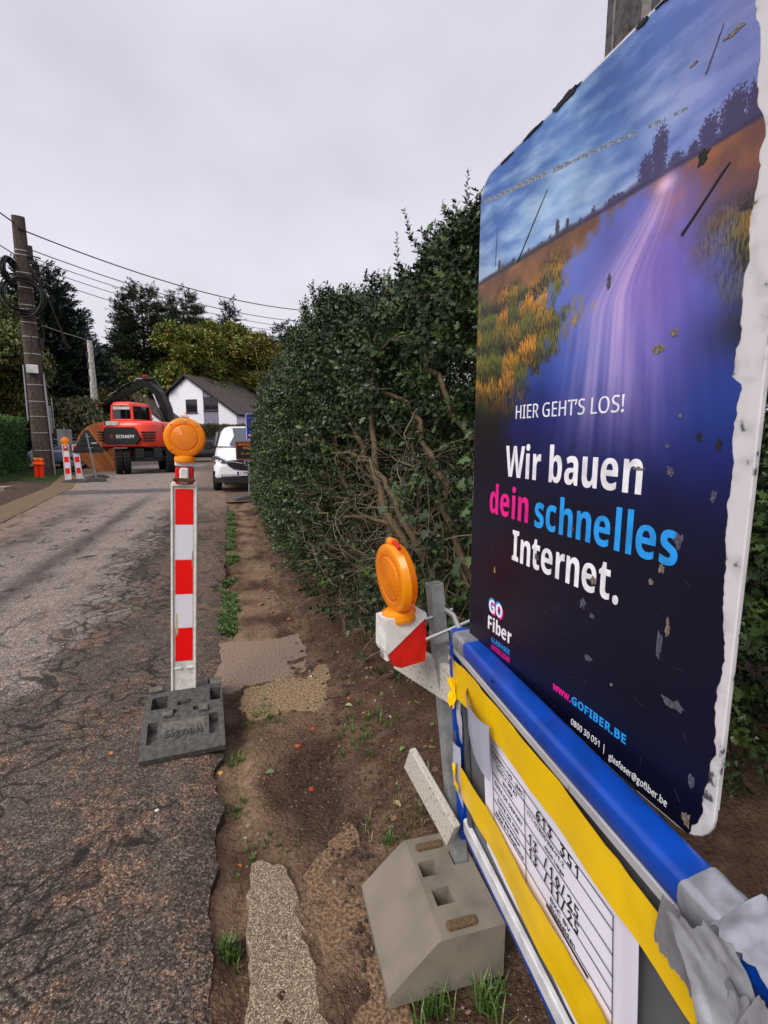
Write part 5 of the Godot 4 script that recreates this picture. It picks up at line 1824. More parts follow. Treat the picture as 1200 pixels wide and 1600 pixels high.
	boxp(o, "plate", Vector3(0, 2.35, 0.03), Vector3(0.24, 0.62, 0.02), mat(Color(0.12, 0.22, 0.42), 0.4), 0.004)
	b = Mb.new()
	b.tube([Vector3(0.0, 0.0, 0), Vector3(0.0, 2.75, 0)], [0.03], 8)
	part(o, "post", b, alu)
	o = thing("meter_cabinet", "slim grey metal frame post standing right behind the big pole", "cabinet", Transform3D(yaw(-35), Vector3(-13.55, 0, -20.3)))
	boxp(o, "frame", Vector3(0, 2.2, 0), Vector3(0.18, 1.1, 0.1), mat(Color(0.42, 0.44, 0.46), 0.5), 0.01)
	boxp(o, "frame", Vector3(0.13, 2.45, 0), Vector3(0.04, 1.2, 0.04), alu, 0.01)
	boxp(o, "leg", Vector3(0, 0.83, 0), Vector3(0.06, 1.66, 0.06), alu, 0.01)
	car("parked_car", "silver-blue car with its front beside the grey signs at the left house", Color(0.42, 0.46, 0.54), Transform3D(yaw(-160), Vector3(-15.0, 0, -24.5)))
	car("parked_car", "black car far down the road behind the nearest amber lamp", Color(0.035, 0.037, 0.04), Transform3D(yaw(60), Vector3(-11.7, 0, -31.0)))

func curve(pts: Array, n: int) -> Array:
	var c := Curve3D.new()
	for k in pts.size():
		var a: Vector3 = pts[maxi(k - 1, 0)]
		var b: Vector3 = pts[mini(k + 1, pts.size() - 1)]
		c.add_point(pts[k], -(b - a) / 6.0, (b - a) / 6.0)
	var o := []
	for k in n + 1:
		o.append(c.sample_baked(c.get_baked_length() * k / n, true))
	return o


# ================= excavator =================
func build_excavator() -> void:
	var o := thing("wheeled_excavator", "orange-red wheeled excavator seen from behind with its black arm folded left", "excavator", Transform3D(Basis(), Vector3(-10.55, 0, -21.9)))
	var red := mat(Color(0.92, 0.22, 0.09), 0.4, {"coat": 0.4, "tex": "soft", "scale": 0.7})
	var blk := mat(Color(0.03, 0.03, 0.032), 0.5, {"tex": "grime", "scale": 1.5})
	var rub := mat(Color(0.045, 0.043, 0.042), 0.85, {"tex": "grime", "scale": 2.0})
	var glass := mat(Color(0.05, 0.065, 0.07), 0.05, {"tex": "", "spec": 0.7})
	var chrome := metal(Color(0.75, 0.75, 0.77), 0.25)
	var whit := mat(Color(0.82, 0.82, 0.82), 0.5)
	var U := Transform3D(yaw(-30), Vector3.ZERO)
	var b := Mb.new()
	# undercarriage
	b.box(Vector3(0, 0.78, 0), Vector3(0.95, 0.34, 2.9), 0.04)
	b.box(Vector3(0, 0.62, 1.25), Vector3(1.5, 0.22, 0.3), 0.04)
	b.box(Vector3(0, 0.62, -1.25), Vector3(1.5, 0.22, 0.3), 0.04)
	part(o, "chassis", b, blk, U)
	b = Mb.new()
	b.box(Vector3(-0.32, 0.84, 1.62), Vector3(0.34, 0.4, 0.3), 0.03)
	b.box(Vector3(0.36, 0.84, 1.62), Vector3(0.34, 0.4, 0.3), 0.03)
	b.box(Vector3(0, 0.6, 1.6), Vector3(1.0, 0.18, 0.2), 0.03)
	b.box(Vector3(0.75, 0.98, 0.9), Vector3(0.5, 0.06, 0.9), 0.02)
	b.box(Vector3(-0.75, 0.98, 0.9), Vector3(0.5, 0.06, 0.9), 0.02)
	part(o, "support_frame", b, blk, U)
	boxp(o, "step", Vector3(-1.0, 1.06, 1.45), Vector3(0.5, 0.05, 0.24), mat(Color(0.4, 0.4, 0.38), 0.6), 0.01).transform = U
	for z in [1.25, -1.25]:
		for x in [-1.09, -0.79, 0.79, 1.09]:
			b = Mb.new()
			var zx := Transform3D(Basis(Vector3.BACK, PI / 2), Vector3(x, 0.5, z))
			b.lathe([Vector2(0.27, -0.115), Vector2(0.4, -0.135), Vector2(0.47, -0.12), Vector2(0.485, -0.1), Vector2(0.485, 0.1), Vector2(0.47, 0.12), Vector2(0.4, 0.135), Vector2(0.27, 0.115)], 30, true, zx)
			for k in 22:
				for s in [-1.0, 1.0]:
					var a := TAU * (k + (0.25 if s > 0 else 0.0)) / 22.0
					b.box(zx * Vector3(cos(a) * 0.492, s * 0.06, sin(a) * 0.492), Vector3(0.05, 0.03, 0.135), 0.0, zx.basis * Basis(Vector3.UP, -a) * Basis(Vector3.RIGHT, PI / 2 + s * 0.5))
			var ty := part(o, "tyre", b, rub, U)
			b = Mb.new()
			b.lathe([Vector2(0.0, -0.05), Vector2(0.1, -0.05), Vector2(0.24, -0.02), Vector2(0.275, -0.1), Vector2(0.275, 0.1), Vector2(0.24, 0.02), Vector2(0.1, 0.05), Vector2(0.0, 0.05)], 18, false, zx)
			part(ty, "rim", b, mat(Color(0.16, 0.15, 0.15), 0.6))
	# upper part
	var H := Transform3D(yaw(4), Vector3.ZERO)
	b = Mb.new()
	b.tube([Vector3(0, 0.94, 0), Vector3(0, 1.12, 0)], [0.62], 24)
	part(o, "turntable", b, blk, H)
	b = Mb.new()
	var rings := []
	var plan := [Vector2(1.16, -1.2), Vector2(1.2, -0.4), Vector2(1.2, 0.6), Vector2(1.17, 1.05), Vector2(1.06, 1.35), Vector2(0.84, 1.52), Vector2(0.4, 1.62), Vector2(0.0, 1.64), Vector2(-0.4, 1.62), Vector2(-0.84, 1.52), Vector2(-1.06, 1.35), Vector2(-1.17, 1.05), Vector2(-1.2, 0.62), Vector2(-1.2, 0.6), Vector2(-1.2, -1.2)]
	for q in [[1.1, 0.93], [1.16, 0.97], [1.5, 1.0], [1.95, 0.985], [2.08, 0.96], [2.14, 0.9], [2.16, 0.8]]:
		var ring := []
		for p in plan:
			ring.append(Vector3(p.x * q[1], q[0], p.y * q[1] if p.y > 0 else p.y))
		ring.reverse()
		rings.append(ring)
	b.loft(rings)
	part(o, "engine_housing", b, red, H)
	boxp(o, "skirt", Vector3(0, 1.09, -0.05), Vector3(2.2, 0.1, 2.7), blk, 0.03).transform = H
	# rear panel
	var rings2 := []
	b = Mb.new()
	b.xf = Transform3D(Basis(), Vector3(0, 0, 1.6))
	b.prism(PackedVector2Array([Vector2(-0.76, 1.3), Vector2(-0.62, 1.17), Vector2(0.55, 1.17), Vector2(0.78, 1.42), Vector2(0.6, 1.82), Vector2(0.5, 1.86), Vector2(-0.72, 1.86), Vector2(-0.76, 1.8)]), -0.1, 0.055, 0.02)
	part(o, "rear_panel", b, blk, H)
	boxp(o, "rear_trim", Vector3(-0.05, 1.16, 1.63), Vector3(1.5, 0.05, 0.06), mat(Color(0.6, 0.03, 0.03), 0.4), 0.01).transform = H
	boxp(o, "rear_trim", Vector3(-0.1, 1.89, 1.63), Vector3(1.3, 0.05, 0.06), mat(Color(0.55, 0.03, 0.03), 0.4), 0.01).transform = H
	txt(o, "SCHAEFF", H * Transform3D(Basis(), Vector3(-0.23, 1.46, 1.657)), 0.78, 0.13, whit, true, "lettering", 0.004)
	boxp(o, "emblem", Vector3(-0.42, 1.55, 1.655), Vector3(0.11, 0.06, 0.006), mat(Color(0.75, 0.03, 0.03), 0.4), 0.0, Basis(Vector3.BACK, 0.5)).transform = H
	boxp(o, "emblem", Vector3(-0.42, 1.49, 1.6545), Vector3(0.11, 0.05, 0.006), mat(Color(0.6, 0.03, 0.03), 0.4), 0.0, Basis(Vector3.BACK, -0.5)).transform = H
	boxp(o, "number_plate", Vector3(-0.42, 2.05, 1.62), Vector3(0.6, 0.16, 0.03), mat(Color(0.72, 0.72, 0.68), 0.5), 0.006).transform = H
	boxp(o, "plate_band", Vector3(-0.68, 2.05, 1.637), Vector3(0.08, 0.15, 0.006), mat(Color(0.1, 0.12, 0.5), 0.5), 0.0).transform = H
	for k in 4:
		b = Mb.new()
		b.box(Vector3(0.96, 1.36 + 0.115 * k, 1.34), Vector3(0.46 + 0.04 * k, 0.055, 0.3), 0.012, Basis(Vector3.UP, 0.72))
		part(o, "vent", b, blk, H)
		b = Mb.new()
		b.box(Vector3(-0.96, 1.36 + 0.115 * k, 1.34), Vector3(0.46, 0.055, 0.3), 0.012, Basis(Vector3.UP, -0.72))
		part(o, "vent", b, blk, H)
	boxp(o, "seam", Vector3(1.198, 1.62, 0.55), Vector3(0.02, 0.9, 0.015), blk, 0.0).transform = H
	boxp(o, "reflector", Vector3(1.2, 1.72, 0.45), Vector3(0.02, 0.16, 0.07), mat(Color(0.9, 0.5, 0.05), 0.3), 0.0).transform = H
	boxp(o, "reflector", Vector3(1.2, 1.42, 0.2), Vector3(0.02, 0.1, 0.12), mat(Color(0.9, 0.5, 0.05), 0.3), 0.0).transform = H
	txt(o, "TW95", H * Transform3D(Basis(Vector3.UP, PI / 2), Vector3(1.2, 1.18, 0.5)), 0.46, 0.13, whit, true, "lettering", 0.004)
	txt(o, "TXL", H * Transform3D(Basis(Vector3.UP, PI / 2), Vector3(1.2, 1.62, 0.15)), 0.5, 0.24, mat(Color(0.45, 0.04, 0.03), 0.5), false, "lettering", 0.004)
	# cab: frame, windows
	var C := Vector3(-0.66, 0, -0.28)
	b = Mb.new()
	for x in [-0.46, 0.46]:
		for z in [-0.78, 0.72]:
			b.tube([C + Vector3(x, 1.2, z), C + Vector3(x, 2.2, z * 1.0), C + Vector3(x * 0.93, 2.86, z * 0.94)], [0.06], 8)
	b.box(C + Vector3(0, 2.2, 0.72), Vector3(0.92, 0.14, 0.08), 0.03)
	b.box(C + Vector3(0.46, 2.2, -0.03), Vector3(0.08, 0.14, 1.4), 0.03)
	b.box(C + Vector3(-0.46, 1.6, -0.03), Vector3(0.07, 0.8, 1.4), 0.03)
	part(o, "cab_frame", b, red, H)
	b = Mb.new()
	rings = []
	for q in [[2.82, 0.5, 0.8], [2.88, 0.5, 0.8], [2.97, 0.46, 0.74], [3.0, 0.36, 0.6]]:
		var ring := []
		for j in 20:
			var a := TAU * j / 20
			ring.append(C + Vector3(signf(cos(a)) * pow(absf(cos(a)), 0.35) * q[1], q[0], -signf(sin(a)) * pow(absf(sin(a)), 0.35) * q[2] - 0.03))
		rings.append(ring)
	b.loft(rings)
	part(o, "cab_roof", b, red, H)
	boxp(o, "cab_window", C + Vector3(0, 2.53, 0.7), Vector3(0.84, 0.6, 0.02), glass, 0.0).transform = H
	boxp(o, "cab_window", C + Vector3(0.445, 2.53, -0.03), Vector3(0.02, 0.6, 1.4), glass, 0.0).transform = H
	boxp(o, "cab_window", C + Vector3(-0.445, 2.4, -0.03), Vector3(0.02, 0.85, 1.4), glass, 0.0).transform = H
	boxp(o, "cab_window", C + Vector3(0, 2.2, -0.75), Vector3(0.84, 1.2, 0.02), glass, 0.0).transform = H
	boxp(o, "window_label", C + Vector3(0.0, 2.74, 0.722), Vector3(0.74, 0.13, 0.012), whit, 0.0).transform = H
	boxp(o, "cab_pillar", C + Vector3(0.2, 2.52, 0.712), Vector3(0.05, 0.6, 0.02), blk, 0.0).transform = H
	b = Mb.new()
	b.tube([C + Vector3(-0.6, 1.9, 0.3), C + Vector3(-0.62, 2.75, 0.2), C + Vector3(-0.5, 2.8, 0.1)], [0.025], 6)
	part(o, "handrail", b, blk, H)
	boxp(o, "mirror", C + Vector3(-0.72, 2.55, 0.0), Vector3(0.08, 0.3, 0.2), blk, 0.02).transform = H
	# boom: in a plane that turns left of the machine
	var base := H * Vector3(0.36, 0, -1.75)
	var dirv := Vector3(-0.906, 0, -0.42)
	var A := Transform3D(Basis(dirv, Vector3.UP, dirv.cross(Vector3.UP)), base)
	b = Mb.new()
	b.prism(PackedVector2Array([Vector2(-0.1, 1.5), Vector2(0.25, 1.5), Vector2(0.24, 2.5), Vector2(0.62, 3.3), Vector2(1.3, 3.83), Vector2(1.75, 3.93), Vector2(1.85, 4.1), Vector2(1.6, 4.22), Vector2(1.2, 4.12), Vector2(0.42, 3.62), Vector2(0.02, 2.9), Vector2(-0.1, 2.2)]), -0.15, 0.15, 0.03)
	part(o, "boom", b, blk, A)
	b = Mb.new()
	b.prism(PackedVector2Array([Vector2(1.35, 4.18), Vector2(1.5, 3.9), Vector2(2.0, 3.75), Vector2(4.3, 3.1), Vector2(4.42, 3.14), Vector2(4.38, 3.28), Vector2(2.2, 4.0), Vector2(1.7, 4.24)]), -0.13, 0.13, 0.03)
	part(o, "dipper_arm", b, blk, A)
	for q in [[Vector3(0.0, 1.9, 0.22), Vector3(0.75, 3.5, 0.22)], [Vector3(0.0, 1.9, -0.22), Vector3(0.75, 3.5, -0.22)], [Vector3(0.9, 4.22, 0.0), Vector3(2.1, 4.28, 0.0)], [Vector3(2.4, 4.15, 0.0), Vector3(4.2, 3.55, 0.0)]]:
		b = Mb.new()
		var mid: Vector3 = q[0].lerp(q[1], 0.6)
		b.tube([q[0], mid], [0.07], 10)
		var cy := part(o, "cylinder", b, blk, A)
		b = Mb.new()
		b.tube([mid, q[1]], [0.04], 8)
		part(cy, "piston_rod", b, chrome)
	for k in 3:
		b = Mb.new()
		b.tube(curve([Vector3(0.1, 1.7, 0.17 + 0.03 * k), Vector3(0.1 + 0.08 * k, 2.9, 0.22), Vector3(0.9, 3.9 + 0.1 * k, 0.2), Vector3(1.8, 4.3 + 0.06 * k, 0.17), Vector3(2.6, 4.0, 0.16)], 16), [0.022], 5)
		part(o, "hose", b, blk, A)
	boxp(o, "work_light", Vector3(1.5, 4.36, 0.0), Vector3(0.14, 0.1, 0.2), mat(Color(0.7, 0.1, 0.08), 0.4), 0.02).transform = A
	boxp(o, "sticker", Vector3(3.9, 3.28, 0.134), Vector3(0.2, 0.12, 0.008), mat(Color(0.85, 0.85, 0.4), 0.5), 0.0).transform = A
	boxp(o, "sticker", Vector3(0.85, 3.72, 0.153), Vector3(0.42, 0.1, 0.006), mat(Color(0.6, 0.4, 0.4), 0.5), 0.0, Basis(Vector3.BACK, 0.6)).transform = A
	b = Mb.new()
	b.box(Vector3(-0.05, 1.75, 0), Vector3(0.4, 0.9, 0.42), 0.05)
	part(o, "swing_post", b, blk, A)
	# rusty bucket
	var rust := mat(Color(0.32, 0.16, 0.085), 0.8, {"tex": "grime", "scale": 2.0})
	b = Mb.new()
	b.prism(PackedVector2Array([Vector2(4.25, 3.15), Vector2(4.55, 3.25), Vector2(4.95, 3.1), Vector2(5.15, 2.7), Vector2(5.05, 2.3), Vector2(4.7, 2.1), Vector2(4.3, 2.15), Vector2(4.28, 2.22), Vector2(4.65, 2.2), Vector2(4.95, 2.36), Vector2(5.03, 2.7), Vector2(4.88, 3.0), Vector2(4.55, 3.14), Vector2(4.3, 3.08)]), -0.55, 0.55, 0.01)
	part(o, "bucket", b, rust, A)
	for s in [-0.55, 0.52]:
		b = Mb.new()
		b.prism(PackedVector2Array([Vector2(4.3, 3.08), Vector2(4.55, 3.14), Vector2(4.88, 3.0), Vector2(5.03, 2.7), Vector2(4.95, 2.36), Vector2(4.65, 2.2), Vector2(4.28, 2.22)]), s + 0.002, s + 0.028)
		part(o, "bucket_side", b, rust, A)


# ================= van and the signs in front of it =================
func build_van() -> void:
	var o := thing("parked_van", "white delivery van parked facing the camera at the end of the hedge", "van", Transform3D(Basis(Vector3.UP, deg_to_rad(16.0)), Vector3(-3.76, 0.0, -13.55)))
	var paint := mat(Color(0.86, 0.86, 0.88), 0.35, {"coat": 0.6, "tex": ""})
	var blk := mat(Color(0.03, 0.03, 0.032), 0.6, {"tex": "soft", "scale": 2.0})
	var glass := mat(Color(0.2, 0.24, 0.27), 0.06, {"tex": "", "spec": 0.8})
	var chrome := metal(Color(0.85, 0.85, 0.86), 0.2)
	var b := Mb.new()
	var rings := []
	for q in [[-0.02, 0.5, 0.72, 0.72, 0.7], [-0.06, 0.36, 0.86, 0.84, 0.78], [-0.16, 0.3, 0.98, 0.9, 0.82], [-0.3, 0.28, 1.05, 0.92, 0.85], [-0.6, 0.27, 1.12, 0.925, 0.86], [-0.95, 0.27, 1.2, 0.925, 0.86], [-1.1, 0.27, 1.3, 0.925, 0.84], [-1.4, 0.27, 1.54, 0.925, 0.79], [-1.72, 0.27, 1.76, 0.925, 0.74], [-2.0, 0.27, 1.82, 0.925, 0.735], [-2.6, 0.27, 1.845, 0.925, 0.74], [-4.2, 0.27, 1.84, 0.92, 0.73], [-4.38, 0.32, 1.78, 0.9, 0.7], [-4.4, 0.5, 1.6, 0.85, 0.65]]:
		rings.append(ring_of(q[0], q[1], q[2], q[3], q[4], 0.34, 36))
	rings.reverse()
	b.loft(rings)
	part(o, "body", b, paint)
	# windscreen laid over the slope
	b = Mb.new()
	rings = []
	for k in 7:
		var q := k / 6.0
		var z := lerpf(-1.0, -1.72, q)
		var y := lerpf(1.24, 1.765, q)
		var hw := lerpf(0.8, 0.69, q)
		var ring := []
		for j in 11:
			var u := -1.0 + 2.0 * j / 10.0
			ring.append(Vector3(u * hw, y + 0.012 - 0.05 * pow(absf(u), 3.0), z + 0.03 - 0.16 * u * u))
		rings.append(ring)
	b.loft(rings, false, true, false)
	part(o, "windscreen", b, glass)
	boxp(o, "sticker", Vector3(-0.5, 1.71, -1.63), Vector3(0.09, 0.05, 0.01), mat(Color(0.85, 0.85, 0.85), 0.5), 0.0, Basis(Vector3.RIGHT, -0.6))
	for s in [-1.0, 1.0]:
		b = Mb.new()
		b.tube([Vector3(s * 0.83, 1.22, -1.12), Vector3(s * 0.715, 1.77, -1.86)], [0.03, 0.025], 6)
		part(o, "pillar_seal", b, blk)
		boxp(o, "side_window", Vector3(s * 0.865, 1.45, -2.05), Vector3(0.03, 0.42, 0.9), glass, 0.004, Basis(Vector3.BACK, s * 0.2))
		# headlights
		b = Mb.new()
		b.xf = Transform3D(Basis(Vector3.UP, s * 0.5), Vector3(s * 0.7, 0, -0.12))
		var hp := PackedVector2Array([Vector2(s * -0.17, 0.84), Vector2(s * -0.14, 0.8), Vector2(s * 0.14, 0.76), Vector2(s * 0.2, 0.86), Vector2(s * 0.2, 0.99), Vector2(s * 0.1, 1.0), Vector2(s * -0.15, 0.89)])
		b.prism(hp, -0.1, 0.055, 0.01)
		var hl := part(o, "headlight", b, mat(Color(0.32, 0.33, 0.35), 0.08, {"tex": "", "coat": 1.0, "metal": 0.3}))
		b = Mb.new()
		b.xf = Transform3D(Basis(Vector3.UP, s * 0.5), Vector3(s * 0.7, 0, -0.12))
		b.box(Vector3(s * 0.06, 0.86, 0.05), Vector3(0.1, 0.07, 0.02), 0.008)
		b.box(Vector3(s * -0.05, 0.85, 0.05), Vector3(0.07, 0.05, 0.02), 0.008)
		part(hl, "reflector", b, mat(Color(0.85, 0.86, 0.88), 0.15, {"tex": ""}))
		boxp(hl, "indicator", Vector3(s * 0.86, 0.83, -0.16), Vector3(0.05, 0.06, 0.06), mat(Color(0.75, 0.3, 0.12), 0.3), 0.01)
		# mirrors
		boxp(o, "mirror", Vector3(s * 1.05, 1.27, -1.25), Vector3(0.22, 0.24, 0.12), blk, 0.04)
		boxp(o, "mirror_arm", Vector3(s * 0.93, 1.2, -1.27), Vector3(0.14, 0.06, 0.06), blk, 0.015)
		# fog lamp corner
		b = Mb.new()
		b.xf = Transform3D(Basis(Vector3.UP, s * 0.4), Vector3(s * 0.66, 0, -0.05))
		b.prism(PackedVector2Array([Vector2(s * -0.16, 0.27), Vector2(s * 0.2, 0.27), Vector2(s * 0.26, 0.42), Vector2(s * 0.25, 0.6), Vector2(s * 0.1, 0.57), Vector2(s * -0.04, 0.4)]), -0.14, 0.03, 0.01)
		part(o, "bumper_corner", b, blk)
		b = Mb.new()
		b.tube([Vector3(s * 0.7, 0.46, -0.06), Vector3(s * 0.71, 0.46, 0.0)], [0.045], 12)
		part(o, "fog_lamp", b, mat(Color(0.75, 0.76, 0.78), 0.15, {"tex": ""}))
		for z in [-0.8, -3.6]:
			b = Mb.new()
			b.lathe([Vector2(0.19, -0.1), Vector2(0.3, -0.11), Vector2(0.33, -0.085), Vector2(0.33, 0.085), Vector2(0.3, 0.11), Vector2(0.19, 0.1)], 24, true, Transform3D(Basis(Vector3.BACK, PI / 2), Vector3(s * 0.82, 0.325, z)))
			var w := part(o, "wheel", b, mat(Color(0.035, 0.035, 0.035), 0.85))
			b = Mb.new()
			b.tube([Vector3(s * 0.9, 0.325, z), Vector3(s * 0.92, 0.325, z)], [0.2], 16)
			part(w, "rim", b, metal(Color(0.5, 0.5, 0.52)))
	# grille
	b = Mb.new()
	b.prism(PackedVector2Array([Vector2(-0.56, 0.86), Vector2(-0.5, 0.74), Vector2(-0.36, 0.64), Vector2(-0.15, 0.6), Vector2(0.15, 0.6), Vector2(0.36, 0.64), Vector2(0.5, 0.74), Vector2(0.56, 0.86), Vector2(0.3, 0.885), Vector2(-0.3, 0.885)]), -0.2, 0.008, 0.008)
	part(o, "grille", b, blk)
	for k in 5:
		boxp(o, "grille_bar", Vector3(0, 0.645 + 0.048 * k, 0.008), Vector3(0.5 + 0.12 * k, 0.01, 0.012), mat(Color(0.1, 0.1, 0.105), 0.4), 0.002)
	b = Mb.new()
	b.tube(curve([Vector3(-0.57, 0.845, 0.0), Vector3(-0.3, 0.825, 0.012), Vector3(-0.12, 0.79, 0.016)], 8), [0.011], 6)
	b.tube(curve([Vector3(0.57, 0.845, 0.0), Vector3(0.3, 0.825, 0.012), Vector3(0.12, 0.79, 0.016)], 8), [0.011], 6)
	part(o, "chrome_bar", b, chrome)
	b = Mb.new()
	torus(b, Transform3D(Basis(), Vector3(0, 0.8, 0.02)), 0.066, 0.009, 24, 6)
	b.tube([Vector3(-0.11, 0.8, 0.02), Vector3(-0.01, 0.79, 0.022), Vector3(0.01, 0.81, 0.022), Vector3(0.11, 0.8, 0.02)], [0.003, 0.009, 0.009, 0.003], 6)
	part(o, "emblem", b, chrome)
	boxp(o, "lower_bumper", Vector3(0, 0.33, -0.06), Vector3(1.25, 0.22, 0.16), blk, 0.03)
	boxp(o, "lower_bumper", Vector3(0, 0.42, 0.0), Vector3(1.1, 0.012, 0.04), mat(Color(0.12, 0.12, 0.12), 0.5), 0.003)
	var pl := boxp(o, "number_plate", Vector3(0, 0.515, 0.012), Vector3(0.54, 0.115, 0.012), mat(Color(0.82, 0.8, 0.82), 0.4), 0.003)
	boxp(pl, "blue_band", Vector3(-0.243, 0.515, 0.0185), Vector3(0.045, 0.1, 0.003), mat(Color(0.05, 0.08, 0.4), 0.4), 0.0)
	txt(pl, "2-FAS-120", Transform3D(Basis(), Vector3(-0.205, 0.483, 0.0185)), 0.43, 0.066, mat(Color(0.28, 0.05, 0.08), 0.5), false, "lettering", 0.002)
	b = Mb.new()
	b.tube([Vector3(-0.8, 1.225, -1.0), Vector3(0, 1.205, -0.93), Vector3(0.8, 1.225, -1.0)], [0.02], 6)
	part(o, "wiper_cowl", b, blk)

func build_signs_by_van() -> void:
	var alu := metal(Color(0.62, 0.63, 0.65), 0.4)
	var o := thing("notice_sign", "small black sign with orange lettering on a thin steel post before the van", "sign", Transform3D(Basis(Vector3.UP, deg_to_rad(14)), Vector3(-3.29, 0.0, -11.95)))
	var b := Mb.new()
	b.tube([Vector3(0.0, 0.04, -0.02), Vector3(0.04, 1.0, -0.02)], [0.022], 8)
	part(o, "post", b, alu)
	b = Mb.new()
	b.prism(round_rect(-0.27, 0.96, 0.37, 1.4, 0.04), -0.008, 0.008, 0.002)
	part(o, "plate", b, mat(Color(0.02, 0.018, 0.016), 0.45))
	var org := mat(Color(0.85, 0.42, 0.08), 0.5)
	b = Mb.new()
	for q in [[Vector3(0.05, 0.975, 0.009), Vector3(0.58, 0.009, 0.002)], [Vector3(0.05, 1.385, 0.009), Vector3(0.58, 0.009, 0.002)], [Vector3(-0.256, 1.18, 0.009), Vector3(0.009, 0.36, 0.002)], [Vector3(0.356, 1.18, 0.009), Vector3(0.009, 0.36, 0.002)]]:
		b.box(q[0], q[1])
	part(o, "border", b, org)
	txt(o, "VERANTWOORDELIJKE", Transform3D(Basis(), Vector3(-0.22, 1.3, 0.0085)), 0.54, 0.05, org, true)
	txt(o, "SIGNALISATIE", Transform3D(Basis(), Vector3(-0.1, 1.22, 0.0085)), 0.36, 0.045, org, true)
	for k in 3:
		txt(o, ["TEL:", "0479", "085"][k], Transform3D(Basis(), Vector3(-0.15 + 0.12 * k, 1.09, 0.0085)), 0.1, 0.04, mat(Color(0.6, 0.5, 0.25), 0.5), true)
	foot_stand(Transform3D(Basis(Vector3.UP, deg_to_rad(-62)), Vector3(-3.3, -0.01, -11.97)), "grey rubber foot of the small black sign by the van")
	o = thing("zone_sign", "blue residential zone end sign with a red diagonal bar beside the hedge", "sign", Transform3D(Basis(Vector3.UP, deg_to_rad(10)), Vector3(-3.05, 0.0, -12.35)))
	b = Mb.new()
	b.tube([Vector3(0.1, 0.0, -0.03), Vector3(0.1, 2.1, -0.03)], [0.03], 8)
	part(o, "post", b, alu)
	b = Mb.new()
	b.prism(round_rect(-0.36, 1.42, 0.56, 2.08, 0.05), -0.008, 0.008, 0.002)
	part(o, "plate", b, mat(Color(0.03, 0.09, 0.55), 0.4))
	var wh := mat(Color(0.82, 0.82, 0.84), 0.45)
	b = Mb.new()
	for q in [[Vector3(0.1, 1.435, 0.009), Vector3(0.86, 0.014, 0.002)], [Vector3(0.1, 2.065, 0.009), Vector3(0.86, 0.014, 0.002)], [Vector3(-0.342, 1.75, 0.009), Vector3(0.014, 0.6, 0.002)], [Vector3(0.542, 1.75, 0.009), Vector3(0.014, 0.6, 0.002)]]:
		b.box(q[0], q[1])
	part(o, "border", b, wh)
	b = Mb.new()   # pictogram: a walker, a house, a child
	b.prism(PackedVector2Array([Vector2(-0.2, 1.6), Vector2(-0.15, 1.6), Vector2(-0.13, 1.72), Vector2(-0.1, 1.6), Vector2(-0.05, 1.6), Vector2(-0.08, 1.8), Vector2(-0.03, 1.74), Vector2(-0.01, 1.77), Vector2(-0.09, 1.9), Vector2(-0.17, 1.9), Vector2(-0.23, 1.76), Vector2(-0.2, 1.75), Vector2(-0.17, 1.8)]), 0.008, 0.0102)
	b.prism(PackedVector2Array([Vector2(0.2, 1.6), Vector2(0.45, 1.6), Vector2(0.45, 1.8), Vector2(0.5, 1.8), Vector2(0.32, 1.96), Vector2(0.14, 1.8), Vector2(0.2, 1.8)]), 0.008, 0.0102)
	b.prism(blot(0.07, 0.07, 200.0, 12), 0.008, 0.0102)
	b.box(Vector3(0.0, 1.545, 0.009), Vector3(0.6, 0.03, 0.002))
	part(o, "pictogram", b, wh)
	b = Mb.new()
	b.tube([Vector3(-0.125, 1.945, 0.008), Vector3(-0.125, 1.945, 0.0102)], [0.034], 14)
	part(o, "pictogram", b, wh)
	b = Mb.new()
	b.box(Vector3(0.1, 1.75, 0.0115), Vector3(0.98, 0.06, 0.002), 0.0, Basis(Vector3.BACK, 0.6))
	part(o, "red_bar", b, mat(Color(0.75, 0.03, 0.06), 0.45))


# ================= foliage =================
func leaf_mat(rough := 0.5, back := 0.25, spec := 0.5) -> StandardMaterial3D:
	var m := mat(Color.WHITE, rough, {"tex": "", "vc": 1, "spec": spec})
	m.backlight_enabled = true
	m.backlight = Color(back, back, back * 0.6)
	return m

func basis_to(y: Vector3, spin: float) -> Basis:   # a basis whose y axis is y
	y = y.normalized()
	var x := y.cross(Vector3.UP if absf(y.y) < 0.95 else Vector3.RIGHT).normalized()
	return Basis(x, y, x.cross(y)) * Basis(Vector3.UP, spin)

func holly_leaf(b: Mb, at: Transform3D, l: float, col: Color, spikes := 4) -> void:
	# base at the origin, tip along +y, upper face +z
	b.col = col
	var mid := []
	var n := spikes * 2
	for k in n + 1:
		var q := float(k) / n
		mid.append(Vector3(0, l * q, l * 0.1 * sin(q * 3.0) - 0.12 * l * q * q))
	for side in [-1.0, 1.0]:
		var prev := -1
		var pm := -1
		for k in n + 1:
			var q := float(k) / n
			var w := l * 0.27 * sin(pow(q, 0.75) * PI) + 0.001
			var spike := k % 2 == 1
			var e: Vector3 = mid[k] + Vector3(side * w * (1.5 if spike else 0.5), l * (0.07 if spike else -0.02), l * (0.07 if spike else -0.03) - w * 0.3)
			var nn := Vector3(side * -0.28, 0.1 * (0.5 - q), 1).normalized()
			var a := b.vert(at * mid[k], at.basis * Vector3(side * 0.12, 0, 1))
			var c := b.vert(at * e, at.basis * nn)
			if prev >= 0:
				if side > 0:
					b.face(pm, prev, c)
					b.face(pm, c, a)
				else:
					b.face(pm, c, prev)
					b.face(pm, a, c)
			prev = c
			pm = a

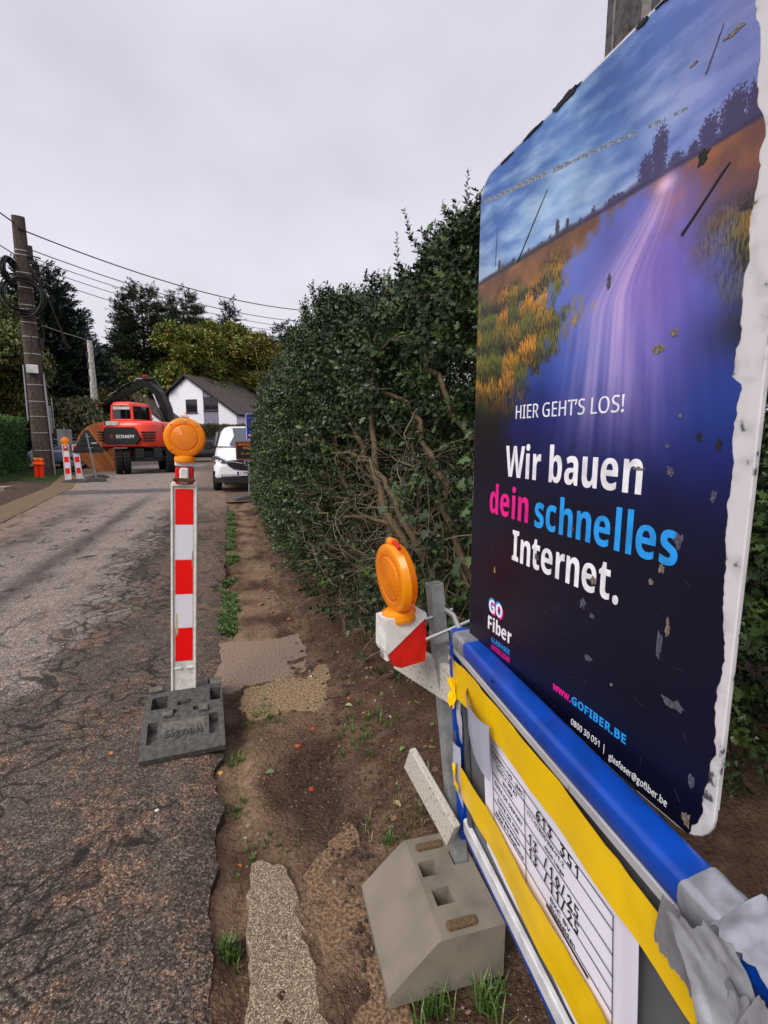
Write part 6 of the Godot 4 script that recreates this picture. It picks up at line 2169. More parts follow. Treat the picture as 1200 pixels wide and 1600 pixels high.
func plain_leaf(b: Mb, at: Transform3D, l: float, w: float, col: Color) -> void:
	b.col = col
	var nn := at.basis.z.normalized()
	var k := b.vert(at * Vector3.ZERO, nn)
	b.vert(at * Vector3(w * 0.5, l * 0.45, -l * 0.06), nn + at.basis.x.normalized() * 0.4)
	b.vert(at * Vector3(0, l, -l * 0.12), nn)
	b.vert(at * Vector3(-w * 0.5, l * 0.45, -l * 0.06), nn - at.basis.x.normalized() * 0.4)
	b.face(k, k + 1, k + 2)
	b.face(k, k + 2, k + 3)

func sprig(sd: int, leaves: int, l: float, len: float, holly: bool) -> Mb:
	var r := RandomNumberGenerator.new()
	r.seed = sd
	var b := Mb.new()
	b.use_col = true
	b.col = Color(0.12, 0.11, 0.06)
	b.tube([Vector3.ZERO, Vector3(0.01, len * 0.5, 0.0), Vector3(0.0, len, 0.01)], [0.0022, 0.0016, 0.001], 3, false)
	for k in leaves:
		var q := (k + 0.6) / leaves
		var a := k * 2.4 + r.randf() * 0.6
		var out := Vector3(cos(a), 0.45 + 0.5 * q, sin(a)).normalized()
		var bs := basis_to(out, 0.0)
		# the leaf's face looks along the stem
		var up := (Vector3(0, 1, 0) + Vector3(r.randf_range(-0.5, 0.5), 0, r.randf_range(-0.5, 0.5)))
		var z := (up - out * up.dot(out)).normalized()
		bs = Basis(out.cross(z), out, z)
		var g := r.randf_range(0.6, 1.3)
		var c := Color(g, g * r.randf_range(0.92, 1.06), g)
		var at := Transform3D(bs, Vector3(0.004 * cos(a), len * q, 0.004 * sin(a)))
		if holly:
			holly_leaf(b, at, l * r.randf_range(0.75, 1.15), c, 3)
		else:
			plain_leaf(b, at, l * r.randf_range(0.75, 1.15), l * 0.55, c)
	return b

func clump(sd: int, n: int, rad: float, l: float, w: float, droop := 0.0) -> Mb:
	var r := RandomNumberGenerator.new()
	r.seed = sd
	var b := Mb.new()
	b.use_col = true
	for k in n:
		var p := Vector3(r.randf_range(-1, 1), r.randf_range(-1, 1), r.randf_range(-1, 1))
		if p.length() > 1.0:
			p = p.normalized() * r.randf()
		var y := (p + Vector3(r.randf_range(-0.6, 0.6), r.randf_range(-0.5, 0.5) - droop, r.randf_range(-0.6, 0.6))).normalized()
		var z := Vector3(r.randf_range(-0.7, 0.7), 1, r.randf_range(-0.7, 0.7))
		z = (z - y * z.dot(y)).normalized()
		var g := r.randf_range(0.6, 1.35)
		plain_leaf(b, Transform3D(Basis(y.cross(z), y, z), p * rad), l * r.randf_range(0.7, 1.25), w, Color(g, g, g))
	return b

func needle_spray(sd: int, len: float) -> Mb:
	var r := RandomNumberGenerator.new()
	r.seed = sd
	var b := Mb.new()
	b.use_col = true
	for k in 30:
		var q := r.randf()
		var a := (1.0 if k % 2 else -1.0) * r.randf_range(0.3, 1.2)
		var y := Vector3(sin(a), cos(a) * 0.8, r.randf_range(-0.5, 0.15)).normalized()
		var z := Vector3(r.randf_range(-0.5, 0.5), r.randf_range(-0.3, 0.3), 1)
		z = (z - y * z.dot(y)).normalized()
		var g := r.randf_range(0.6, 1.4)
		plain_leaf(b, Transform3D(Basis(y.cross(z), y, z), Vector3(0, len * q, -0.18 * len * q * q)), len * r.randf_range(0.25, 0.45) * (1.15 - q * 0.6), len * 0.07, Color(g, g * 1.02, g))
	return b

func bark_mat() -> StandardMaterial3D:
	if not T.has("bark_m"):
		T["bark_m"] = mat(Color(0.24, 0.2, 0.165), 0.9, {"tex": "grime", "scale": 1.5})
	return T["bark_m"]

func limb(b: Mb, from: Vector3, to: Vector3, r0: float, r1: float, wob: float, n := 6, sides := 7) -> Array:
	var pts := []
	var rad := []
	for k in n + 1:
		var q := float(k) / n
		var p := from.lerp(to, q)
		if k > 0 and k < n:
			p += Vector3(rr(-wob, wob), rr(-wob, wob) * 0.6, rr(-wob, wob))
		pts.append(p)
		rad.append(lerpf(r0, r1, q))
	b.tube(pts, rad, sides)
	return pts

func broad_tree(nm: String, label: String, cat: String, at: Vector3, h: float, w: float, low: float, cols: Array, n: int, leaf: float, grp := "", droop := 0.0) -> void:
	var o := thing(nm, label, cat, Transform3D(Basis(), at), grp)
	var b := Mb.new()
	var top := limb(b, Vector3(0, -0.1, 0), Vector3(rr(-0.3, 0.3), h * 0.8, rr(-0.3, 0.3)), 0.035 * h * 0.5, 0.02, h * 0.012, 8, 9)
	part(o, "trunk", b, bark_mat())
	var cs := []   # boughs carry lobes of leaves
	for k in 16:
		var y := lerpf(low + 0.1 * (h - low), h * 0.9, (k + rr(0, 1)) / 16.0)
		var q := (y - low) / (h - low)
		var rad := w * (0.35 + 0.75 * sin(clampf(q * 0.85 + 0.1, 0, 1) * PI)) * rr(0.5, 0.95)
		var a := k * 2.4 + rr(-0.4, 0.4)
		var e := Vector3(cos(a) * rad, y, sin(a) * rad)
		b = Mb.new()
		limb(b, Vector3(0, maxf(low * 0.6, y - rad * 0.7), 0), e, 0.02 * h * 0.3 + 0.02, 0.015, 0.12, 5, 6)
		part(o, "limb", b, bark_mat())
		cs.append([e, w * rr(0.28, 0.5)])
	cs.append([Vector3(0, h * 0.88, 0), w * 0.38])
	var ms := [clump(int(h * 7) + 1, 34, 0.42, leaf, leaf * 0.6, droop), clump(int(h * 7) + 2, 34, 0.42, leaf, leaf * 0.6, droop)]
	for e in 2:
		var xs := []
		var cc := PackedColorArray()
		for k in n / 2:
			var c: Array = cs[rng.randi() % cs.size()]
			var d := Vector3(rng.randfn(), rng.randfn(), rng.randfn()).normalized() * pow(rng.randf(), 0.45)
			var p: Vector3 = c[0] + d * Vector3(1, 0.75, 1) * c[1]
			if p.y < low * 0.85:
				continue
			xs.append(Transform3D(Basis(Vector3.UP, rr(0, TAU)).scaled(Vector3.ONE * rr(0.7, 1.25)), p))
			var lc: Color = cols[rng.randi() % cols.size()]
			cc.append(lc * rr(0.75, 1.25))
		swarm(o, "crown", ms[e].mesh(leaf_mat(0.55, 0.35)), xs, cc)

func conifer(nm: String, label: String, cat: String, at: Vector3, h: float, w: float, low: float, cols: Array, n: int, spray: float, taper := 0.8, grp := "", airy := 0.0) -> void:
	var o := thing(nm, label, cat, Transform3D(Basis(), at), grp)
	var b := Mb.new()
	limb(b, Vector3(0, -0.1, 0), Vector3(0, h * 0.97, 0), 0.022 * h, 0.02, 0.05, 8, 9)
	part(o, "trunk", b, bark_mat())
	var ms := needle_spray(int(h * 11), spray)
	var xs := []
	var cc := PackedColorArray()
	var nf := noise(0.6, FastNoiseLite.TYPE_SIMPLEX_SMOOTH, 2, int(h * 3 + at.x))
	var made := 0
	b = Mb.new()
	for k in n:
		var q := 1.0 - sqrt(rng.randf())
		var y := lerpf(low, h, q)
		var a := rr(0, TAU)
		var rmax := w * pow(1.0 - q, taper) * (1.0 + 0.45 * nf.get_noise_3d(cos(a) * 1.5, y * 0.9, sin(a) * 1.5))
		rmax = minf(rmax, w * (0.55 + q * 2.5))
		var tier := 0.5 + 0.5 * sin(y * (7.0 if h < 13 else 4.6) + a * 2.0)
		if airy > 0.0 and tier < airy * rng.randf() * 1.6:
			continue
		var rad := rmax * pow(rng.randf(), 0.4) * (0.78 + 0.22 * tier)
		var p := Vector3(cos(a) * rad, y - rad * 0.22, sin(a) * rad)
		var out := Vector3(cos(a), rr(-0.75, 0.25) + 0.5 * q, sin(a))
		xs.append(Transform3D(basis_to(out, 0.0) * Basis(Vector3.UP, rr(-0.9, 0.9) + PI), p).scaled_local(Vector3.ONE * rr(0.7, 1.3)))
		var lc: Color = cols[rng.randi() % cols.size()]
		cc.append(lc * rr(0.7, 1.3))
		if made < 60 and k % 40 == 0:
			b.tube([Vector3(0, y, 0), p], [0.05, 0.015], 5, false)
			made += 1
	if b.v.size() > 0:
		tag(part(o, "branches", b, bark_mat()), "", "", "", "stuff")
	swarm(o, "crown", ms.mesh(leaf_mat(0.6, 0.15)), xs, cc)

func build_trees() -> void:
	var dk := [Color(0.023, 0.043, 0.025), Color(0.031, 0.052, 0.03), Color(0.018, 0.034, 0.022)]
	var pine := [Color(0.042, 0.065, 0.028), Color(0.055, 0.078, 0.033), Color(0.03, 0.048, 0.024)]
	conifer("cedar_tree", "huge dark drooping conifer behind the big utility pole", "tree", Vector3(-21.5, 0, -32.5), 12.0, 5.3, 0.8, dk, 9000, 0.95, 0.72)
	var yg := [Color(0.15, 0.21, 0.036), Color(0.21, 0.225, 0.04), Color(0.11, 0.165, 0.03), Color(0.25, 0.21, 0.04)]
	var lg := [Color(0.08, 0.125, 0.024), Color(0.11, 0.145, 0.028), Color(0.06, 0.095, 0.02), Color(0.16, 0.13, 0.03)]
	broad_tree("garden_tree", "yellowing leafy garden tree overhanging the trimmed hedge at the left edge", "tree", Vector3(-18.9, 0, -22.5), 8.4, 3.1, 2.8, lg, 4200, 0.13, "", 0.5)
	broad_tree("willow_bush", "small weeping bush hanging behind the cable drum", "bush", Vector3(-15.1, 0, -25.0), 3.5, 0.9, 1.2, [Color(0.1, 0.11, 0.035), Color(0.13, 0.12, 0.04), Color(0.07, 0.09, 0.03)], 420, 0.2, "", 1.6)
	broad_tree("tan_bush", "faded yellowish bush seen over the excavator cab", "bush", Vector3(-17.6, 0, -32.5), 4.6, 1.8, 1.0, [Color(0.16, 0.13, 0.045), Color(0.13, 0.11, 0.05)], 500, 0.22)
	conifer("pine_tree", "tall dark pine with an open ragged left side behind the excavator", "tree", Vector3(-23.4, 0, -50), 16.2, 3.7, 3.0, pine, 11000, 0.95, 0.42, "pines behind the house", 0.5)
	conifer("pine_tree", "second tall pine nearer the white house with a rounded top", "tree", Vector3(-24.0, 0, -62), 18.8, 4.4, 5.0, pine, 11000, 0.95, 0.4, "pines behind the house", 0.45)
	broad_tree("autumn_tree", "yellow-green autumn tree directly behind the white gable", "tree", Vector3(-18.9, 0, -50.0), 12.4, 3.8, 3.0, yg, 5000, 0.28, "autumn trees behind the house")
	broad_tree("autumn_tree", "yellowing autumn tree above the roof ridge of the white house", "tree", Vector3(-16.6, 0, -56.5), 14.2, 4.4, 4.0, yg, 5000, 0.28, "autumn trees behind the house")
	broad_tree("autumn_tree", "olive autumn tree right of the roof touching the holly hedge", "tree", Vector3(-13.2, 0, -56.0), 12.4, 4.2, 3.0, [Color(0.16, 0.155, 0.03), Color(0.2, 0.165, 0.035), Color(0.11, 0.125, 0.026)], 4600, 0.28, "autumn trees behind the house")
	broad_tree("autumn_tree", "darker green tree filling the gap between cedar and pine", "tree", Vector3(-28.4, 0, -53.0), 10.5, 3.8, 1.5, lg, 4400, 0.28, "autumn trees behind the house")
	broad_tree("autumn_tree", "low dark green tree left of the white wing behind the excavator", "tree", Vector3(-22.6, 0, -49.0), 8.6, 3.8, 0.8, lg, 4400, 0.28, "autumn trees behind the house")
	conifer("spruce_tree", "pointed far spruce rising above the autumn trees", "tree", Vector3(-22.4, 0, -75), 20.8, 3.2, 2.0, dk, 1800, 1.5, 0.8, "far spruces")
	conifer("spruce_tree", "tallest far spruce just left of the holly hedge top", "tree", Vector3(-12.0, 0, -62), 15.0, 2.8, 2.0, dk, 1800, 1.3, 0.75, "far spruces")
	conifer("spruce_tree", "blunt far spruce beside the tallest one near the holly hedge", "tree", Vector3(-14.6, 0, -64), 14.2, 3.4, 2.0, dk, 1800, 1.3, 0.6, "far spruces")
	conifer("spruce_tree", "far spruce whose tip shows through beside the holly hedge edge", "tree", Vector3(-9.4, 0, -58), 13.6, 3.2, 2.0, dk, 1800, 1.3, 0.7, "far spruces")
	# the wood that closes the view
	var xs := []
	var cc := PackedColorArray()
	var c1 := clump(91, 40, 0.9, 0.55, 0.34)
	for k in 5200:
		var a := rr(-75, 30)
		var d := rr(72, 92)
		var p := Vector3(sin(deg_to_rad(a)) * d, pow(rng.randf(), 0.8) * (5.5 + 1.5 * sin(a * 0.6)), -cos(deg_to_rad(a)) * d)
		xs.append(Transform3D(Basis(Vector3.UP, rr(0, TAU)).scaled(Vector3.ONE * rr(1.1, 2.0)), p))
		cc.append(Color(0.03, 0.042, 0.016) * rr(0.6, 1.4))
	var w := thing("distant_wood", "far-off wood closing the view behind the houses", "wood")
	w.set_meta("kind", "stuff")
	swarm(w, "foliage", c1.mesh(leaf_mat(0.6, 0.2)), xs, cc)
	# the hedge behind the van
	trimmed_hedge("garden_hedge", "brownish clipped hedge before the white house behind the van", Transform3D(yaw(70), Vector3(-13.6, 0, -39.5)), Vector3(2.0, 2.3, 11.0), [Color(0.07, 0.065, 0.025), Color(0.05, 0.06, 0.02), Color(0.1, 0.075, 0.03)], 2600, 0.16, 0.14)

func trimmed_hedge(nm: String, label: String, at: Transform3D, size: Vector3, cols: Array, n: int, leaf: float, rad: float) -> void:
	# local: x thick, z long, y up
	var o := thing(nm, label, "hedge", at)
	var c1 := clump(int(size.z * 17), 26, rad, leaf, leaf * 0.42)
	var xs := []
	var cc := PackedColorArray()
	var nf := noise(1.2, FastNoiseLite.TYPE_SIMPLEX_SMOOTH, 2, 77)
	for k in n:
		var p := Vector3(rr(-1, 1), rr(0, 1), rr(-1, 1))
		var f := rng.randi() % 10
		if f < 4:
			p.x = signf(p.x)
		elif f < 7:
			p.y = 1.0
		elif f < 8:
			p.z = signf(p.z)
		var q := Vector3(p.x * size.x / 2, p.y * size.y, p.z * size.z / 2)
		q += Vector3(p.x, p.y, p.z) * nf.get_noise_3dv(q) * 0.14
		xs.append(Transform3D(basis_to(Vector3(rr(-1, 1), rr(-0.4, 1), rr(-1, 1)), rr(0, TAU)).scaled(Vector3.ONE * rr(0.7, 1.2)), q))
		var lc: Color = cols[rng.randi() % cols.size()]
		cc.append(lc * rr(0.7, 1.3))
	swarm(o, "foliage", c1.mesh(leaf_mat(0.55, 0.25)), xs, cc)
	var b := Mb.new()
	for k in 26:
		var z := rr(-0.48, 0.48) * size.z
		limb(b, Vector3(rr(-0.1, 0.1), -0.1, z), Vector3(rr(-0.3, 0.3) * size.x, size.y * 0.85, z + rr(-0.4, 0.4)), 0.04, 0.01, 0.08, 4, 5)
	tag(part(o, "stems", b, bark_mat()), "", "", "", "stuff")

func grass_at(o: Node3D, nm: String, places: Array, cols: Array, h: float, blades := 9) -> void:
	var b := Mb.new()
	b.use_col = true
	for k in blades:
		var a := TAU * k / blades + rr(-0.3, 0.3)
		var l := h * rr(0.6, 1.2)
		var out := Vector3(cos(a), 0, sin(a)) * l * rr(0.25, 0.7)
		var side := Vector3(-sin(a), 0, cos(a)) * 0.0022
		var p0 := Vector3(cos(a), 0, sin(a)) * 0.004
		var p1 := p0 + out * 0.4 + Vector3(0, l * 0.65, 0)
		var p2 := p0 + out + Vector3(0, l * rr(0.7, 1.0), 0)
		var g := rr(0.7, 1.25)
		b.col = Color(g, g, g)
		b.quad(p0 - side, p0 + side, p1 + side * 0.8, p1 - side * 0.8)
		b.tri(p1 - side * 0.8, p1 + side * 0.8, p2)
	var xs := []
	var cc := PackedColorArray()
	for p in places:
		xs.append(Transform3D(Basis(Vector3.UP, rr(0, TAU)).scaled(Vector3.ONE * rr(0.6, 1.3)), p))
		var lc: Color = cols[rng.randi() % cols.size()]
		cc.append(lc * rr(0.7, 1.3))
	swarm(o, nm, b.mesh(leaf_mat(0.5, 0.4)), xs, cc)

func build_left_side() -> void:
	trimmed_hedge("clipped_hedge", "dense green clipped hedge at the left edge beside the big pole", Transform3D(yaw(-20), Vector3(-14.9, 0, -17.4)), Vector3(1.9, 2.15, 7.4), [Color(0.055, 0.14, 0.026), Color(0.07, 0.17, 0.03), Color(0.04, 0.1, 0.02)], 8000, 0.075, 0.11)
	var ps := []
	for k in 2600:
		var s := rr(19.0, 25.5)
		ps.append(road(s, road_left(s) - rr(0.6, 3.8), 0.05))
	for k in 260:
		var s := rr(9.5, 13.0)
		ps.append(road(s, road_left(s) - rr(0.8, 2.2), 0.03))
	var o := thing("lawn_grass", "short lawn grass on the far left verge", "grass")
	o.set_meta("kind", "stuff")
	grass_at(o, "grass", ps, [Color(0.05, 0.11, 0.02), Color(0.07, 0.13, 0.03)], 0.09, 9)


# ================= the holly hedge =================
func hedge_base(s: float) -> float:
	if s < 1.6:
		return 1.95
	if s < 2.7:
		return lerpf(1.95, 0.93, smoothstep(1.6, 2.7, s))
	if s < 3.6:
		return lerpf(0.93, 0.77, (s - 2.7) / 0.9)
	if s < 5.4:
		return lerpf(0.77, 0.66, (s - 3.6) / 1.8)
	return lerpf(0.66, 0.62, clampf((s - 5.4) / 5.0, 0, 1))

func hedge_front(s: float, y: float) -> float:
	var lean := lerpf(0.24, 0.11, sm(3.0, 7.0, s))
	return hedge_base(s) + lean * maxf(y - 0.9, 0.0) - 0.06 * sm(3.5, 6.0, s) * sin(clampf(y / 2.6, 0, 1) * PI)

func hedge_top(s: float) -> float:
	return 2.88 - 0.22 * sm(5.5, 4.2, s) + 0.24 * exp(-pow((s - 3.2) / 0.2, 2)) + 0.08 * exp(-pow((s - 4.5) / 0.4, 2)) + 0.08 * sin(s * 2.3) - 0.28 * sm(6.0, 8.5, s) - 0.3 * sm(10.0, 11.2, s) - 0.45 * sm(2.95, 2.2, s)

func bare(s: float, y: float) -> float:   # where the hedge shows its wood
	return clampf(exp(-pow((s - 3.3) / 1.35, 2)) * exp(-pow((y - 1.1) / 0.78, 2)) * 1.18 + 0.5 * sm(0.55, 0.15, y) * sm(8.0, 4.0, s), 0, 0.95)

func build_holly() -> void:
	var o := thing("holly_hedge", "tall overgrown dark holly hedge along the right side with bare tangled branches", "hedge")
	var cl := noise(1.7, FastNoiseLite.TYPE_SIMPLEX_SMOOTH, 3, 61)
	var green := [Color(0.024, 0.046, 0.014), Color(0.034, 0.06, 0.018), Color(0.02, 0.036, 0.014), Color(0.046, 0.075, 0.018)]
	var hm := leaf_mat(0.36, 0.12, 0.42)
	var near_m := [sprig(501, 9, 0.043, 0.14, true), sprig(502, 9, 0.04, 0.13, true), sprig(503, 8, 0.046, 0.13, true)]
	var far_m := [sprig(511, 14, 0.05, 0.16, false), sprig(512, 14, 0.047, 0.15, false)]
	var sets := [[], [], [], [], []]
	var tint := [PackedColorArray(), PackedColorArray(), PackedColorArray(), PackedColorArray(), PackedColorArray()]
	var singles := []
	var want := 34000
	for k in want * 2:
		var s := 0.0
		var pick := rng.randf()
		if pick < 0.52:
			s = rr(1.3, 5.2)
		elif pick < 0.96:
			s = rr(5.2, 11.5)
		else:
			s = rr(-1.5, 1.3)
		var top := hedge_top(s)
		var depth := 1.5 * pow(rng.randf(), 1.9)
		var y := top * pow(rng.randf(), 0.9) + 0.04
		if rng.randf() < 0.2:   # the crown of the hedge
			y = top - 0.35 * rng.randf() * rng.randf()
			depth = rr(0.0, 1.5)
		var n0 := cl.get_noise_3d(s * 1.2, y * 1.2, 3.0)
		var round_top := 0.28 * pow(maxf(0.0, 1.0 - (top - y) / 0.5), 2.0) * (1.0 if depth < 0.6 else 0.3)
		var t := hedge_front(s, y) + depth + n0 * lerpf(0.34, 0.17, sm(4.0, 6.5, s)) + round_top
		if s > 10.8:
			t += (s - 10.8) * 0.3
		y += cl.get_noise_3d(s * 1.1, 9.0, t * 0.8) * 0.42 * sm(top - 0.8, top, y)
		if rng.randf() < bare(s, y) * sm(1.3, 0.5, depth):
			continue
		if n0 < -0.22 and depth < 0.45 and rng.randf() < 0.75:
			continue
		var p := road(s, t, y)
		var out := -RT * rr(0.1, 1.2) + Vector3(0, rr(-0.25, 1.0), 0) + AL * rr(-0.8, 0.8)
		if y > top - 0.25:
			out.y += 0.9
		var near := s < 5.2
		var id := rng.randi() % 3 if near else 3 + rng.randi() % 2
		sets[id].append(Transform3D(basis_to(out, rr(0, TAU)).scaled(Vector3.ONE * rr(0.75, 1.2)), p))
		var lc: Color = green[rng.randi() % 4]
		if rng.randf() < 0.06:
			lc = Color(0.075, 0.12, 0.03)
		lc = lc * rr(0.75, 1.3)
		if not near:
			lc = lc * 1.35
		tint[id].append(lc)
		if near and depth < 0.12 and singles.size() < 300 and rng.randf() < 0.06 and s > 1.8:
			singles.append([p, out, lc])
		if sets[0].size() + sets[1].size() + sets[2].size() + sets[3].size() + sets[4].size() > want:
			break
	for k in 150:   # long shoots that nobody clipped
		var s := rr(2.75, 10.8)
		var up := rng.randf() < 0.6
		var y := hedge_top(s) - 0.05 if up else rr(0.8, 2.6)
		var p := road(s, hedge_front(s, y) + (rr(0.0, 0.9) if up else 0.05), y)
		var d := (Vector3(0, 1.0 if up else 0.35, 0) + AL * rr(-0.6, 0.6) - RT * (rr(-0.3, 0.4) if up else rr(0.5, 1.0))).normalized()
		var lc: Color = green[rng.randi() % 4]
		for z in rng.randi_range(2, 4):
			var id := rng.randi() % 3 if s < 5.2 else 3 + rng.randi() % 2
			sets[id].append(Transform3D(basis_to(d, rr(0, TAU)).scaled(Vector3.ONE * (1.0 - 0.15 * z)), p))
			tint[id].append(lc * rr(0.9, 1.4))
			p += d * 0.1
			d = (d + Vector3(rr(-1, 1), rr(-1, 1), rr(-1, 1)) * 0.16).normalized()
	for id in 5:
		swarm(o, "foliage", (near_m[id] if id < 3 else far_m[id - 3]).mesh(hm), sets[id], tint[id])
	# leaves one can pick apart
	var lm := []
	for k in 4:
		var b := Mb.new()
		b.use_col = true
		holly_leaf(b, Transform3D(), 0.055, green[k] * 1.15, 4)
		lm.append(b.mesh(hm))
	for k in singles.size():
		put(o, "leaf", lm[k % 4], null, Transform3D(basis_to(singles[k][1] + Vector3(0, 0.2, 0), rr(0, TAU)), singles[k][0] - RT * 0.03))
	# wood
	var wood := mat(Color(0.37, 0.31, 0.22), 0.85, {"tex": "grime", "scale": 5.0})
	var wood2 := mat(Color(0.5, 0.46, 0.39), 0.85, {"tex": "grime", "scale": 5.0})
	var limbs := [
		[[2.55, 1.25, 0.0], [2.75, 1.12, 0.6], [3.05, 1.0, 1.0], [3.35, 1.0, 1.35], [3.6, 1.05, 1.9], [3.7, 1.2, 2.6], 0.034],
		[[2.45, 1.3, 0.1], [2.75, 1.08, 0.85], [3.1, 0.98, 1.22], [3.55, 0.9, 1.38], [4.0, 0.85, 1.36], 0.028],
		[[2.3, 1.4, 0.2], [2.5, 1.2, 1.0], [2.8, 1.15, 1.5], [3.2, 1.15, 1.75], [3.9, 1.1, 1.9], 0.026],
		[[2.2, 1.35, 0.0], [2.2, 1.3, 1.0], [2.3, 1.35, 1.6], [2.5, 1.4, 1.95], 0.02],
		[[3.4, 1.3, 0.0], [3.4, 1.15, 0.7], [3.6, 1.05, 1.2], [4.1, 1.0, 1.7], [4.6, 1.0, 2.2], 0.03],
		[[4.4, 1.3, 0.0], [4.5, 1.1, 0.8], [4.7, 1.0, 1.5], [4.8, 1.1, 2.5], 0.032],
		[[2.7, 1.2, 0.9], [3.2, 0.9, 0.95], [3.7, 0.75, 0.85], [4.2, 0.7, 0.95], 0.016],
		[[2.5, 1.3, 1.5], [2.9, 1.1, 2.05], [3.5, 1.05, 2.1], [4.0, 1.05, 1.95], 0.018],
		[[2.0, 1.5, 0.4], [2.35, 1.2, 0.75], [2.6, 1.05, 1.0], 0.016],
		[[3.0, 1.2, 0.3], [3.5, 0.9, 0.55], [4.2, 0.75, 0.65], [4.8, 0.7, 0.6], 0.014],
		[[5.5, 1.2, 0.0], [5.5, 1.0, 0.9], [5.8, 0.9, 1.8], 0.03], [[6.8, 1.2, 0.0], [6.9, 1.0, 1.2], [7.0, 1.1, 2.2], 0.03], [[8.4, 1.2, 0.0], [8.4, 1.0, 1.2], [8.3, 1.1, 2.2], 0.03], [[10.0, 1.2, 0.0], [10.1, 1.0, 1.2], [10.1, 1.1, 2.2], 0.03]]
	for q in limbs:
		var pts := []
		for k in q.size() - 1:
			pts.append(road(q[k][0], q[k][1], q[k][2]))
		var r: float = q[q.size() - 1]
		var c := curve(pts, 22)
		var rad := []
		for k in c.size():
			c[k] += Vector3(hn.get_noise_2d(k * 0.9, r * 900), hn.get_noise_2d(k * 0.9, r * 900 + 50), hn.get_noise_2d(k * 0.9, r * 900 + 90)) * 0.05
			rad.append(lerpf(r, r * 0.4, k / 22.0))
		var b := Mb.new()
		b.tube(c, rad, 8)
		part(o, "branch", b, wood)
	var b := Mb.new()
	var b2 := Mb.new()
	for k in 820:
		var s := 3.4 + rng.randfn() * 0.95 if k < 620 else rr(4.5, 10.5)
		s = clampf(s, 1.9, 11.0)
		var y := clampf(0.95 + rng.randfn() * 0.5, 0.12, 2.6)
		if k % 4 == 0:
			y = rr(0.15, 0.7)
		var t := hedge_front(s, y) + rr(-0.02, 0.55)
		var p := road(s, t, y)
		var d := (AL * rr(-0.6, 1.0) - RT * rr(-0.15, 0.75) + Vector3(0, rr(-0.5, 0.65), 0)).normalized()
		var pts := [p]
		var st := rr(0.035, 0.085)
		for q in 7:
			d = (d + Vector3(rr(-1, 1), rr(-1, 1), rr(-1, 1)) * 0.33).normalized()
			p += d * st
			var front := hedge_front(clampf(p.dot(AL), 0, 12), p.y) - 0.12
			if p.dot(RT) < front:
				p += RT * (front - p.dot(RT))
			pts.append(p)
			if q == 3 and k % 2 == 0:
				var e := (d + Vector3(rr(-1, 1), rr(-1, 1), rr(-1, 1)) * 0.8).normalized()
				(b if k % 3 else b2).tube([p, p + e * st * 1.2, p + e * st * 2.2 + Vector3(rr(-0.02, 0.02), rr(-0.02, 0.02), 0)], [0.0026, 0.002, 0.001], 3, false)
		var r := rr(0.0018, 0.0048)
		(b if k % 3 else b2).tube(pts, [r, r, r * 0.9, r * 0.85, r * 0.75, r * 0.65, r * 0.5, r * 0.3], 4, false)
	tag(part(o, "twigs", b, wood2), "", "", "", "stuff")
	tag(part(o, "twigs", b2, wood), "", "", "", "stuff")
	# ivy climbing at the near end
	var iv := thing("ivy", "dark lobed ivy climbing beside and behind the advertising board", "ivy")
	var ims := []
	var im := leaf_mat(0.4, 0.2, 0.5)
	for k in 4:
		b = Mb.new()
		b.use_col = true
		b.col = [Color(0.024, 0.05, 0.018), Color(0.034, 0.066, 0.022), Color(0.05, 0.09, 0.024), Color(0.02, 0.04, 0.018)][k]
		var lobes := [Vector2(0, 0), Vector2(0.3, -0.12), Vector2(0.52, 0.12), Vector2(0.28, 0.3), Vector2(0.42, 0.62), Vector2(0.15, 0.62), Vector2(0, 1.0), Vector2(-0.15, 0.62), Vector2(-0.42, 0.62), Vector2(-0.28, 0.3), Vector2(-0.52, 0.12), Vector2(-0.3, -0.12)]
		var c := b.vert(Vector3(0, 0.025, 0.003), Vector3.BACK)
		for q in lobes:
			b.vert(Vector3(q.x, q.y, -0.18 * absf(q.x) + 0.03 * sin(q.y * 5.0)) * 0.062, Vector3(q.x * 0.5, (q.y - 0.4) * 0.3, 1))
		for q in lobes.size():
			b.face(c, c + 1 + q, c + 1 + (q + 1) % lobes.size())
		ims.append(b.mesh(im))
	b = Mb.new()
	for z in 26:
		var right := z > 12
		var s := rr(0.5, 1.9) if right else rr(2.0, 2.75)
		var y := rr(0.1, 0.5)
		var p := road(s, hedge_base(s) - 0.05 + rr(0, 0.15), y)
		var pts := [p]
		for q in 9:
			p += Vector3(0, rr(0.07, 0.16), 0) + AL * rr(-0.08, 0.08) + RT * rr(-0.04, 0.05)
			pts.append(p)
			if iv.get_child_count() < 240:
				var dd := -RT * rr(0.5, 1) + AL * rr(-0.7, 0.7) - Vector3(0, rr(0.1, 0.9), 0)
				var face_d := (-RT * rr(0.6, 1.2) + Vector3(0, rr(0.2, 1.0), 0) + AL * rr(-0.5, 0.4)).normalized()
				dd = (dd - face_d * dd.dot(face_d)).normalized()
				put(iv, "leaf", ims[rng.randi() % 4], null, Transform3D(Basis(dd.cross(face_d), dd, face_d).scaled(Vector3.ONE * rr(0.6, 1.25)), p - RT * rr(0.02, 0.07)))
		b.tube(pts, [0.004, 0.003], 4, false)
	tag(part(iv, "stems", b, wood), "", "", "", "stuff")


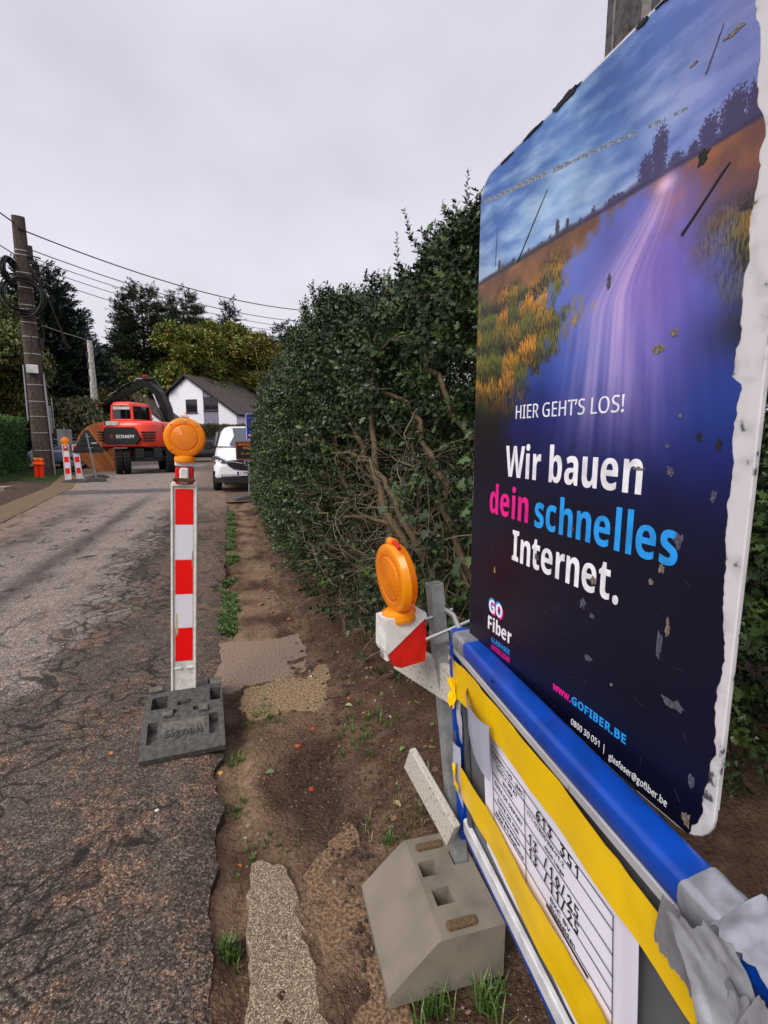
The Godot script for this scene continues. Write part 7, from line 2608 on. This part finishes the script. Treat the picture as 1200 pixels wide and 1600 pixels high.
# ================= small things on the ground =================
func build_litter() -> void:
	# pebbles and crumbs
	var peb := []
	for k in 3:
		var b := Mb.new()
		var r2 := RandomNumberGenerator.new()
		r2.seed = 900 + k
		var rings := []
		for q in 5:
			var a := PI * (q + 0.15) / 4.3
			var ring := []
			for j in 7:
				var e := TAU * j / 7
				var rd := sin(a) * r2.randf_range(0.75, 1.2)
				ring.append(Vector3(cos(e) * rd, -cos(a) * 0.62, -sin(e) * rd * 0.8))
			rings.append(ring)
		b.loft(rings, true, false)
		peb.append(b)
	var pm := mat(Color.WHITE, 0.85, {"tex": "", "vc": 1})
	var o := thing("gravel", "small stones and crumbs scattered over the soil strip and road edge", "gravel")
	o.set_meta("kind", "stuff")
	var cols := [Color(0.17, 0.12, 0.09), Color(0.14, 0.09, 0.06), Color(0.2, 0.15, 0.11), Color(0.16, 0.1, 0.068), Color(0.1, 0.068, 0.048), Color(0.25, 0.21, 0.17)]
	for e in 3:
		var xs := []
		var cc := PackedColorArray()
		for k in 2400:
			var s := 0.75 * pow(11.0, pow(rng.randf(), 1.15))
			var t := rr(-0.14, 0.85) if k % 4 else rr(-1.4, -0.1)
			var sz := rr(0.0014, 0.0036) * (1.0 + 0.12 * s)
			if rng.randf() < 0.04:
				sz *= 2.4
			var y := verge_height(s, t) + sz * 0.25
			if t < road_edge(s) - 0.14:
				y = hn.get_noise_2d(s * 0.8, t * 0.8) * 0.012 + hn2.get_noise_2d(s * 8.0, t * 8.0) * 0.004 + sz * 0.2
				sz *= 0.6
			elif t < road_edge(s):
				continue
			xs.append(Transform3D(Basis.from_euler(Vector3(rr(-0.5, 0.5), rr(0, TAU), rr(-0.5, 0.5))).scaled(Vector3.ONE * sz), road(s, t, y)))
			var lc: Color = cols[rng.randi() % cols.size()]
			cc.append(lc * rr(0.8, 1.2))
		swarm(o, "stones", peb[e].mesh(pm), xs, cc)
	# clods of soil
	o = thing("soil_clods", "loose clods of dark soil under the hedge", "soil")
	o.set_meta("kind", "stuff")
	for e in 2:
		var xs := []
		var cc := PackedColorArray()
		for k in 900:
			var s := 1.1 * pow(7.0, rng.randf())
			var t := rr(0.3, 0.95)
			var sz := rr(0.004, 0.013)
			if rng.randf() < 0.05:
				sz *= 2.0
			xs.append(Transform3D(Basis.from_euler(Vector3(rr(-1, 1), rr(0, TAU), rr(-1, 1))).scaled(Vector3(sz, sz * 0.8, sz)), road(s, t, verge_height(s, t) + sz * 0.1)))
			cc.append(Color(0.07, 0.043, 0.029) * rr(0.7, 1.5))
		swarm(o, "clods", peb[e].mesh(mat(Color.WHITE, 0.95, {"tex": "dirt", "scale": 20.0, "vc": 1})), xs, cc)
	# dead leaves blown under the hedge
	o = thing("leaf_litter", "small dead leaves scattered under the hedge and on the soil", "leaf litter")
	o.set_meta("kind", "stuff")
	var dl := Mb.new()
	dl.use_col = true
	plain_leaf(dl, Transform3D(), 0.03, 0.022, Color.WHITE)
	var dx := []
	var dc := PackedColorArray()
	for k in 420:
		var s := 1.2 * pow(8.5, rng.randf())
		var t := hedge_base(maxf(s, 2.7)) - 0.5 * pow(rng.randf(), 1.5) + 0.12
		dx.append(Transform3D(Basis.from_euler(Vector3(-PI / 2 + rr(-0.5, 0.5), rr(0, TAU), rr(-0.4, 0.4))).scaled(Vector3.ONE * rr(0.4, 1.3)), road(s, t, verge_height(s, t) + 0.005)))
		dc.append([Color(0.14, 0.075, 0.035), Color(0.2, 0.12, 0.05), Color(0.09, 0.05, 0.03), Color(0.07, 0.1, 0.03)][k % 4] * rr(0.7, 1.3))
	swarm(o, "dead_leaves", dl.mesh(leaf_mat(0.6, 0.2)), dx, dc)
	# brick chips one can count
	var chips := [[2.32, 0.28, 0.02, "largest orange brick chip on the soil beyond the pale strip"], [2.62, 0.62, 0.012, "orange chip beside the tan concrete piece"], [2.02, 0.3, 0.015, "red chip on the soil below the largest brick chip"], [2.45, 0.38, 0.017, "pinkish chip above the dark wet hollow"], [1.72, -0.02, 0.01, "red chip at the broken road edge"], [1.38, 0.02, 0.006, "tiny orange chip on the road edge soil strip"], [1.93, 0.5, 0.008, "small orange chip on the dark soil by the fence foot"], [4.1, 0.45, 0.018, "brown chip far up the soil strip under the hedge"], [5.0, 0.3, 0.016, "orange chip on the distant soil strip"], [4.6, 0.2, 0.014, "rusty chip in the middle of the distant soil strip"]]
	for k in chips.size():
		var q: Array = chips[k]
		var c: Color = [Color(0.62, 0.3, 0.18), Color(0.7, 0.36, 0.2), Color(0.6, 0.2, 0.14)][k % 3]
		var sz: float = q[2]
		tag(put(self, "brick_chip", peb[k % 3].mesh(mat(c, 0.85)), null, Transform3D(Basis.from_euler(Vector3(0.2, k * 1.3, 0.1)).scaled(Vector3(sz, sz * 0.7, sz * 0.9)), road(q[0], q[1], verge_height(q[0], q[1]) + sz * 0.3))), q[3], "brick chip", "brick chips on the soil")
	tag(put(self, "white_pebble", peb[1].mesh(mat(Color(0.8, 0.78, 0.72), 0.7)), null, Transform3D(Basis().scaled(Vector3.ONE * 0.009), road(1.98, -0.33, 0.01))), "single white pebble on the asphalt before the rubber foot", "pebble")
	# fallen leaves
	var fl := [[2.16, 0.15, Color(0.1, 0.16, 0.06), 0.05, "green fallen leaf on the soil near the rubber foot"], [4.55, 0.26, Color(0.24, 0.12, 0.04), 0.075, "curled brown leaf on the far soil strip"], [2.13, -0.09, Color(0.5, 0.27, 0.05), 0.035, "small yellow leaf at the road edge under the rubber foot"], [1.75, 0.6, Color(0.45, 0.42, 0.2), 0.04, "pale yellowish leaf on the soil by the fence foot"], [2.4, 0.66, Color(0.1, 0.2, 0.04), 0.045, "bright green leaf on dark soil left of the lower plank"], [2.55, 0.58, Color(0.3, 0.33, 0.16), 0.05, "grey-green leaf on dark soil under the hedge"], [2.1, 0.7, Color(0.22, 0.09, 0.04), 0.04, "reddish brown leaf beside the lower plank"], [2.02, 0.75, Color(0.12, 0.2, 0.06), 0.035, "dull green leaf beside the fence post"], [2.3, -0.55, Color(0.42, 0.16, 0.05), 0.03, "orange leaf lying in a pocket of the rubber foot"], [3.0, 0.45, Color(0.45, 0.45, 0.3), 0.03, "pale leaf scrap on the tan concrete piece"]]
	for q in fl:
		var b := Mb.new()
		b.use_col = true
		var l: float = q[3]
		b.col = q[2]
		var g := []
		for k in 7:
			var f := k / 6.0
			var w := l * 0.3 * sin(pow(f, 0.8) * PI) + 0.0008
			g.append([Vector3(-w, 0.3 * w + l * 0.12 * sin(f * 3), l * f), Vector3(0, l * 0.08 * sin(f * 3), l * f), Vector3(w, 0.35 * w + l * 0.1 * sin(f * 3.4), l * f)])
		b.loft(g, false, true, false)
		var y := verge_height(q[0], q[1]) + 0.008
		if q[1] < -0.3:
			y = 0.09
		elif q[1] < -0.05:
			y = 0.005
		tag(put(self, "fallen_leaf", b.mesh(leaf_mat(0.5, 0.3)), null, Transform3D(Basis(Vector3.UP, q[0] * 40.0) * Basis(Vector3.RIGHT, 0.15), road(q[0], q[1], y))), q[4], "leaf", "fallen leaves")
	# sticks
	var wood := mat(Color(0.42, 0.34, 0.24), 0.85, {"tex": "grime", "scale": 8.0})
	var sticks := [[3.3, 0.62, 0.26, 1.2, 0.004, "pale thin stick lying on the soil below the hedge"], [3.6, 0.58, 0.22, 0.4, 0.003, "second pale stick nearer the hedge foot"], [2.75, 0.78, 0.3, 2.0, 0.004, "brown stick leaning from the hedge towards the soil"], [2.02, 0.2, 0.16, 0.9, 0.002, "thin reddish stem curled by the red chip"], [2.3, 0.55, 0.2, 2.6, 0.003, "short twig among the grass stalks"], [1.95, 0.62, 0.18, 0.2, 0.003, "dark twig by the lower plank end"], [3.9, 0.55, 0.3, 1.7, 0.004, "grey twig at the edge of the distant hedge foot"], [1.62, 0.48, 0.14, 2.2, 0.0025, "straw stalk beside the fence foot"]]
	for q in sticks:
		var pts := []
		for k in 7:
			var f := k / 6.0
			var s: float = q[0] + cos(q[3]) * q[2] * f
			var t: float = q[1] + sin(q[3]) * q[2] * f
			pts.append(road(s + hn.get_noise_2d(f * 3, q[0] * 9) * 0.05, t + hn.get_noise_2d(f * 3, q[0] * 19) * 0.05, verge_height(s, t) + q[4] + 0.015 * f))
		var b := Mb.new()
		b.tube(pts, [q[4], q[4] * 0.5], 5)
		tag(part(self, "stick", b, wood), q[5], "stick", "sticks on the soil")
	# green along the road edge
	var green := [Color(0.06, 0.13, 0.02), Color(0.08, 0.16, 0.03), Color(0.045, 0.1, 0.02), Color(0.12, 0.17, 0.05)]
	o = thing("weed_strip", "line of low green weeds along the far road edge", "weeds")
	o.set_meta("kind", "stuff")
	var ps := []
	for k in 700:
		var s := rr(3.95, 10.6)
		if hn.get_noise_2d(s * 1.4, 31.0) < -0.2 + 0.25 * rng.randf():
			continue
		var t := road_edge(s) + 0.05 + rng.randfn() * 0.035
		ps.append(road(s, t, verge_height(s, t)))
	grass_at(o, "weeds", ps, green, 0.055, 12)
	var cm := clump(71, 18, 0.026, 0.022, 0.014)
	var xs := []
	var cc := PackedColorArray()
	for k in 900:
		var s := 3.95 + 6.6 * pow(rng.randf(), 1.25)
		if hn.get_noise_2d(s * 1.4, 31.0) < -0.22 + 0.3 * rng.randf():
			continue
		var t := road_edge(s) + 0.06 + rng.randfn() * 0.035
		xs.append(Transform3D(Basis(Vector3.UP, rr(0, TAU)).scaled(Vector3(1.1, 0.7, 1.1) * rr(0.6, 1.3)), road(s, t, verge_height(s, t) + 0.015)))
		cc.append(green[rng.randi() % 4] * rr(0.7, 1.3))
	swarm(o, "weed_leaves", cm.mesh(leaf_mat(0.45, 0.4)), xs, cc)
	var tufts := [[1.37, -0.055, 0.055, 30, 0.02, "thick grass tuft at the road edge in the foreground"], [1.05, 0.47, 0.075, 22, 0.03, "grass tuft under the front corner of the fence foot"], [1.0, 0.62, 0.08, 14, 0.03, "thin grass blades below the notice board"], [2.62, 0.12, 0.05, 30, 0.06, "low weeds along the edge of the tan concrete piece"], [2.33, -0.02, 0.04, 16, 0.03, "small weeds touching the rubber foot"], [1.68, 0.08, 0.035, 22, 0.07, "mossy weeds in front of the pale strip"], [2.3, 0.62, 0.06, 30, 0.11, "sparse grass stalks on the dark soil"], [1.75, 0.62, 0.05, 22, 0.1, "dry grass stalks beside the lower plank"], [2.0, -0.04, 0.035, 14, 0.03, "weeds in the crack behind the yellow leaf"], [1.62, 0.55, 0.04, 10, 0.04, "small weeds behind the fence foot"]]
	for q in tufts:
		var g := thing("grass_tuft", q[5], "grass", Transform3D(), "grass tufts on the soil strip")
		ps = []
		for k in q[3]:
			var s: float = q[0] + rng.randfn() * q[4]
			var t: float = q[1] + rng.randfn() * q[4] * 0.7
			ps.append(road(s, t, verge_height(s, t) - 0.004))
		grass_at(g, "blades", ps, green if q[0] != 1.75 else [Color(0.2, 0.17, 0.08), Color(0.12, 0.13, 0.05)], q[2], 6)
